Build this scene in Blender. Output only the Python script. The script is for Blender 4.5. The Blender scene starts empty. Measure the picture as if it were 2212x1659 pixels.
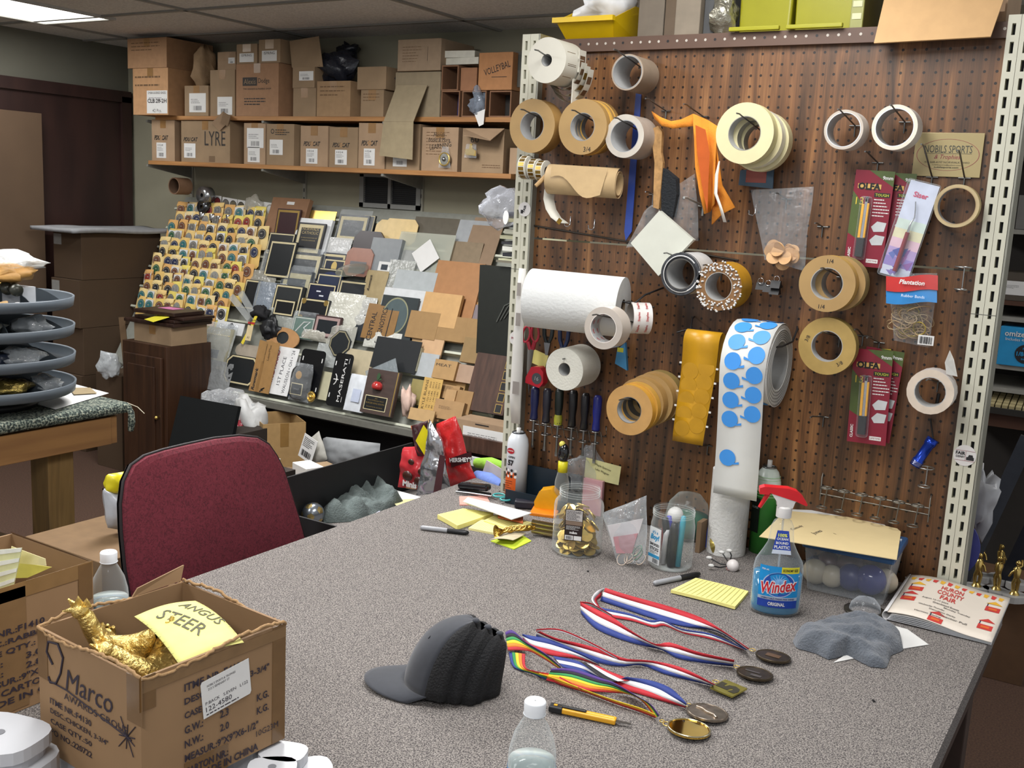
# Trophy shop workbench and pegboard scene
import bpy,math,random
from mathutils import Matrix,Vector,noise
random.seed(7)
V=Vector
PI=math.pi
S=bpy.context.scene
COL=S.collection
FPX=2253.39
R0=V((0.844538,0.533161,0.049957))
R1=V((0.135841,-0.123063,-0.983058))
R2=V((-0.517980,0.837015,-0.176357))
CAM=V((1.16596,-2.55702,1.62153))
cd=bpy.data.cameras.new('camera');cam=bpy.data.objects.new('camera',cd);COL.objects.link(cam)
cd.sensor_fit='HORIZONTAL';cd.sensor_width=36.0;cd.lens=36.0*FPX/2212.0
cd.clip_start=0.02;cd.clip_end=60
u_=-R1;b_=-R2
cam.matrix_world=Matrix(((R0.x,u_.x,b_.x,CAM.x),(R0.y,u_.y,b_.y,CAM.y),(R0.z,u_.z,b_.z,CAM.z),(0,0,0,1)))
S.camera=cam
S.view_settings.view_transform='Standard';S.view_settings.look='None'
S.view_settings.gamma=1.0;S.view_settings.use_curve_mapping=False
S.view_settings.exposure=0.12
try:
 S.cycles.transparent_max_bounces=24
 S.cycles.max_bounces=8;S.cycles.sample_clamp_indirect=6.0
 S.cycles.caustics_reflective=False;S.cycles.caustics_refractive=False
except Exception:pass
w=bpy.data.worlds.new('world');S.world=w;w.use_nodes=True
w.node_tree.nodes['Background'].inputs[0].default_value=(0.93,0.95,1.0,1)
w.node_tree.nodes['Background'].inputs[1].default_value=0.55
CEIL=2.44
LAMPS=[(-3.98,0.55,0.60,1.20,13),(-1.55,0.10,0.60,1.20,54),(-1.55,-1.9,0.60,1.20,32),(0.30,-0.95,0.60,1.20,22),(0.90,-3.30,1.20,0.60,36),(-3.98,-1.9,0.60,1.20,10),(2.10,0.95,0.60,1.20,10)]  # last troffer is an added, unseen lamp that brightens the rack past the right post
for i,(x,y,sx,sy,p)in enumerate(LAMPS):
 l=bpy.data.lights.new('troffer_light','AREA');l.shape='RECTANGLE';l.size=sx-.06;l.size_y=sy-.06
 l.energy=p;l.color=(1.0,0.985,0.985)
 o=bpy.data.objects.new('troffer_light',l);COL.objects.link(o);o.location=(x,y,CEIL-.022)
def ray(u,v):return R0*((u-1106)/FPX)+R1*((v-829.5)/FPX)+R2
def onX(u,v,x):d=ray(u,v);return CAM+d*((x-CAM.x)/d.x)
def onY(u,v,y):d=ray(u,v);return CAM+d*((y-CAM.y)/d.y)
def onZ(u,v,z):d=ray(u,v);return CAM+d*((z-CAM.z)/d.z)
def onPl(u,v,p,n):d=ray(u,v);return CAM+d*((p-CAM).dot(n)/d.dot(n))
def ppm(P):return FPX/(P-CAM).dot(R2)
def lin(h):
 h=h.lstrip('#');c=[int(h[i:i+2],16)/255 for i in(0,2,4)]
 return tuple((x/12.92 if x<=.04045 else((x+.055)/1.055)**2.4)for x in c)+(1,)
MC={}
def nodes(name):
 m=bpy.data.materials.new(name);m.use_nodes=True;nt=m.node_tree
 return m,nt,nt.nodes['Principled BSDF'],nt.nodes['Material Output']
def M(h,rough=.6,metal=0.0,var=.08,sc=30,bump=0,bsc=60,emit=0,coat=0,st=(1,1,1),name=None,spec=.5,sheen=0):
 k=(h,rough,metal,var,sc,bump,bsc,emit,coat,st,spec,sheen)
 if k in MC:return MC[k]
 m,nt,b,out=nodes(name or 'mat_'+h.strip('#'))
 c=lin(h);b.inputs['Roughness'].default_value=rough;b.inputs['Metallic'].default_value=metal
 b.inputs['Specular IOR Level'].default_value=spec
 if coat:b.inputs['Coat Weight'].default_value=coat;b.inputs['Coat Roughness'].default_value=.08
 if sheen:b.inputs['Sheen Weight'].default_value=sheen
 tc=nt.nodes.new('ShaderNodeTexCoord');mp=nt.nodes.new('ShaderNodeMapping');nt.links.new(tc.outputs['Object'],mp.inputs[0])
 mp.inputs['Scale'].default_value=st
 n=nt.nodes.new('ShaderNodeTexNoise');n.inputs['Scale'].default_value=sc;n.inputs['Detail'].default_value=4
 nt.links.new(mp.outputs[0],n.inputs['Vector'])
 r=nt.nodes.new('ShaderNodeValToRGB');nt.links.new(n.outputs['Fac'],r.inputs[0])
 r.color_ramp.elements[0].position=.3;r.color_ramp.elements[1].position=.7
 r.color_ramp.elements[0].color=tuple(x*(1-var)for x in c[:3])+(1,)
 r.color_ramp.elements[1].color=tuple(min(1,x*(1+var))for x in c[:3])+(1,)
 nt.links.new(r.outputs[0],b.inputs['Base Color'])
 if emit:b.inputs['Emission Color'].default_value=c;b.inputs['Emission Strength'].default_value=emit
 if bump:
  n2=nt.nodes.new('ShaderNodeTexNoise');n2.inputs['Scale'].default_value=bsc;n2.inputs['Detail'].default_value=5
  nt.links.new(mp.outputs[0],n2.inputs['Vector'])
  bp=nt.nodes.new('ShaderNodeBump');bp.inputs['Strength'].default_value=bump;bp.inputs['Distance'].default_value=.01
  nt.links.new(n2.outputs['Fac'],bp.inputs['Height']);nt.links.new(bp.outputs[0],b.inputs['Normal'])
 MC[k]=m;return m
def film(h='#dfe6ea',haze=.12,rough=.12,bump=.4,bsc=40,ior=1.45,name=None,deep=0):
 k=('film',h,haze,rough,bump,bsc,ior,deep)
 if k in MC:return MC[k]
 m,nt,b,out=nodes(name or 'clear_film')
 b.inputs['Base Color'].default_value=lin(h);b.inputs['Roughness'].default_value=rough;b.inputs['Specular IOR Level'].default_value=1.0
 t=nt.nodes.new('ShaderNodeBsdfTransparent');t.inputs[0].default_value=(tuple(lin(h)[:3])if deep else tuple(.9+.1*x for x in lin(h)[:3]))+(1,)
 fr=nt.nodes.new('ShaderNodeLayerWeight');fr.inputs[0].default_value=.5
 pw=nt.nodes.new('ShaderNodeMath');pw.operation='POWER';pw.inputs[1].default_value=3.2;nt.links.new(fr.outputs['Facing'],pw.inputs[0])
 ad=nt.nodes.new('ShaderNodeMath');ad.operation='MULTIPLY_ADD';ad.use_clamp=True;ad.inputs[1].default_value=.75;ad.inputs[2].default_value=haze+.03
 nt.links.new(pw.outputs[0],ad.inputs[0])
 mx=nt.nodes.new('ShaderNodeMixShader');nt.links.new(ad.outputs[0],mx.inputs[0]);nt.links.new(t.outputs[0],mx.inputs[1]);nt.links.new(b.outputs[0],mx.inputs[2])
 if bump:
  tc=nt.nodes.new('ShaderNodeTexCoord');n2=nt.nodes.new('ShaderNodeTexNoise');n2.inputs['Scale'].default_value=bsc
  nt.links.new(tc.outputs['Object'],n2.inputs['Vector'])
  bp=nt.nodes.new('ShaderNodeBump');bp.inputs['Strength'].default_value=bump;bp.inputs['Distance'].default_value=.02
  nt.links.new(n2.outputs['Fac'],bp.inputs['Height']);nt.links.new(bp.outputs[0],b.inputs['Normal']);nt.links.new(bp.outputs[0],fr.inputs['Normal'])
 nt.links.new(mx.outputs[0],out.inputs[0]);MC[k]=m;return m
def ramp_mat(name,cols,sc,rough=.9,detail=2,st=(1,1,1),bump=0,dist=0,bdist=.004):
 if name in MC:return MC[name]
 m,nt,b,out=nodes(name);b.inputs['Roughness'].default_value=rough
 tc=nt.nodes.new('ShaderNodeTexCoord');mp=nt.nodes.new('ShaderNodeMapping');mp.inputs['Scale'].default_value=st
 nt.links.new(tc.outputs['Object'],mp.inputs[0])
 n=nt.nodes.new('ShaderNodeTexNoise');n.inputs['Scale'].default_value=sc;n.inputs['Detail'].default_value=detail;n.inputs['Distortion'].default_value=dist
 nt.links.new(mp.outputs[0],n.inputs['Vector'])
 r=nt.nodes.new('ShaderNodeValToRGB');nt.links.new(n.outputs['Fac'],r.inputs[0]);e=r.color_ramp.elements
 e[0].position,e[0].color=cols[0][0],lin(cols[0][1]);e[1].position,e[1].color=cols[-1][0],lin(cols[-1][1])
 for p,h in cols[1:-1]:x=e.new(p);x.color=lin(h)
 nt.links.new(r.outputs[0],b.inputs['Base Color'])
 if bump:
  bp=nt.nodes.new('ShaderNodeBump');bp.inputs['Strength'].default_value=bump;bp.inputs['Distance'].default_value=bdist
  nt.links.new(n.outputs['Fac'],bp.inputs['Height']);nt.links.new(bp.outputs[0],b.inputs['Normal'])
 MC[name]=m;return m
def pegwood():
 m=ramp_mat('walnut_pegboard',[(.30,'#332215'),(.44,'#553a23'),(.56,'#714c2d'),(.72,'#93683f')],4,.42,6,(5,1,.4),.0,1.2)
 nt=m.node_tree;b=nt.nodes['Principled BSDF'];src=b.inputs['Base Color'].links[0].from_socket
 tc=nt.nodes.new('ShaderNodeTexCoord');sx=nt.nodes.new('ShaderNodeSeparateXYZ');nt.links.new(tc.outputs['Object'],sx.inputs[0])
 def mth(op,a,bb=None):
  x=nt.nodes.new('ShaderNodeMath');x.operation=op
  for i,q in enumerate((a,bb)):
   if q is None:continue
   if isinstance(q,(int,float)):x.inputs[i].default_value=q
   else:nt.links.new(q,x.inputs[i])
  return x.outputs[0]
 sq=[]
 for ax in('X','Z'):
  off=100.5 if ax=='X' else 100.5-1.995/.0254
  t=mth('SUBTRACT',mth('FRACT',mth('ADD',mth('DIVIDE',sx.outputs[ax],.0254),off)),.5)
  sq.append(mth('MULTIPLY',t,t))
 d=mth('SQRT',mth('ADD',sq[0],sq[1]))
 f=mth('GREATER_THAN',d,.125)
 n=nt.nodes.new('ShaderNodeTexNoise');n.inputs['Scale'].default_value=60;n.inputs['Detail'].default_value=3
 mp=nt.nodes.new('ShaderNodeMapping');mp.inputs['Scale'].default_value=(5,1,.12);nt.links.new(tc.outputs['Object'],mp.inputs[0]);nt.links.new(mp.outputs[0],n.inputs['Vector'])
 g=nt.nodes.new('ShaderNodeMapRange');g.inputs[1].default_value=.35;g.inputs[2].default_value=.6;g.inputs[3].default_value=.74;g.inputs[4].default_value=1.08
 nt.links.new(n.outputs['Fac'],g.inputs[0])
 k=mth('MULTIPLY',g.outputs[0],mth('ADD',mth('MULTIPLY',f,.93),.07))
 mx=nt.nodes.new('ShaderNodeVectorMath');mx.operation='SCALE';nt.links.new(src,mx.inputs[0]);nt.links.new(k,mx.inputs['Scale'])
 nt.links.new(mx.outputs[0],b.inputs['Base Color']);return m
def ceilmat():
 m,nt,b,out=nodes('ceiling_tile');b.inputs['Roughness'].default_value=.9
 tc=nt.nodes.new('ShaderNodeTexCoord');n=nt.nodes.new('ShaderNodeTexNoise');n.inputs['Scale'].default_value=90;nt.links.new(tc.outputs['Object'],n.inputs['Vector'])
 r=nt.nodes.new('ShaderNodeValToRGB');r.color_ramp.elements[0].position=.35;r.color_ramp.elements[1].position=.6
 r.color_ramp.elements[0].color=lin('#cfcdca');r.color_ramp.elements[1].color=lin('#e2e0dd');nt.links.new(n.outputs['Fac'],r.inputs[0]);nt.links.new(r.outputs[0],b.inputs['Base Color'])
 return m
TXT={}
def text_mesh(s,bold=0,shear=0):
 k=(s,bold,shear)
 if k in TXT:return TXT[k]
 c=bpy.data.curves.new('t','FONT');c.body=s;c.size=1;c.offset=bold;c.shear=shear;c.resolution_u=2;c.align_x='CENTER'
 o=bpy.data.objects.new('t',c);COL.objects.link(o)
 dg=bpy.context.evaluated_depsgraph_get();dg.update()
 me=o.evaluated_get(dg).to_mesh()
 vs=[tuple(v.co)for v in me.vertices];fs=[tuple(p.vertices)for p in me.polygons]
 o.evaluated_get(dg).to_mesh_clear();bpy.data.objects.remove(o);bpy.data.curves.remove(c)
 TXT[k]=(vs,fs);return TXT[k]
def fr(o,x,y):
 x=V(x).normalized();z=x.cross(V(y)).normalized();y=z.cross(x);o=V(o)
 return Matrix(((x.x,y.x,z.x,o.x),(x.y,y.y,z.y,o.y),(x.z,y.z,z.z,o.z),(0,0,0,1)))
def T(x,y=0,z=0):return Matrix.Translation((x,y,z))
def Rz(a):return Matrix.Rotation(a,4,'Z')
def Rx(a):return Matrix.Rotation(a,4,'X')
def Ry(a):return Matrix.Rotation(a,4,'Y')
BF=lambda o:fr(o,(1,0,0),(0,0,1))
class B:
 def __init__(s):s.v=[];s.f=[];s.m=[];s.s=[];s.mats=[]
 def mi(s,m):
  if m not in s.mats:s.mats.append(m)
  return s.mats.index(m)
 def add(s,vs,fs,m,sm=False,X=None):
  o=len(s.v);k=s.mi(m)
  for p in vs:s.v.append(tuple(X@V(p))if X else tuple(p))
  for q in fs:s.f.append(tuple(i+o for i in q));s.m.append(k);s.s.append(sm)
  return s
 def box(s,c,d,m,X=None):
  x,y,z=d[0]/2,d[1]/2,d[2]/2
  vs=[(c[0]+a*x,c[1]+b*y,c[2]+e*z)for a in(-1,1)for b in(-1,1)for e in(-1,1)]
  return s.add(vs,[(0,1,3,2),(4,6,7,5),(0,4,5,1),(2,3,7,6),(0,2,6,4),(1,5,7,3)],m,False,X)
 def quad(s,pts,m,X=None):return s.add(pts,[tuple(range(len(pts)))],m,False,X)
 def rect(s,x0,y0,x1,y1,z,m,X=None):return s.quad([(x0,y0,z),(x1,y0,z),(x1,y1,z),(x0,y1,z)],m,X)
 def prism(s,poly,z0,z1,m,X=None,ms=None,sm=False):
  n=len(poly)
  a=sum(poly[i][0]*poly[(i+1)%n][1]-poly[(i+1)%n][0]*poly[i][1]for i in range(n))
  if a<0:poly=poly[::-1]
  s.add([(p[0],p[1],z1)for p in poly],[tuple(range(n))],m,False,X)
  s.add([(p[0],p[1],z0)for p in poly],[tuple(range(n))[::-1]],m,False,X)
  s.add([(p[0],p[1],z)for z in(z0,z1)for p in poly],[(i,(i+1)%n,(i+1)%n+n,i+n)for i in range(n)],ms or m,sm,X)
  return s
 def lathe(s,prof,m,n=24,X=None,sm=True,sx=1,sy=1):
  vs=[(r*math.cos(2*PI*j/n)*sx,r*math.sin(2*PI*j/n)*sy,z)for r,z in prof for j in range(n)]
  fs=[(i*n+j,i*n+(j+1)%n,(i+1)*n+(j+1)%n,(i+1)*n+j)for i in range(len(prof)-1)for j in range(n)]
  return s.add(vs,fs,m,sm,X)
 def cyl(s,p0,p1,r,m,r1=None,n=14,cap=True,X=None):
  p0,p1=V(p0),V(p1);d=p1-p0;L=d.length
  if L<1e-7:return s
  a=V((1,0,0))if abs(d.x)<.9*L else V((0,1,0))
  F=fr(p0,a.cross(d),d.cross(a.cross(d)));F=X@F if X else F
  r1=r if r1 is None else r1
  s.lathe([(r,0),(r1,L)],m,n,F)
  if cap:
   c=[(math.cos(2*PI*j/n),math.sin(2*PI*j/n))for j in range(n)]
   s.add([(r1*x,r1*y,L)for x,y in c],[tuple(range(n))],m,False,F)
   s.add([(r*x,r*y,0)for x,y in c],[tuple(range(n))[::-1]],m,False,F)
  return s
 def disc(s,c,r,m,n=24,X=None,ry=None,r0=0,z=0):
  ry=r if ry is None else ry
  if r0<=0:return s.add([(c[0]+r*math.cos(2*PI*j/n),c[1]+ry*math.sin(2*PI*j/n),z)for j in range(n)],[tuple(range(n))],m,False,X)
  k=r0/r
  vs=[(c[0]+q*r*math.cos(2*PI*j/n),c[1]+q*ry*math.sin(2*PI*j/n),z)for q in(k,1)for j in range(n)]
  return s.add(vs,[(j,n+j,n+(j+1)%n,(j+1)%n)for j in range(n)],m,False,X)
 def tube(s,pts,r,m,n=7,X=None,closed=False):
  P=[V(p)for p in pts];N=len(P);rings=[];up=V((.13,.27,.95)).normalized()
  for i in range(N):
   a=P[(i-1)%N]if(closed or i>0)else P[i];b=P[(i+1)%N]if(closed or i<N-1)else P[i]
   t=(b-a);t=t.normalized()if t.length>1e-9 else V((0,0,1))
   q=up-t*up.dot(t)
   if q.length<.05:q=V((1,0,0))-t*t.x
   q.normalize();w2=t.cross(q);up=q
   rr=r[i]if isinstance(r,(list,tuple))else r
   rings+=[tuple(P[i]+q*(rr*math.cos(2*PI*j/n))+w2*(rr*math.sin(2*PI*j/n)))for j in range(n)]
  K=N if closed else N-1
  fs=[(i*n+j,i*n+(j+1)%n,((i+1)%N)*n+(j+1)%n,((i+1)%N)*n+j)for i in range(K)for j in range(n)]
  s.add(rings,fs,m,True,X)
  if not closed:s.add(rings,[tuple(range(n))[::-1],tuple((N-1)*n+j for j in range(n))],m,False,X)
  return s
 def torus(s,c,R,r,m,n=20,k=8,X=None,a=(1,0,0),b=(0,1,0),arc=2*PI,a0=0):
  a,b,c=V(a),V(b),V(c);full=arc>6.28
  N=n if full else n+1
  return s.tube([c+a*(R*math.cos(a0+arc*i/n))+b*(R*math.sin(a0+arc*i/n))for i in range(N)],r,m,k,X,full)
 def sph(s,c,r,m,n=16,X=None,sc=(1,1,1),h=1.0):
  k=n//2;F=T(*c)@Matrix.Diagonal((r*sc[0],r*sc[1],r*sc[2],1));F=X@F if X else F
  return s.lathe([(max(1e-4,math.sin(PI*h*i/k)),math.cos(PI*h*i/k))for i in range(k+1)],m,n,F)
 def grid(s,fn,nu,nv,m,X=None,sm=True):
  vs=[tuple(fn(i/nu,j/nv))for i in range(nu+1)for j in range(nv+1)]
  w=nv+1
  return s.add(vs,[(i*w+j,(i+1)*w+j,(i+1)*w+j+1,i*w+j+1)for i in range(nu)for j in range(nv)],m,sm,X)
 def hring(s,ro,ri,L,face,side,core=None,n=40,X=None,z0=0,bz=.0):
  """hollow roll along local z from z0 to z0+L; front face at z0+L"""
  core=core or face
  s.lathe([(ro,z0),(ro,z0+L)],side,n,X);s.lathe([(ri,z0+L),(ri,z0)],core,n,X)
  s.disc((0,0),ro,face,n,X,r0=ri,z=z0+L)
  F=T(0,0,z0)@Rx(PI);s.disc((0,0),ro,face,n,X@F if X else F,r0=ri)
  return s
 def text(s,t,c,w,m,X=None,h=None,bold=0.0,rot=0,z=.0006,shear=0,al='c'):
  vs,fs=text_mesh(t,bold,shear)
  if not vs:return s
  x0=min(v[0]for v in vs);x1=max(v[0]for v in vs);y0=min(v[1]for v in vs);y1=max(v[1]for v in vs)
  k=w/(x1-x0)if w else h/(y1-y0);ky=(h/(y1-y0))if(w and h)else k
  cx=(x0+x1)/2 if al=='c' else(x0 if al=='l' else x1);cy=(y0+y1)/2
  F=T(c[0],c[1],z)@Rz(rot)@Matrix.Diagonal((k,ky,1,1))@T(-cx,-cy)
  return s.add(vs,fs,m,False,X@F if X else F)
 def lines(s,x0,y0,x1,y1,n,m,X=None,z=.0006,th=.35,seed=1,ragged=.4):
  rd=random.Random(seed);p=(y1-y0)/n
  for i in range(n):
   y=y1-(i+.5)*p;e=x1-(x1-x0)*rd.random()*ragged;x=x0
   while x<e:
    L=(x1-x0)*(.05+.12*rd.random());s.rect(x,y-p*th/2,min(e,x+L),y+p*th/2,z,m,X);x+=L+(x1-x0)*.025
  return s
 def bars(s,x0,y0,x1,y1,m,X=None,z=.0006,n=14,seed=3):
  rd=random.Random(seed);x=x0;p=(x1-x0)/n
  for i in range(n):s.rect(x,y0,x+p*rd.choice((.3,.45,.7)),y1,z,m,X);x+=p
  return s
 def pillow(s,c4,th,m,nu=16,nv=16,wr=.004,fq=25,X=None,seed=0,flat=.0):
  a,b,c,d=[V(p)for p in c4];nrm=(b-a).cross(d-a).normalized()
  def f(sg):
   def g(u,v):
    p=(a*(1-u)+b*u)*(1-v)+(d*(1-u)+c*u)*v
    e=(max(0,math.sin(PI*u)*math.sin(PI*v)))**.55
    q=noise.noise(p*fq+V((seed,seed*2.3,sg)))*wr+noise.noise(p*fq*3+V((seed,1,sg)))*wr*.5
    q2=noise.noise(p*fq*.7+V((9+seed,4,2)))*wr
    return p+nrm*(sg*th/2*e+q*min(1,e*3))+(b-a).normalized()*q2
   return g
  s.grid(f(1),nu,nv,m,X);s.grid(f(-1),nu,nv,m,X);return s
 def ob(s,name,parent=None,loc=None,label=None,cat=None,group=None,kind=None,bev=0,X=None,solid=0,sub=0,seg=2):
  if loc is not None:
   L=V(loc);s.v=[(a[0]-L.x,a[1]-L.y,a[2]-L.z)for a in s.v]
  me=bpy.data.meshes.new(name);me.from_pydata(s.v,[],s.f)
  for m in s.mats:me.materials.append(m)
  me.polygons.foreach_set('material_index',s.m);me.polygons.foreach_set('use_smooth',s.s);me.update()
  o=bpy.data.objects.new(name,me);COL.objects.link(o)
  if loc is not None:o.location=loc
  if X is not None:o.matrix_world=X
  if parent:o.parent=parent
  if solid:q=o.modifiers.new('solid','SOLIDIFY');q.thickness=solid;q.offset=0
  if bev:q=o.modifiers.new('bevel','BEVEL');q.width=bev;q.segments=seg;q.limit_method='ANGLE';q.angle_limit=.6
  if sub:q=o.modifiers.new('sub','SUBSURF');q.levels=sub;q.render_levels=sub
  return tag(o,label,cat,group,kind)
def tag(o,label=None,cat=None,group=None,kind=None):
 if label:o['label']=label
 if cat:o['category']=cat
 if group:o['group']=group
 if kind:o['kind']=kind
 return o
def thing(name,label,cat,loc=(0,0,0),X=None,group=None):
 o=bpy.data.objects.new(name,None);COL.objects.link(o);o.empty_display_size=.05
 if X is not None:o.matrix_world=X
 else:o.location=loc
 return tag(o,label,cat,group)
def one(b,name,label,cat,X,group=None,**k):
 """builder in local coordinates of matrix X -> one top-level mesh"""
 return b.ob(name,None,None,label,cat,group,None,X=X,**k)
INK=M('#1c1a1e',.7,var=0);WHT=M('#d9d9d6',.6,var=.02);KRAFT=M('#a0866a',.8,var=.1,sc=12,bump=.05,bsc=200)
KRAFT2=M('#90795d',.8,var=.1,sc=10,bump=.05,bsc=200);KDARK=M('#725c44',.85,var=.1,sc=10)
STEEL=M('#8d8f90',.32,1,var=.05);WIRE=M('#6e6f6d',.38,.9,var=.1);CHROME=M('#c8c9ca',.12,1,var=.02);BLK=M('#141518',.5,var=.1)
GOLD=M('#e0c06c',.3,.85,var=.05);YEL=M('#efe68c',.75,var=.03)
XL,YB=-4.68,2.0
def struct(name,b,**k):return b.ob(name,kind='structure',**k)
floor_m=ramp_mat('brown_floor_carpet',[(.3,'#3d2a20'),(.55,'#4f382a'),(.75,'#5c4434')],160,.95,3,bump=.3)
struct('floor',B().box((-1,-1.2,-.05),(8,7.0,.1),floor_m))
struct('ceiling',B().box((-1,-1.2,CEIL+.05),(8,7.0,.1),ceilmat()))
grid_m=M('#8d8b85',.5,var=.03)
g=B()
for i in range(-4,3):g.box((-3.05+1.22*i+0,-1.2,CEIL-.003),(.024,7.0,.012),grid_m)
for j in range(-5,5):g.box((-1,.46+.61*j,CEIL-.0031),(8,.024,.0118),grid_m)
struct('trim_1',g)
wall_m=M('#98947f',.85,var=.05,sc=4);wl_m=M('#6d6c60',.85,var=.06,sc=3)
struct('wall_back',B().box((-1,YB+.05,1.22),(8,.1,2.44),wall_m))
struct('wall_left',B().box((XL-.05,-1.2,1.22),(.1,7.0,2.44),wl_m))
door_m=ramp_mat('dark_stained_door',[(.35,'#2a1a18'),(.6,'#38231f'),(.8,'#432a24')],6,.5,4,(1,1,.2))
b=B();b.box((XL+.02,1.42,1.055),(.04,1.08,2.11),door_m)
b.box((XL+.035,1.94,1.06),(.05,.07,2.13),door_m);b.box((XL+.035,.9,1.06),(.05,.07,2.13),door_m);b.box((XL+.035,1.42,2.125),(.05,1.11,.07),door_m)
d1=struct('door_1',b)
B().cyl((XL+.04,1.0,.98),(XL+.09,1.0,.98),.012,GOLD).sph((XL+.11,1.0,.98),.028,GOLD).ob('door_handle',d1)
P=[onX(u,v,XL+.08)for u,v in((-30,200),(55,206),(66,560),(60,900),(-30,900))]
b=B();b.box((0,0,0),(.02,.9,1.95),M('#5f4b38',.8,var=.12,sc=3))
b.ob('plywood_sheet',loc=None,X=T(XL+.11,.845,.99),label='tan plywood panel standing against the dark door at the far left',cat='board')
std_m=M('#9b998c',.45,var=.03)
for k,(u,lab)in enumerate(((417,'left'),(661,'middle'),(914,'right'))):
 x=onY(u,400,YB).x;b=B();b.box((x,YB-.008,1.5),(.022,.014,1.5),std_m)
 for i in range(30):b.box((x,YB-.0156,.85+i*.05),(.006,.001,.02),BLK)
 struct('trim_%d'%(k+2),b)
p0=onY(783,377,YB);p1=onY(912,455,YB)
t=thing('wall_vent','grey framed wall vent with two dark louvred openings under the shelves','vent',(p0.x,YB,p1.z))
w_,h_=p1.x-p0.x,.19
b=B();fm=M('#8b8c88',.5,var=.03);z0=1.525
for(cx,cz,dx,dz)in((w_/2,.012,w_,.025),(w_/2,h_-.012,w_,.025),(.014,h_/2,.028,h_),(w_-.014,h_/2,.028,h_),(w_/2,h_/2,.02,h_)):b.box((cx,-.012,cz),(dx,.022,dz),fm)
b.ob('frame',t)
b=B();b.box((w_/2,-.003,h_/2),(w_-.02,.004,h_-.02),BLK)
for i in range(14):b.box((w_/2,-.008,.03+i*(h_-.05)/13),(w_-.05,.008,.003),M('#2c2e30',.5),)
b.ob('louvres',t);t.location=(p0.x,YB,z0)
for i,(x,y,sx,sy,p)in enumerate(LAMPS):
 where=['in the far left ceiling corner region','above the award display','above the left workbench','above the carpeted table','behind the camera side','in the near left ceiling','added unseen to brighten the storage rack behind the partition'][i]
 t=thing('ceiling_light','recessed fluorescent ceiling light '+where,'ceiling light',(x,y,CEIL),group='ceiling troffers')
 b=B();wm=M('#b9b8b3',.5)
 for sgn in(-1,1):b.box((sgn*(sx/2-.012),0,-.006),(.024,sy,.014),wm);b.box((0,sgn*(sy/2-.012),-.006),(sx-.05,.024,.014),wm)
 b.ob('frame',t);B().box((0,0,-.004),(sx-.05,sy-.05,.006),M('#f4f4ef',.4,emit=3.0,var=0)).ob('diffuser',t)
TT=.76
carpet=ramp_mat('speckled_carpet',[(.36,'#3a3636'),(.45,'#5f5a59'),(.53,'#79746f'),(.64,'#96908a')],420,.95,2,bump=.5,bdist=.003)
t=thing('work_table','large work table covered in speckled grey carpet in the foreground','table',(.19,-1.0,0))
b=B()
x0,x1,y0,y1=-.565,.952,-2.35,.12
def tabledge():
 prof=[]
 for k in range(7):a=PI/2*k/6;prof.append((math.cos(a)*.022,math.sin(a)*.022))
 return prof
b.prism([(x0,y0),(x1,y0),(x1,-.026),(-.43,-.026),(-.43,y1),(x0,y1)],TT-.044,TT,carpet)
b.ob('tabletop',t,bev=.016,seg=4).location=(-.19,1.0,0)
dark=M('#3a2a22',.7,var=.15)
for k,(x,y)in enumerate(((x0+.08,y0+.1),(x1-.06,y0+.1),(x0+.08,y1-.1),(x1-.06,-.2))):
 B().box((x-.19,y+1.0,.358),(.07,.07,.716),dark).ob('leg',t,bev=.003)
B().box((x1-.03-.19,-1.1+1.0,.66),(.02,2.3,.1),dark).ob('apron',t)
B().box((x0+.03-.19,-1.1+1.0,.66),(.02,2.3,.1),dark).ob('apron',t)
PW=pegwood()
t=thing('pegboard','walnut woodgrain pegboard panel full of hanging rolls and tools','pegboard',(0,0,0))
xl,xr=-.372,.800
B().box(((xl+xr)/2,.004,(2.013+1.512)/2),(xr-xl,.006,2.013-1.512),PW).ob('upper_panel',t)
B().box(((xl+xr)/2,.004,1.508/2+.0),(xr-xl,.006,1.506),PW).ob('lower_panel',t)
q=onY(1250,503,0)
B().tube([(xl,-.003,1.545),(xr*.3,-.003,1.492)],.0025,M('#3b3630',.4,.5)).ob('seam_wire',t)
rail=M('#5b4437',.55,var=.08,sc=15);b=B();b.box(((xl+xr)/2,-.006,2.029),(xr-xl,.018,.034),rail)
for i in range(-13,32):
 x=i*.0254+.007;b.disc((x,2.031),.0034,M('#b9b2a8',.6)if i%5 else BLK,10,fr((0,-.0156,0),(1,0,0),(0,0,1)))
b.ob('top_rail',t)
B().box(((xl+xr)/2,.19,2.036),(xr-xl,.40,.016),M('#8b7a66',.6)).ob('top_shelf',t)
post_m=M('#c3c2b0',.42,var=.03,sc=6);slot_m=M('#25262a',.6)
def post(x0,ztop,label,seam,side):
 t=thing('slotted_post',label,'post',(x0,0,0));w=.0255
 for c in(0,1):
  b=B();X0=c*(w+.0008);z=ztop-.03
  b.box((X0+.0045,-.012,ztop/2),(.009,.022,ztop),post_m);b.box((X0+w-.0045,-.012,ztop/2),(.009,.022,ztop),post_m)
  zz=ztop
  while z>.05:
   b.box((X0+w/2,-.012,(zz+z+.012)/2),(w-.018,.022,zz-(z+.012)),post_m);zz=z-.012;z-=.0381
  b.box((X0+w/2,-.012,zz/2),(w-.018,.022,zz),post_m)
  b.box((X0+w/2,.006,ztop/2),(w-.002,.012,ztop-.01),slot_m)
  b.box((X0+w/2,-.0232,seam),(w,.0006,.0012),M('#55564f',.5))
  b.ob('upright',t)
 B().box((w*2+.004,.012,ztop/2),(.004,.07,ztop),M('#8f8f84',.4,.3)).ob('side_channel',t)
 return t
post(.8005,2.058,'cream slotted steel post at the right edge of the pegboard',1.415,1)
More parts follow.
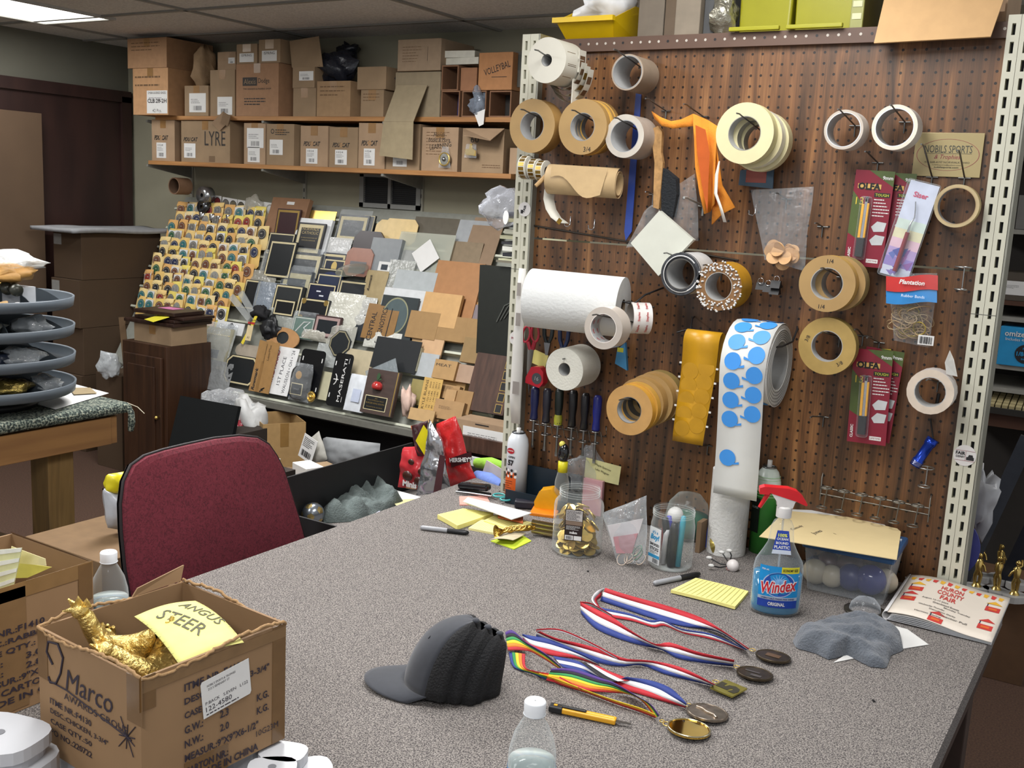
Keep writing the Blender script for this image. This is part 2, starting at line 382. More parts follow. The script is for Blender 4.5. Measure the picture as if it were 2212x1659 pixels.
post(-.4245,2.062,'cream slotted steel post at the left edge of the pegboard',1.42,-1)
wood_l=ramp_mat('pine_shelf',[(.3,'#8a5f38'),(.55,'#a87846'),(.75,'#ba8b57')],8,.6,4,(.3,4,4))
SY=1.65
SH={}
for k,(lab,u0,v0,u1,v1)in enumerate((('upper pine wall shelf loaded with assorted cartons',335,238,1107,256),('lower pine wall shelf holding a row of labelled cartons',320,343,1103,387))):
 a=onY(u0,v0,SY);c=onY(u1,v1,SY);z=1.985 if k==0 else 1.727
 t=thing('wall_shelf',lab,'shelf',((a.x+c.x)/2,SY,z));Lx=c.x-a.x
 B().box((0,(YB-SY)/2,-.011),(Lx,YB-SY-.002,.022),wood_l).ob('board',t)
 for u in(417,661,914):
  x=onY(u,400,YB).x-(a.x+c.x)/2
  B().prism([(0,-.022),(-(YB-SY-.02),-.022),(-(YB-SY-.02),-.035),(0,-.09)],-.008,.008,M('#7d7d76',.5),fr((x,YB-SY-.016,0),(0,1,0),(0,0,1))).ob('bracket',t)
 SH[k]=(z,a.x,c.x)
def carton(X,w,d,h,label,mat=KRAFT,open_=False,tape=True,deco=None,name='carton',cat='box',group=None,flaps=0,fdir=None):
 """origin at the bottom front-left corner; x right, y depth, z up"""
 t=thing(name,label,cat,X=X,group=group);b=B()
 if open_:
  th=.004
  b.box((w/2,th/2,h/2),(w,th,h),mat);b.box((w/2,d-th/2,h/2),(w,th,h),mat);b.box((th/2,d/2,h/2),(th,d-2*th,h),mat)
  b.box((w-th/2,d/2,h/2),(th,d-2*th,h),mat);b.box((w/2,d/2,th/2),(w-2*th,d-2*th,th),mat)
 else:b.box((w/2,d/2,h/2),(w,d,h),mat)
 F=fr((0,-.0004,0),(1,0,0),(0,0,1))
 if tape and not open_:b.box((w/2,d/2,h+.0002),(.05,d+.001,.0006),M('#8f6c42',.35));b.rect(w/2-.025,h-.05,w/2+.025,h,.0003,M('#8f6c42',.35),F)
 if deco:deco(b,F,w,h)
 b.ob('body',t,bev=.0015,seg=1)
 return t
def lab(b,F,x0,y0,x1,y1,bar=True,seed=1,top=None,m=WHT,ink=None):
 ink=ink or M('#3a3a3e',.7,var=0)
 b.box(((x0+x1)/2,(y0+y1)/2,.0004),(x1-x0,y1-y0,.0005),m,F)
 hh=y1-y0;ww=x1-x0
 if top:b.text(top,((x0+x1)/2-ww*.1,y1-hh*.16),ww*.55,ink,F,h=hh*.12,z=.0009)
 b.lines(x0+ww*.1,y0+hh*.45,x1-ww*.25,y1-hh*.28,3,ink,F,z=.0009,seed=seed,th=.25)
 if bar:b.bars(x0+ww*.25,y0+hh*.1,x1-ww*.25,y0+hh*.34,ink,F,z=.0009,seed=seed)
PC=M('#2f2a26',.7,var=0)
def pdu(seed):
 def f(b,F,w,h):
  lw=w*.42
  b.text('PDU  CAT',(w*.42,h*.56),w*.62,PC,F,h=h*.115,bold=.03,shear=.35)
  b.disc((w*.42,h*.56),h*.05,M('#a9835a',.8),12,F,r0=h*.025,z=.001)
  lab(b,F,w*.42-lw/2,h*.07,w*.42+lw/2,h*.44,seed=seed,top='1024')
 return f
z2=SH[1][0]
low=[(328,378,258,'pdu','small kraft carton at the left end of the lower shelf',None),(391,497,261,'lyre','wide kraft carton marked LYRE with a torn flap',None),(526,573,266,'ship','narrow kraft carton with two overlapping shipping labels on lower shelf',None),(576,636,268,'seal','kraft carton with printed crest and torn white label on lower shelf',None),(649,709,272,'pdu','first of the four adjoining printed cartons on the lower shelf, counted from left','printed cartons on the lower shelf'),(711,773,275,'pdu','second of the four adjoining printed cartons on the lower shelf, counted from left','printed cartons on the lower shelf'),(775,833,266,'pdu','third of the four adjoining printed cartons on the lower shelf, slightly taller','printed cartons on the lower shelf'),(835,908,268,'pdu','fourth of the four adjoining printed cartons, beside the pen-marked carton','printed cartons on the lower shelf'),(911,990,275,'marker','kraft carton with handwritten marker notes and a bagged round medal',None)]
def dc(kind,i):
 def f(b,F,w,h):
  if kind=='pdu':pdu(i)(b,F,w,h)
  elif kind=='lyre':
   b.text('PDU CAT',(w*.2,h*.55),w*.3,PC,F,h=h*.1,bold=.03,shear=.35);lab(b,F,w*.06,h*.1,w*.3,h*.45,seed=4)
   b.text('LYRE',(w*.7,h*.58),w*.42,PC,F,h=h*.34)
   b.rect(w*.58,h*.02,w*.7,h*.16,.0006,KDARK,F)
  elif kind=='ship':lab(b,F,w*.14,h*.4,w*.92,h*.88,seed=8);lab(b,F,w*.18,h*.05,w*.75,h*.42,seed=9)
  elif kind=='seal':
   b.disc((w*.22,h*.82),h*.06,PC,14,F,r0=h*.04,z=.0006);b.lines(w*.32,h*.72,w*.85,h*.88,3,PC,F,seed=5,th=.4);lab(b,F,w*.12,h*.25,w*.6,h*.62,seed=6)
  elif kind=='marker':
   b.lines(w*.12,h*.35,w*.9,h*.92,8,M('#6d5339',.8),F,seed=12,th=.2)
   b.text('Hands',(w*.48,h*.84),w*.32,PC,F,h=h*.1,shear=.3);b.text('books & More',(w*.48,h*.72),w*.6,PC,F,h=h*.1,shear=.3);b.text('LEARNING',(w*.52,h*.58),w*.6,PC,F,h=h*.11,rot=.15)
 return f
for i,(ul,ur,vt,kd,lb,gr)in enumerate(low):
 a=onY(ul,300,SY+.01);c=onY(ur,300,SY+.01);zt=onY((ul+ur)/2,vt,SY+.01).z
 h=zt-z2
 carton(T(a.x,SY+.01+.002*(i%3),z2+.0005),c.x-a.x-.003,.30,h,lb,KRAFT2 if i%2 else KRAFT,deco=dc(kd,i),group=gr)
a=onY(455,240,SY-.02)
b=B();b.box((0,0,0),(.11,.004,.06),KRAFT,Rx(.5)@Rz(0));b.box((.03,-.02,-.05),(.06,.004,.06),KDARK,Ry(-.6))
b.ob('cardboard_flap',None,None,'loose torn cardboard strip sticking out above the LYRE carton','cardboard',X=T(*onY(478,262,SY-.01))@Ry(-.6))
a=onY(998,300,SY);c=onY(1088,300,SY)
def okd(b,F,w,h):b.text('60',(w*.3,h*.75),w*.2,PC,F,h=h*.14);b.text('CREATIVE',(w*.25,h*.34),w*.36,M('#6a5038',.8),F,h=h*.06);b.lines(w*.5,h*.1,w*.95,h*.2,2,M('#6a5038',.8),F)
t=carton(T(a.x,SY+.005,z2+.0005),c.x-a.x,.30,.205,'open crumpled kraft carton at right of lower shelf with raised flap',KRAFT2,open_=True,deco=okd)
B().quad([(0,0,.205),(.24,-.005,.205),(.22,-.09,.145),(.09,-.12,.165)],KRAFT).ob('flap',t,solid=.003)
B().quad([(.02,.3,.205),(.26,.3,.205),(.24,.25,.25),(.05,.22,.24)],KRAFT2).ob('flap',t,solid=.003)
p=onY(1017,325,SY-.035)
b=B();b.pillow([(-.035,-.035,0),(.035,-.035,0),(.03,.03,0),(-.03,.03,0)],.02,film(haze=.08),wr=.004)
tg=thing('metal_clip','bagged gold clip hanging on front of the open crumpled carton','clip',X=BF(p));b.ob('bag',tg)
B().prism([(-.03,-.02),(.03,-.025),(.03,0),(.012,.008),(.008,.03),(-.004,.03),(-.008,.008),(-.03,.004)],-.004,.004,GOLD).ob('clip',tg)
p=onY(961,344,SY-.005)
tg=thing('medal','round silver medal in clear bag hanging in front of the handwritten carton','medal',X=BF(p))
B().cyl((0,0,0),(0,0,.006),.034,M('#b9b6a8',.3,.9),n=28).torus((0,0,.006),.03,.0035,GOLD).sph((0,0,.006),.012,STEEL).ob('disc',tg)
B().pillow([(-.036,-.04,0),(.036,-.04,0),(.02,.06,0),(-.02,.06,0)],.02,film(haze=.1),wr=.003).ob('bag',tg)
a=onY(1093,350,SY);carton(T(a.x,SY+.03,z2+.0005),.16,.2,.12,'small plain kraft box at the right end of the lower shelf',KRAFT)
z1=SH[0][0]
def up(ul,ur,vb,vt,dy,lb,deco=None,mat=KRAFT,d=.28,open_=False,group=None,zb=None,name='carton',tape=True,rot=0):
 a=onY(ul,vb,SY+dy);c=onY(ur,vb,SY+dy);zt=onY((ul+ur)/2,vt,SY+dy).z
 zb=z1+.0005 if zb is None else zb
 carton(T(a.x,SY+dy,zb)@Rz(rot),c.x-a.x-.003,d,zt-zb,lb,mat,open_,tape,deco,group=group,name=name)
 return zt
def d_scrib(b,F,w,h):b.lines(w*.1,h*.55,w*.9,h*.9,3,M('#6d5339',.8),F,seed=3,th=.25)
def d_clb(b,F,w,h):
 lab(b,F,w*.40,h*.03,w*.98,h*.52,bar=False);b.text('EMBROIDERED BASES',(w*.69,h*.47),w*.5,PC,F,h=h*.05,z=.001)
 b.text('CLB 28-2H',(w*.69,h*.3),w*.54,PC,F,h=h*.09,z=.001,bold=.02);b.text('42 Pcs.',(w*.69,h*.09),w*.26,PC,F,h=h*.07,z=.001);b.lines(w*.06,h*.55,w*.9,h*.9,2,M('#6d5339',.8),F,seed=7,th=.2)
zt=up(288,364,230,147,-.06,'kraft carton with large CLB 28-2H label at left end of the upper shelf',d_clb,M('#b38a62',.8),.34)
up(276,361,146,82,-.065,'slit kraft carton stacked on the CLB labelled carton at the shelf end',d_scrib,M('#a17c5a',.8),.34,zb=zt+.001)
def d_lab(a,c,e,f2,s=1):
 def f(b,F,w,h):lab(b,F,w*a,h*c,w*e,h*f2,seed=s)
 return f
up(399,451,235,185,.0,'low kraft carton with barcode label beside the CLB carton',d_lab(.2,.12,.9,.75,2),KRAFT2,.2)
zt=up(454,508,235,151,.01,'kraft carton with white corner label left of the printed moving carton',d_lab(.3,.03,.9,.42,5),KRAFT2,.2)
up(470,510,150,112,.08,'short kraft carton resting above the white-labelled carton',d_lab(.6,.4,.95,.7,6),KRAFT,.2,zb=zt+.001)
def d_alexis(b,F,w,h):
 b.rect(w*.16,h*.58,w*.5,h*.74,.0006,PC,F);b.text('Alexis',(w*.33,h*.66),w*.28,KRAFT2,F,h=h*.1,z=.001);b.text('Dodge',(w*.66,h*.66),w*.26,PC,F,h=h*.12)
 b.text('THE GRANITE & MARBLE SHOP',(w*.5,h*.52),w*.66,PC,F,h=h*.03);b.lines(w*.2,h*.2,w*.75,h*.36,3,PC,F,seed=4,th=.4)
zt=up(510,602,235,137,.0,'large kraft carton printed with a two-tone name panel on the upper shelf',d_alexis,M('#9c7758',.8),.3)
def d_ispring(b,F,w,h):b.box((w*.5,h*.8,.0003),(w*.4,h*.4,.0005),M('#a58b69',.3),F);b.box((w*.5,h*.3,.0006),(w*.7,h*.45,.0006),WHT,F);b.text('ISPRING',(w*.5,h*.42),w*.5,PC,F,h=h*.12,z=.0012)
up(511,556,136,95,.0,'left of two small taped cartons standing on the name-panel carton',d_ispring,KRAFT2,.25,zb=zt+.001,tape=False)
up(559,606,135,85,.0,'right and taller of two small taped cartons standing on the name-panel carton',d_ispring,KRAFT2,.25,zb=zt+.001,tape=False)
zt=up(633,683,237,190,.02,'kraft carton with clear tape stripe under the open-flapped carton',None,KRAFT2,.22)
up(632,680,189,145,.02,'open kraft carton with tall upright flap and small label',d_lab(.3,.35,.95,.8,9),KRAFT2,.22,open_=True,zb=zt+.001)
B().quad([(-.03,0,0),(.19,.0,0),(.13,.03,.16),(-.07,.02,.14)],KRAFT2).ob('cardboard_flap',None,None,'tall cardboard flap standing up from carton right of the printed cartons','cardboard',X=T(*onY(640,146,SY+.03)),solid=.003)
up(684,757,240,175,.0,'sagging kraft carton patched with paper tape in middle of upper shelf',d_scrib,M('#9a7d5c',.85),.24)
zt=up(779,829,241,194,.0,'handwritten kraft carton under the smooth kraft carton',d_scrib,KRAFT2,.22)
up(771,834,193,144,-.005,'smooth kraft carton stacked on the handwritten carton',None,KRAFT2,.26,zb=zt+.001,tape=False)
def lump(name,label,cat,c,r,m,sc=(1,1,1),wr=.2,fq=9,seed=1,n=20,parent=None,flat=None):
 b=B();k=n//2;c=V(c)
 def f(u,v):
  th=2*PI*u;ph=PI*v;d=V((math.sin(ph)*math.cos(th),math.sin(ph)*math.sin(th),math.cos(ph)))
  q=1+wr*noise.noise(d*1.7+V((seed,3,1)))*2+wr*.35*noise.noise(d*5+V((seed,7,1)))*2
  p=V((d.x*sc[0],d.y*sc[1],d.z*sc[2]))*(r*q)
  if flat is not None and p.z<flat:p.z=flat
  return p
 b.grid(f,n,k,m)
 return b.ob(name,parent,X=T(*c)if not parent else None,label=label,cat=cat)if not parent else b.ob(name,parent)
lump('paper_bag','crumpled brown paper bag standing up on the upper shelf','bag',onY(442,150,SY+.06),.085,M('#8c7355',.8,bump=.5,bsc=30),(.8,.8,1.4),.25)
lump('plastic_sack','dark plastic sack in clear wrap bulging behind the patched carton','bag',onY(728,146,SY+.12),.085,M('#23262f',.25,bump=.3),(1.3,.9,.9),.3,seed=4)
lump('plastic_sack','black plastic sack peeking up near the ceiling over the upper cartons','bag',onY(752,112,SY+.27),.06,M('#1c1f28',.25,bump=.3),(1.2,.8,.8),.3,seed=8)
zt=up(852,950,246,155,.02,'grey kraft carton with clear bags inside and a hanging flap',None,M('#8f8168',.8),.26,open_=True)
a=onY(868,193,SY-.01)
B().quad([(-.0,.01,.02),(.19,.01,.02),(.165,-.06,-.16),(-.02,-.06,-.16)],M('#94866b',.85)).quad([(-.02,-.06,-.16),(.165,-.06,-.16),(.155,-.045,-.34),(-.05,-.05,-.325)],M('#988a6d',.85)).ob('cardboard_flap',None,None,'creased grey cardboard flap hanging down in front of both shelves','cardboard',X=T(a.x-.04,a.y,a.z),solid=.003)
lump('plastic_bag','clear bag stuffed in the grey carton below the ruled carton','bag',onY(890,172,SY+.1),.07,film(haze=.3,h='#5a5f66'),(1.3,.8,.8),.3,seed=2)
def d_ruled(b,F,w,h):b.lines(w*.12,h*.25,w*.6,h*.8,6,M('#6d5339',.8),F,seed=3,th=.15);b.rect(w*.7,h*.3,w*.705,h*.75,.0008,PC,F)
up(858,952,152,84,.0,'ruled kraft carton stacked high on the grey carton with bags',d_ruled,M('#97826a',.8),.28,zb=zt+.002,tape=False)
def tray_unit(ul,ur,vt,vb,lb,inner,dy=0,zb=None,d=.24):
 a=onY(ul,vb,SY+dy);c=onY(ur,vb,SY+dy);zt=onY((ul+ur)/2,vt,SY+dy).z;zb=z1+.0005 if zb is None else zb
 w=c.x-a.x-.003;h=zt-zb;t=thing('parts_bin',lb,'bin',X=T(a.x,SY+dy,zb));b=B();m=M('#7d5a40',.8)
 for q in(((w/2,d/2,.003),(w,d,.006)),((w/2,d/2,h-.003),(w,d,.006)),((.003,d/2,h/2),(.006,d,h-.012)),((w-.003,d/2,h/2),(.006,d,h-.012)),((w/2,d-.003,h/2),(w-.012,.006,h-.012))):b.box(q[0],q[1],m)
 b.ob('shell',t);B().box((w/2,d*.55,h/2),(w-.016,.01,h-.016),inner).ob('contents',t);return zt
zt=tray_unit(952,993,196,245,'open-fronted cardboard bin with bright blue inside on the upper shelf',M('#272a63',.6))
tray_unit(953,990,141,193,'open-fronted cardboard bin with dark inside above the blue one',M('#20222c',.6),zb=zt+.001)
zt2=tray_unit(997,1050,196,245,'open-fronted cardboard bin holding a crumpled clear bag',M('#3a2d25',.8))
tray_unit(1056,1104,196,246,'open-fronted cardboard bin with dark interior at right end',M('#2b2723',.8))
lump('plastic_bag','crumpled clear bag spilling out of the cardboard bin','bag',onY(1036,217,SY+.02),.055,film('#aebccd',.3),(.8,.8,1.1),.35,seed=6)
B().quad([(-.03,0,0),(.03,0,.02),(.025,0,-.05),(-.0,0,-.06)],WHT).ob('paper_slip',None,None,'small white slip hanging from the bag in the cardboard bin','paper',X=T(*onY(1036,245,SY-.012)),solid=.001)
up(994,1030,193,146,.01,'rust-stained kraft box between dark bin and VOLLEYBALL carton',None,M('#95694a',.8),.2,zb=zt2+.001,tape=False)
def d_vol(b,F,w,h):b.text('VOLLEYBAL',(w*.55,h*.58),w*.78,INK,F,h=h*.18,rot=.28);b.rect(w*.4,h*.34,w*.85,h*.355,.0008,INK,F@T(0,-.0,0))
up(1032,1106,193,113,.0,'orange-brown carton marked VOLLEYBAL in black marker',d_vol,M('#ac7a4f',.8),.26,zb=zt2+.002,tape=False)
for k,(u,v,wd)in enumerate(((990,118,.15),(1000,133,.16))):
 p=onY(u,v,SY+.06);B().box((0,.06,0),(wd*1.35,.16,.032),M('#cfcdbf',.6)).ob('flat_box',None,None,('upper' if k==0 else 'lower')+' of two flat white boxes beside the VOLLEYBAL carton','box',X=T(p.x,p.y,p.z)@Rz(.1-.15*k),bev=.001)
up(610,640,237,150,.18,'shadowy kraft carton set back behind the upright flap',None,KDARK,.1)
RP=V((0,1.35,.50));RS=V((0,.496,.868));RN=V((0,-.868,.496))
def rk(x,s,n=0):return V((x,0,0))+RP+RS*s+RN*n
ra,rb=onPl(505,845,RP,RN).x,-1.42
t=thing('display_rack','stepped sloping display rack full of plaques and plates along the back wall','display rack',(0,0,0))
F0=fr(RP,(1,0,0),RS)
B().box(((-4.12+rb)/2,.60,-.05),(rb+4.12,1.20,.012),M('#8d8f86',.7),F0).ob('back_panel',t)
NR=9
for i in range(NR):
 b=B();b.box(((ra+rb)/2 if i<3 else(-4.12+rb)/2,.012+i*.135,-.022),((rb-ra)if i<3 else(rb+4.12),.012,.044),M('#c3c6b4',.6,var=.04),F0);b.ob('ledge',t)
b=B();b.box(((ra+rb)/2,1.335,.487),(rb-ra,.03,.034),M('#77776f',.45,.2));b.ob('front_rail',t,bev=.002)
b=B();b.box(((ra+rb)/2,1.55,.466),(rb-ra,.44,.008),BLK);b.ob('base_shelf',t)
b=B();b.box((ra+.05,1.72,.23),(.1,.4,.46),BLK);b.box((rb-.3,1.72,.23),(.5,.4,.46),M('#241c17',.8));b.box(((ra+rb)/2,1.79,.23),(rb-ra-.1,.34,.46),M('#15161a',.6));b.ob('base_cabinet',t)
def rframe(TL,BR,tau=.2,lift=.003):
 Pb=onPl(BR[0],BR[1],RP+RN*lift,RN)
 yv=RS*math.cos(tau)+RN*math.sin(tau);zv=V((1,0,0)).cross(yv)
 Pt=onPl(TL[0],TL[1],Pb,zv)
 w=Pb.x-Pt.x;h=(Pt-Pb).dot(yv)
 if BR[1]<735:e=h*.22;Pb=Pb-yv*e;h+=e
 return fr((Pt.x,Pb.y,Pb.z),(1,0,0),yv),w,h
CRM=M('#cfc39a',.5,var=.05);GLD=M('#b89b5a',.3,.8,var=.05)
def chamf(w,h,c):return[(c,0),(w-c,0),(w,c),(w,h-c),(w-c,h),(c,h),(0,h-c),(0,c)]
def plq(TL,BR,label,face='#1e1f22',border=CRM,name='award_plaque',cat='plaque',th=.012,tau=.2,lift=.003,oct_=0,inset=.08,deco=None,base=None,rough=.3,bag=False,group=None):
 X,w,h=rframe(TL,BR,tau,lift);t=thing(name,label,cat,X=X,group=group)
 poly=chamf(w,h,min(w,h)*oct_)if oct_ else[(0,0),(w,0),(w,h),(0,h)]
 fm=M(face,rough,var=.06)
 b=B();b.prism(poly,0,th,base or fm);b.ob('board',t)
 if border:
  b=B();k=inset*min(w,h);cx,cy=w/2,h/2
  def sc(f,z):return[(cx+(x-cx)*(1-2*f/w),cy+(y-cy)*(1-2*f/h),z)for x,y in poly]
  o_,i_=sc(k*.35,th+.0006),sc(k,th+.0006);n=len(poly)
  b.add(o_+i_,[(j,(j+1)%n,n+(j+1)%n,n+j)for j in range(n)],border)
  b.add(sc(k,th+.0008),[tuple(range(n))],fm)
  b.ob('plate',t)
 if deco:b=B();deco(b,w,h,th+.0012);b.ob('engraving',t)
 if bag:B().pillow([(-.012,-.005,th/2),(w+.012,-.005,th/2),(w+.01,h+.03,th/2),(-.01,h+.03,th/2)],.02+th,film(haze=.08,rough=.15),wr=.004,fq=18,seed=hash(label)%50,nu=12,nv=12).ob('plastic_sleeve',t)
 return t,w,h
def sheet(TL,BR,label,h='#9aa2a5',name='acrylic_sheet',cat='sheet',th=.004,tau=.15,lift=.002,rough=.25,deco=None,mat=None,oct_=0,rot=0):
 X,w,hh=rframe(TL,BR,tau,lift);b=B()
 if rot:X=X@T(w/2,hh/2)@Rz(rot)@T(-w/2,-hh/2)
 poly=chamf(w,hh,min(w,hh)*oct_)if oct_ else[(0,0),(w,0),(w,hh),(0,hh)]
 b.prism(poly,0,th,mat or M(h,rough,var=.06))
 if deco:deco(b,w,hh,th+.0005)
 return b.ob(name,None,None,label,cat,X=X)
def bagi(TL,BR,label,tint='#d6dad6',haze=.35,th=.02,name='plastic_bag',cat='bag',tau=.18,lift=.004,card=None,seed=1):
 X,w,h=rframe(TL,BR,tau,lift);t=thing(name,label,cat,X=X)
 B().pillow([(0,0,.01),(w,0,.01),(w,h,.01),(0,h,.01)],th,film(tint,haze,.2),wr=.006,fq=16,seed=seed,nu=14,nv=14).ob('film',t)
 if card:B().box((w/2,h*.45,.008),(w*.82,h*.8,.003),M(card,.4)).ob('contents',t)
 return t
def dtxt(*rows,col='#b3a06a'):
 def f(b,w,h,z):
  for s,cy,ww,hh in rows:b.text(s,(w*.5,h*cy),w*ww,M(col,.4,var=0),h=h*hh,z=z)
 return f
def dob(col,rx=.32,ry=.4,cx=.5,cy=.5):
 def f(b,w,h,z):b.disc((w*cx,h*cy),w*rx,M(col,.3,var=.05),28,ry=h*ry,z=z)
 return f
sheet((598,430),(659,500),'cardboard backing behind the maroon plaque at top of rack','#8a674b','cardboard_backing','cardboard',th=.03,rough=.8,deco=lambda b,w,h,z:b.rect(w*.42,h*.82,w*.62,h*.9,z,WHT))
plq((604,451),(645,505),'maroon plaque with gold pinstripe border at top left of plaques','#3a2429',GLD,tau=.3,lift=.02,inset=.12)
sheet((667,454),(722,483),'shiny gold foil plate wrapped in film at top of rack','#c39f4e','gold_plate','plate',rough=.2,mat=GOLD)
sheet((652,473),(707,541),'white backing card behind the black school plaque','#d5d8d8','white_card','card',th=.02,lift=.003)
plq((650,481),(694,541),'black plaque engraved NORWALK CATHOLIC in gold frame','#15161a',CRM,lift=.024,deco=dtxt(('NORWALK',.80,.62,.09),('CATHOLIC',.68,.62,.09),('IN RECOGNITION OF',.52,.6,.03),('EXCELLENCE',.44,.5,.03),('PRESENTED 2024',.16,.6,.04)),inset=.16)
plq((739,464),(791,516),'black plaque in crinkled shiny wrap with thick cream frame','#1d2327',CRM,bag=True,inset=.2)
plq((790,466),(806,505),'narrow dark plaque edge peeking beside the wrapped black plaque','#2a2e31',CRM,lift=.001)
sheet((817,474),(860,520),'cream chamfered plate, back one of the octagonal gold pair','#d8be84','octagonal_plate','plate',oct_=.22,tau=.16,rough=.35)
sheet((834,471),(897,522),'pale gold chamfered plate, front one of the octagonal pair','#dcc187','octagonal_plate','plate',oct_=.2,tau=.22,rough=.35,lift=.012)
sheet((900,468),(982,520),'dark brown film-wrapped panel near the wall standard','#645f54','wrapped_sheet','panel',tau=.1)
sheet((980,474),(1052,524),'plain light grey panel at top right of rack','#9ea2a4','grey_sheet','panel',tau=.1)
sheet((1028,470),(1066,560),'tall brown cardboard backing at the right end of rack','#8a745d','cardboard_backing','cardboard',tau=.05,rough=.8)
plq((592,505),(637,548),'stack of dark plaques with three gold edges under the maroon plaque','#26282b',CRM,th=.03)
plq((590,520),(630,590),'dark plaque with beaded gold edge beside the coin envelopes','#1d2124',CRM,lift=.03)
bagi((575,540),(612,590),'clear bag holding a dark plate beside the coin envelopes',card='#33404a',haze=.2,seed=3)
bagi((716,513),(758,546),'crumpled clear bag with white label on the upper rack','#eef0ee',.5,card='#d9dadb',seed=4)
plq((773,499),(821,572),'large dark maroon octagonal plaque without a frame','#2b2023',None,oct_=.17,lift=.006,th=.015)
plq((756,535),(801,590),'rose wood plaque with clipped corners and grey plate','#9a6d5c',None,oct_=.18,lift=.02,deco=lambda b,w,h,z:b.rect(w*.2,h*.1,w*.82,h*.52,z,M('#6c6a6c',.4)))
plq((814,516),(863,582),'grey acrylic award with a small square window','#7b8083',None,'acrylic_award','award',deco=lambda b,w,h,z:(b.rect(w*.4,h*.05,w*.8,h*.32,z,WHT),b.rect(w*.5,h*.08,w*.72,h*.24,z+.0005,M('#333a42'))),th=.03)
plq((634,545),(691,598),'dark plaque with wide cream frame in loose bag','#26292c',CRM,bag=True,inset=.24,lift=.008)
plq((702,546),(746,580),'navy plaque with cream frame half hidden in bag','#2a3040',CRM,inset=.22)
plq((706,559),(745,590),'navy plaque with an upright gold oval','#1c2336',CRM,inset=.14,lift=.012,deco=dob('#c9b06a',.13,.34,.5,.5))
sheet((868,500),(962,600),'tall clear acrylic pane with cream edges near the white diamond card','#b9bdae','acrylic_sheet','sheet',mat=film('#cfd3c4',.38,.15,0),tau=.14,lift=.008)
sheet((872,540),(930,585),'cream-cornered clear sleeve behind the white diamond card','#8a8d8a','acrylic_sleeve','sheet',tau=.16,lift=.012,oct_=.1)
X,w,h=rframe((898,524),(943,572),.2,.035)
B().box((0,0,0),(w*.78,w*.78,.003),WHT,T(w/2,h/2)@Rz(.72)).ob('diamond_card',label='white square card standing on its corner in clear sleeve',cat='card',X=X)
bagi((547,583),(592,632),'pale sleeve leaning beside the lower coin envelopes','#b5b3a6',.5,card='#8a8a82',seed=6)
plq((617,583),(670,640),'dark plaque with broad olive frame in slipped sleeve','#3a4044',M('#b3ab84',.5),inset=.28,bag=True)
plq((692,579),(738,612),'black plaque with navy dome and gold arch','#1b1d22',CRM,inset=.1,deco=dob('#1f2a55',.38,.5,.55,.3))
plq((692,591),(734,632),'plain navy plaque with thin gold border','#202c48',CRM,inset=.1,lift=.014)
B().lathe([(.001,.012),(.05,.011),(.085,.004),(.088,0)],film('#8f9184',.35,.1,0),28).ob('lens_disc',label='smoky clear plastic disc lying over the navy plaques',cat='disc',X=fr(onPl(760,583,RP+RN*.09,RN),(1,-.1,-.05),(0,.9,.35)))
plq((740,605),(800,660),'black oval plaque with cream spandrels behind pale tissue','#1d2126',CRM,inset=.1)
X,w,h=rframe((796,583),(826,655),.2,.012)
b=B();b.pillow([(0,0,.005),(w,0,.005),(w,h,.005),(0,h,.005)],.012,M('#a2916b',.7),wr=.004,fq=20);b.text('Rowmark',(w*.3,h*.66),h*.42,INK,rot=PI/2,z=.018,bold=.02,shear=.3)
b.ob('kraft_bag',label='small kraft sleeve with dark sideways logo lettering mid rack',cat='bag',X=X)
sheet((860,582),(926,672),'large frosted grey acrylic sheet in the middle of rack','#a3a9aa',rough=.35,lift=.016,th=.005)
sheet((845,560),(880,640),'narrow clear sleeve left of the frosted grey sheet','#8f9290','acrylic_sleeve','sheet',mat=film('#c9ccc6',.35,.15,.2),lift=.02)
sheet((968,520),(1036,565),'cellophane-wrapped brown board above the orange board','#857764','wrapped_board','board',mat=M('#8b7c67',.15))
sheet((950,563),(1024,680),'large orange-brown leatherette board on the right of rack','#a3754b','leatherette_board','board',rough=.6,lift=.01,th=.012)
sheet((1018,593),(1032,660),'narrow tan board edge right of the orange-brown board','#b08f62','tan_board','board',rough=.7)
sheet((1005,645),(1036,690),'kraft packet with blue and black print near the dark green board','#ab895c','kraft_packet','packet',rough=.8,deco=lambda b,w,h,z:(b.text('2',(w*.5,h*.3),w*.4,M('#24457a'),z=z),b.text('Z',(w*.5,h*.7),w*.5,INK,z=z)))
plq((672,611),(720,662),'navy plaque with white brush strokes under a gold crescent','#151a35',CRM,inset=.08,deco=lambda b,w,h,z:(b.disc((w*.9,h*.25),w*.78,GLD,30,ry=h*.7,z=z),b.disc((w*.98,h*.18),w*.74,M('#181d3c',.3),30,ry=h*.68,z=z+.0004))if False else[b.rect(w*(.2+.13*k),h*(.15+.17*((k*3)%4)),w*(.36+.13*k),h*(.2+.17*((k*3)%4)),z,M('#dfe2ea'))for k in range(5)])
bagi((562,608),(608,676),'tall blue-grey acrylic award in a clear bag','#a9b4bf',.45,card='#7c8794',th=.035,seed=8)
plq((536,604),(556,660),'black narrow plaque leaning beside the bagged blue-grey award','#202225',CRM,inset=.1)
plq((606,616),(652,672),'charcoal plaque with gold frame and stacked edges','#2e3133',CRM,th=.03,inset=.09)
plq((600,646),(636,680),'small black plaque with cream frame in front of the charcoal one','#16181b',CRM,lift=.03,inset=.14)
plq((655,643),(707,692),'black plaque with ornate gold corner brackets','#14161a',CRM,lift=.02,inset=.1,deco=lambda b,w,h,z:[b.disc((w*(.12+.76*i),h*(.14+.72*j)),w*.08,GLD,8,z=z)for i in(0,1)for j in(0,1)])
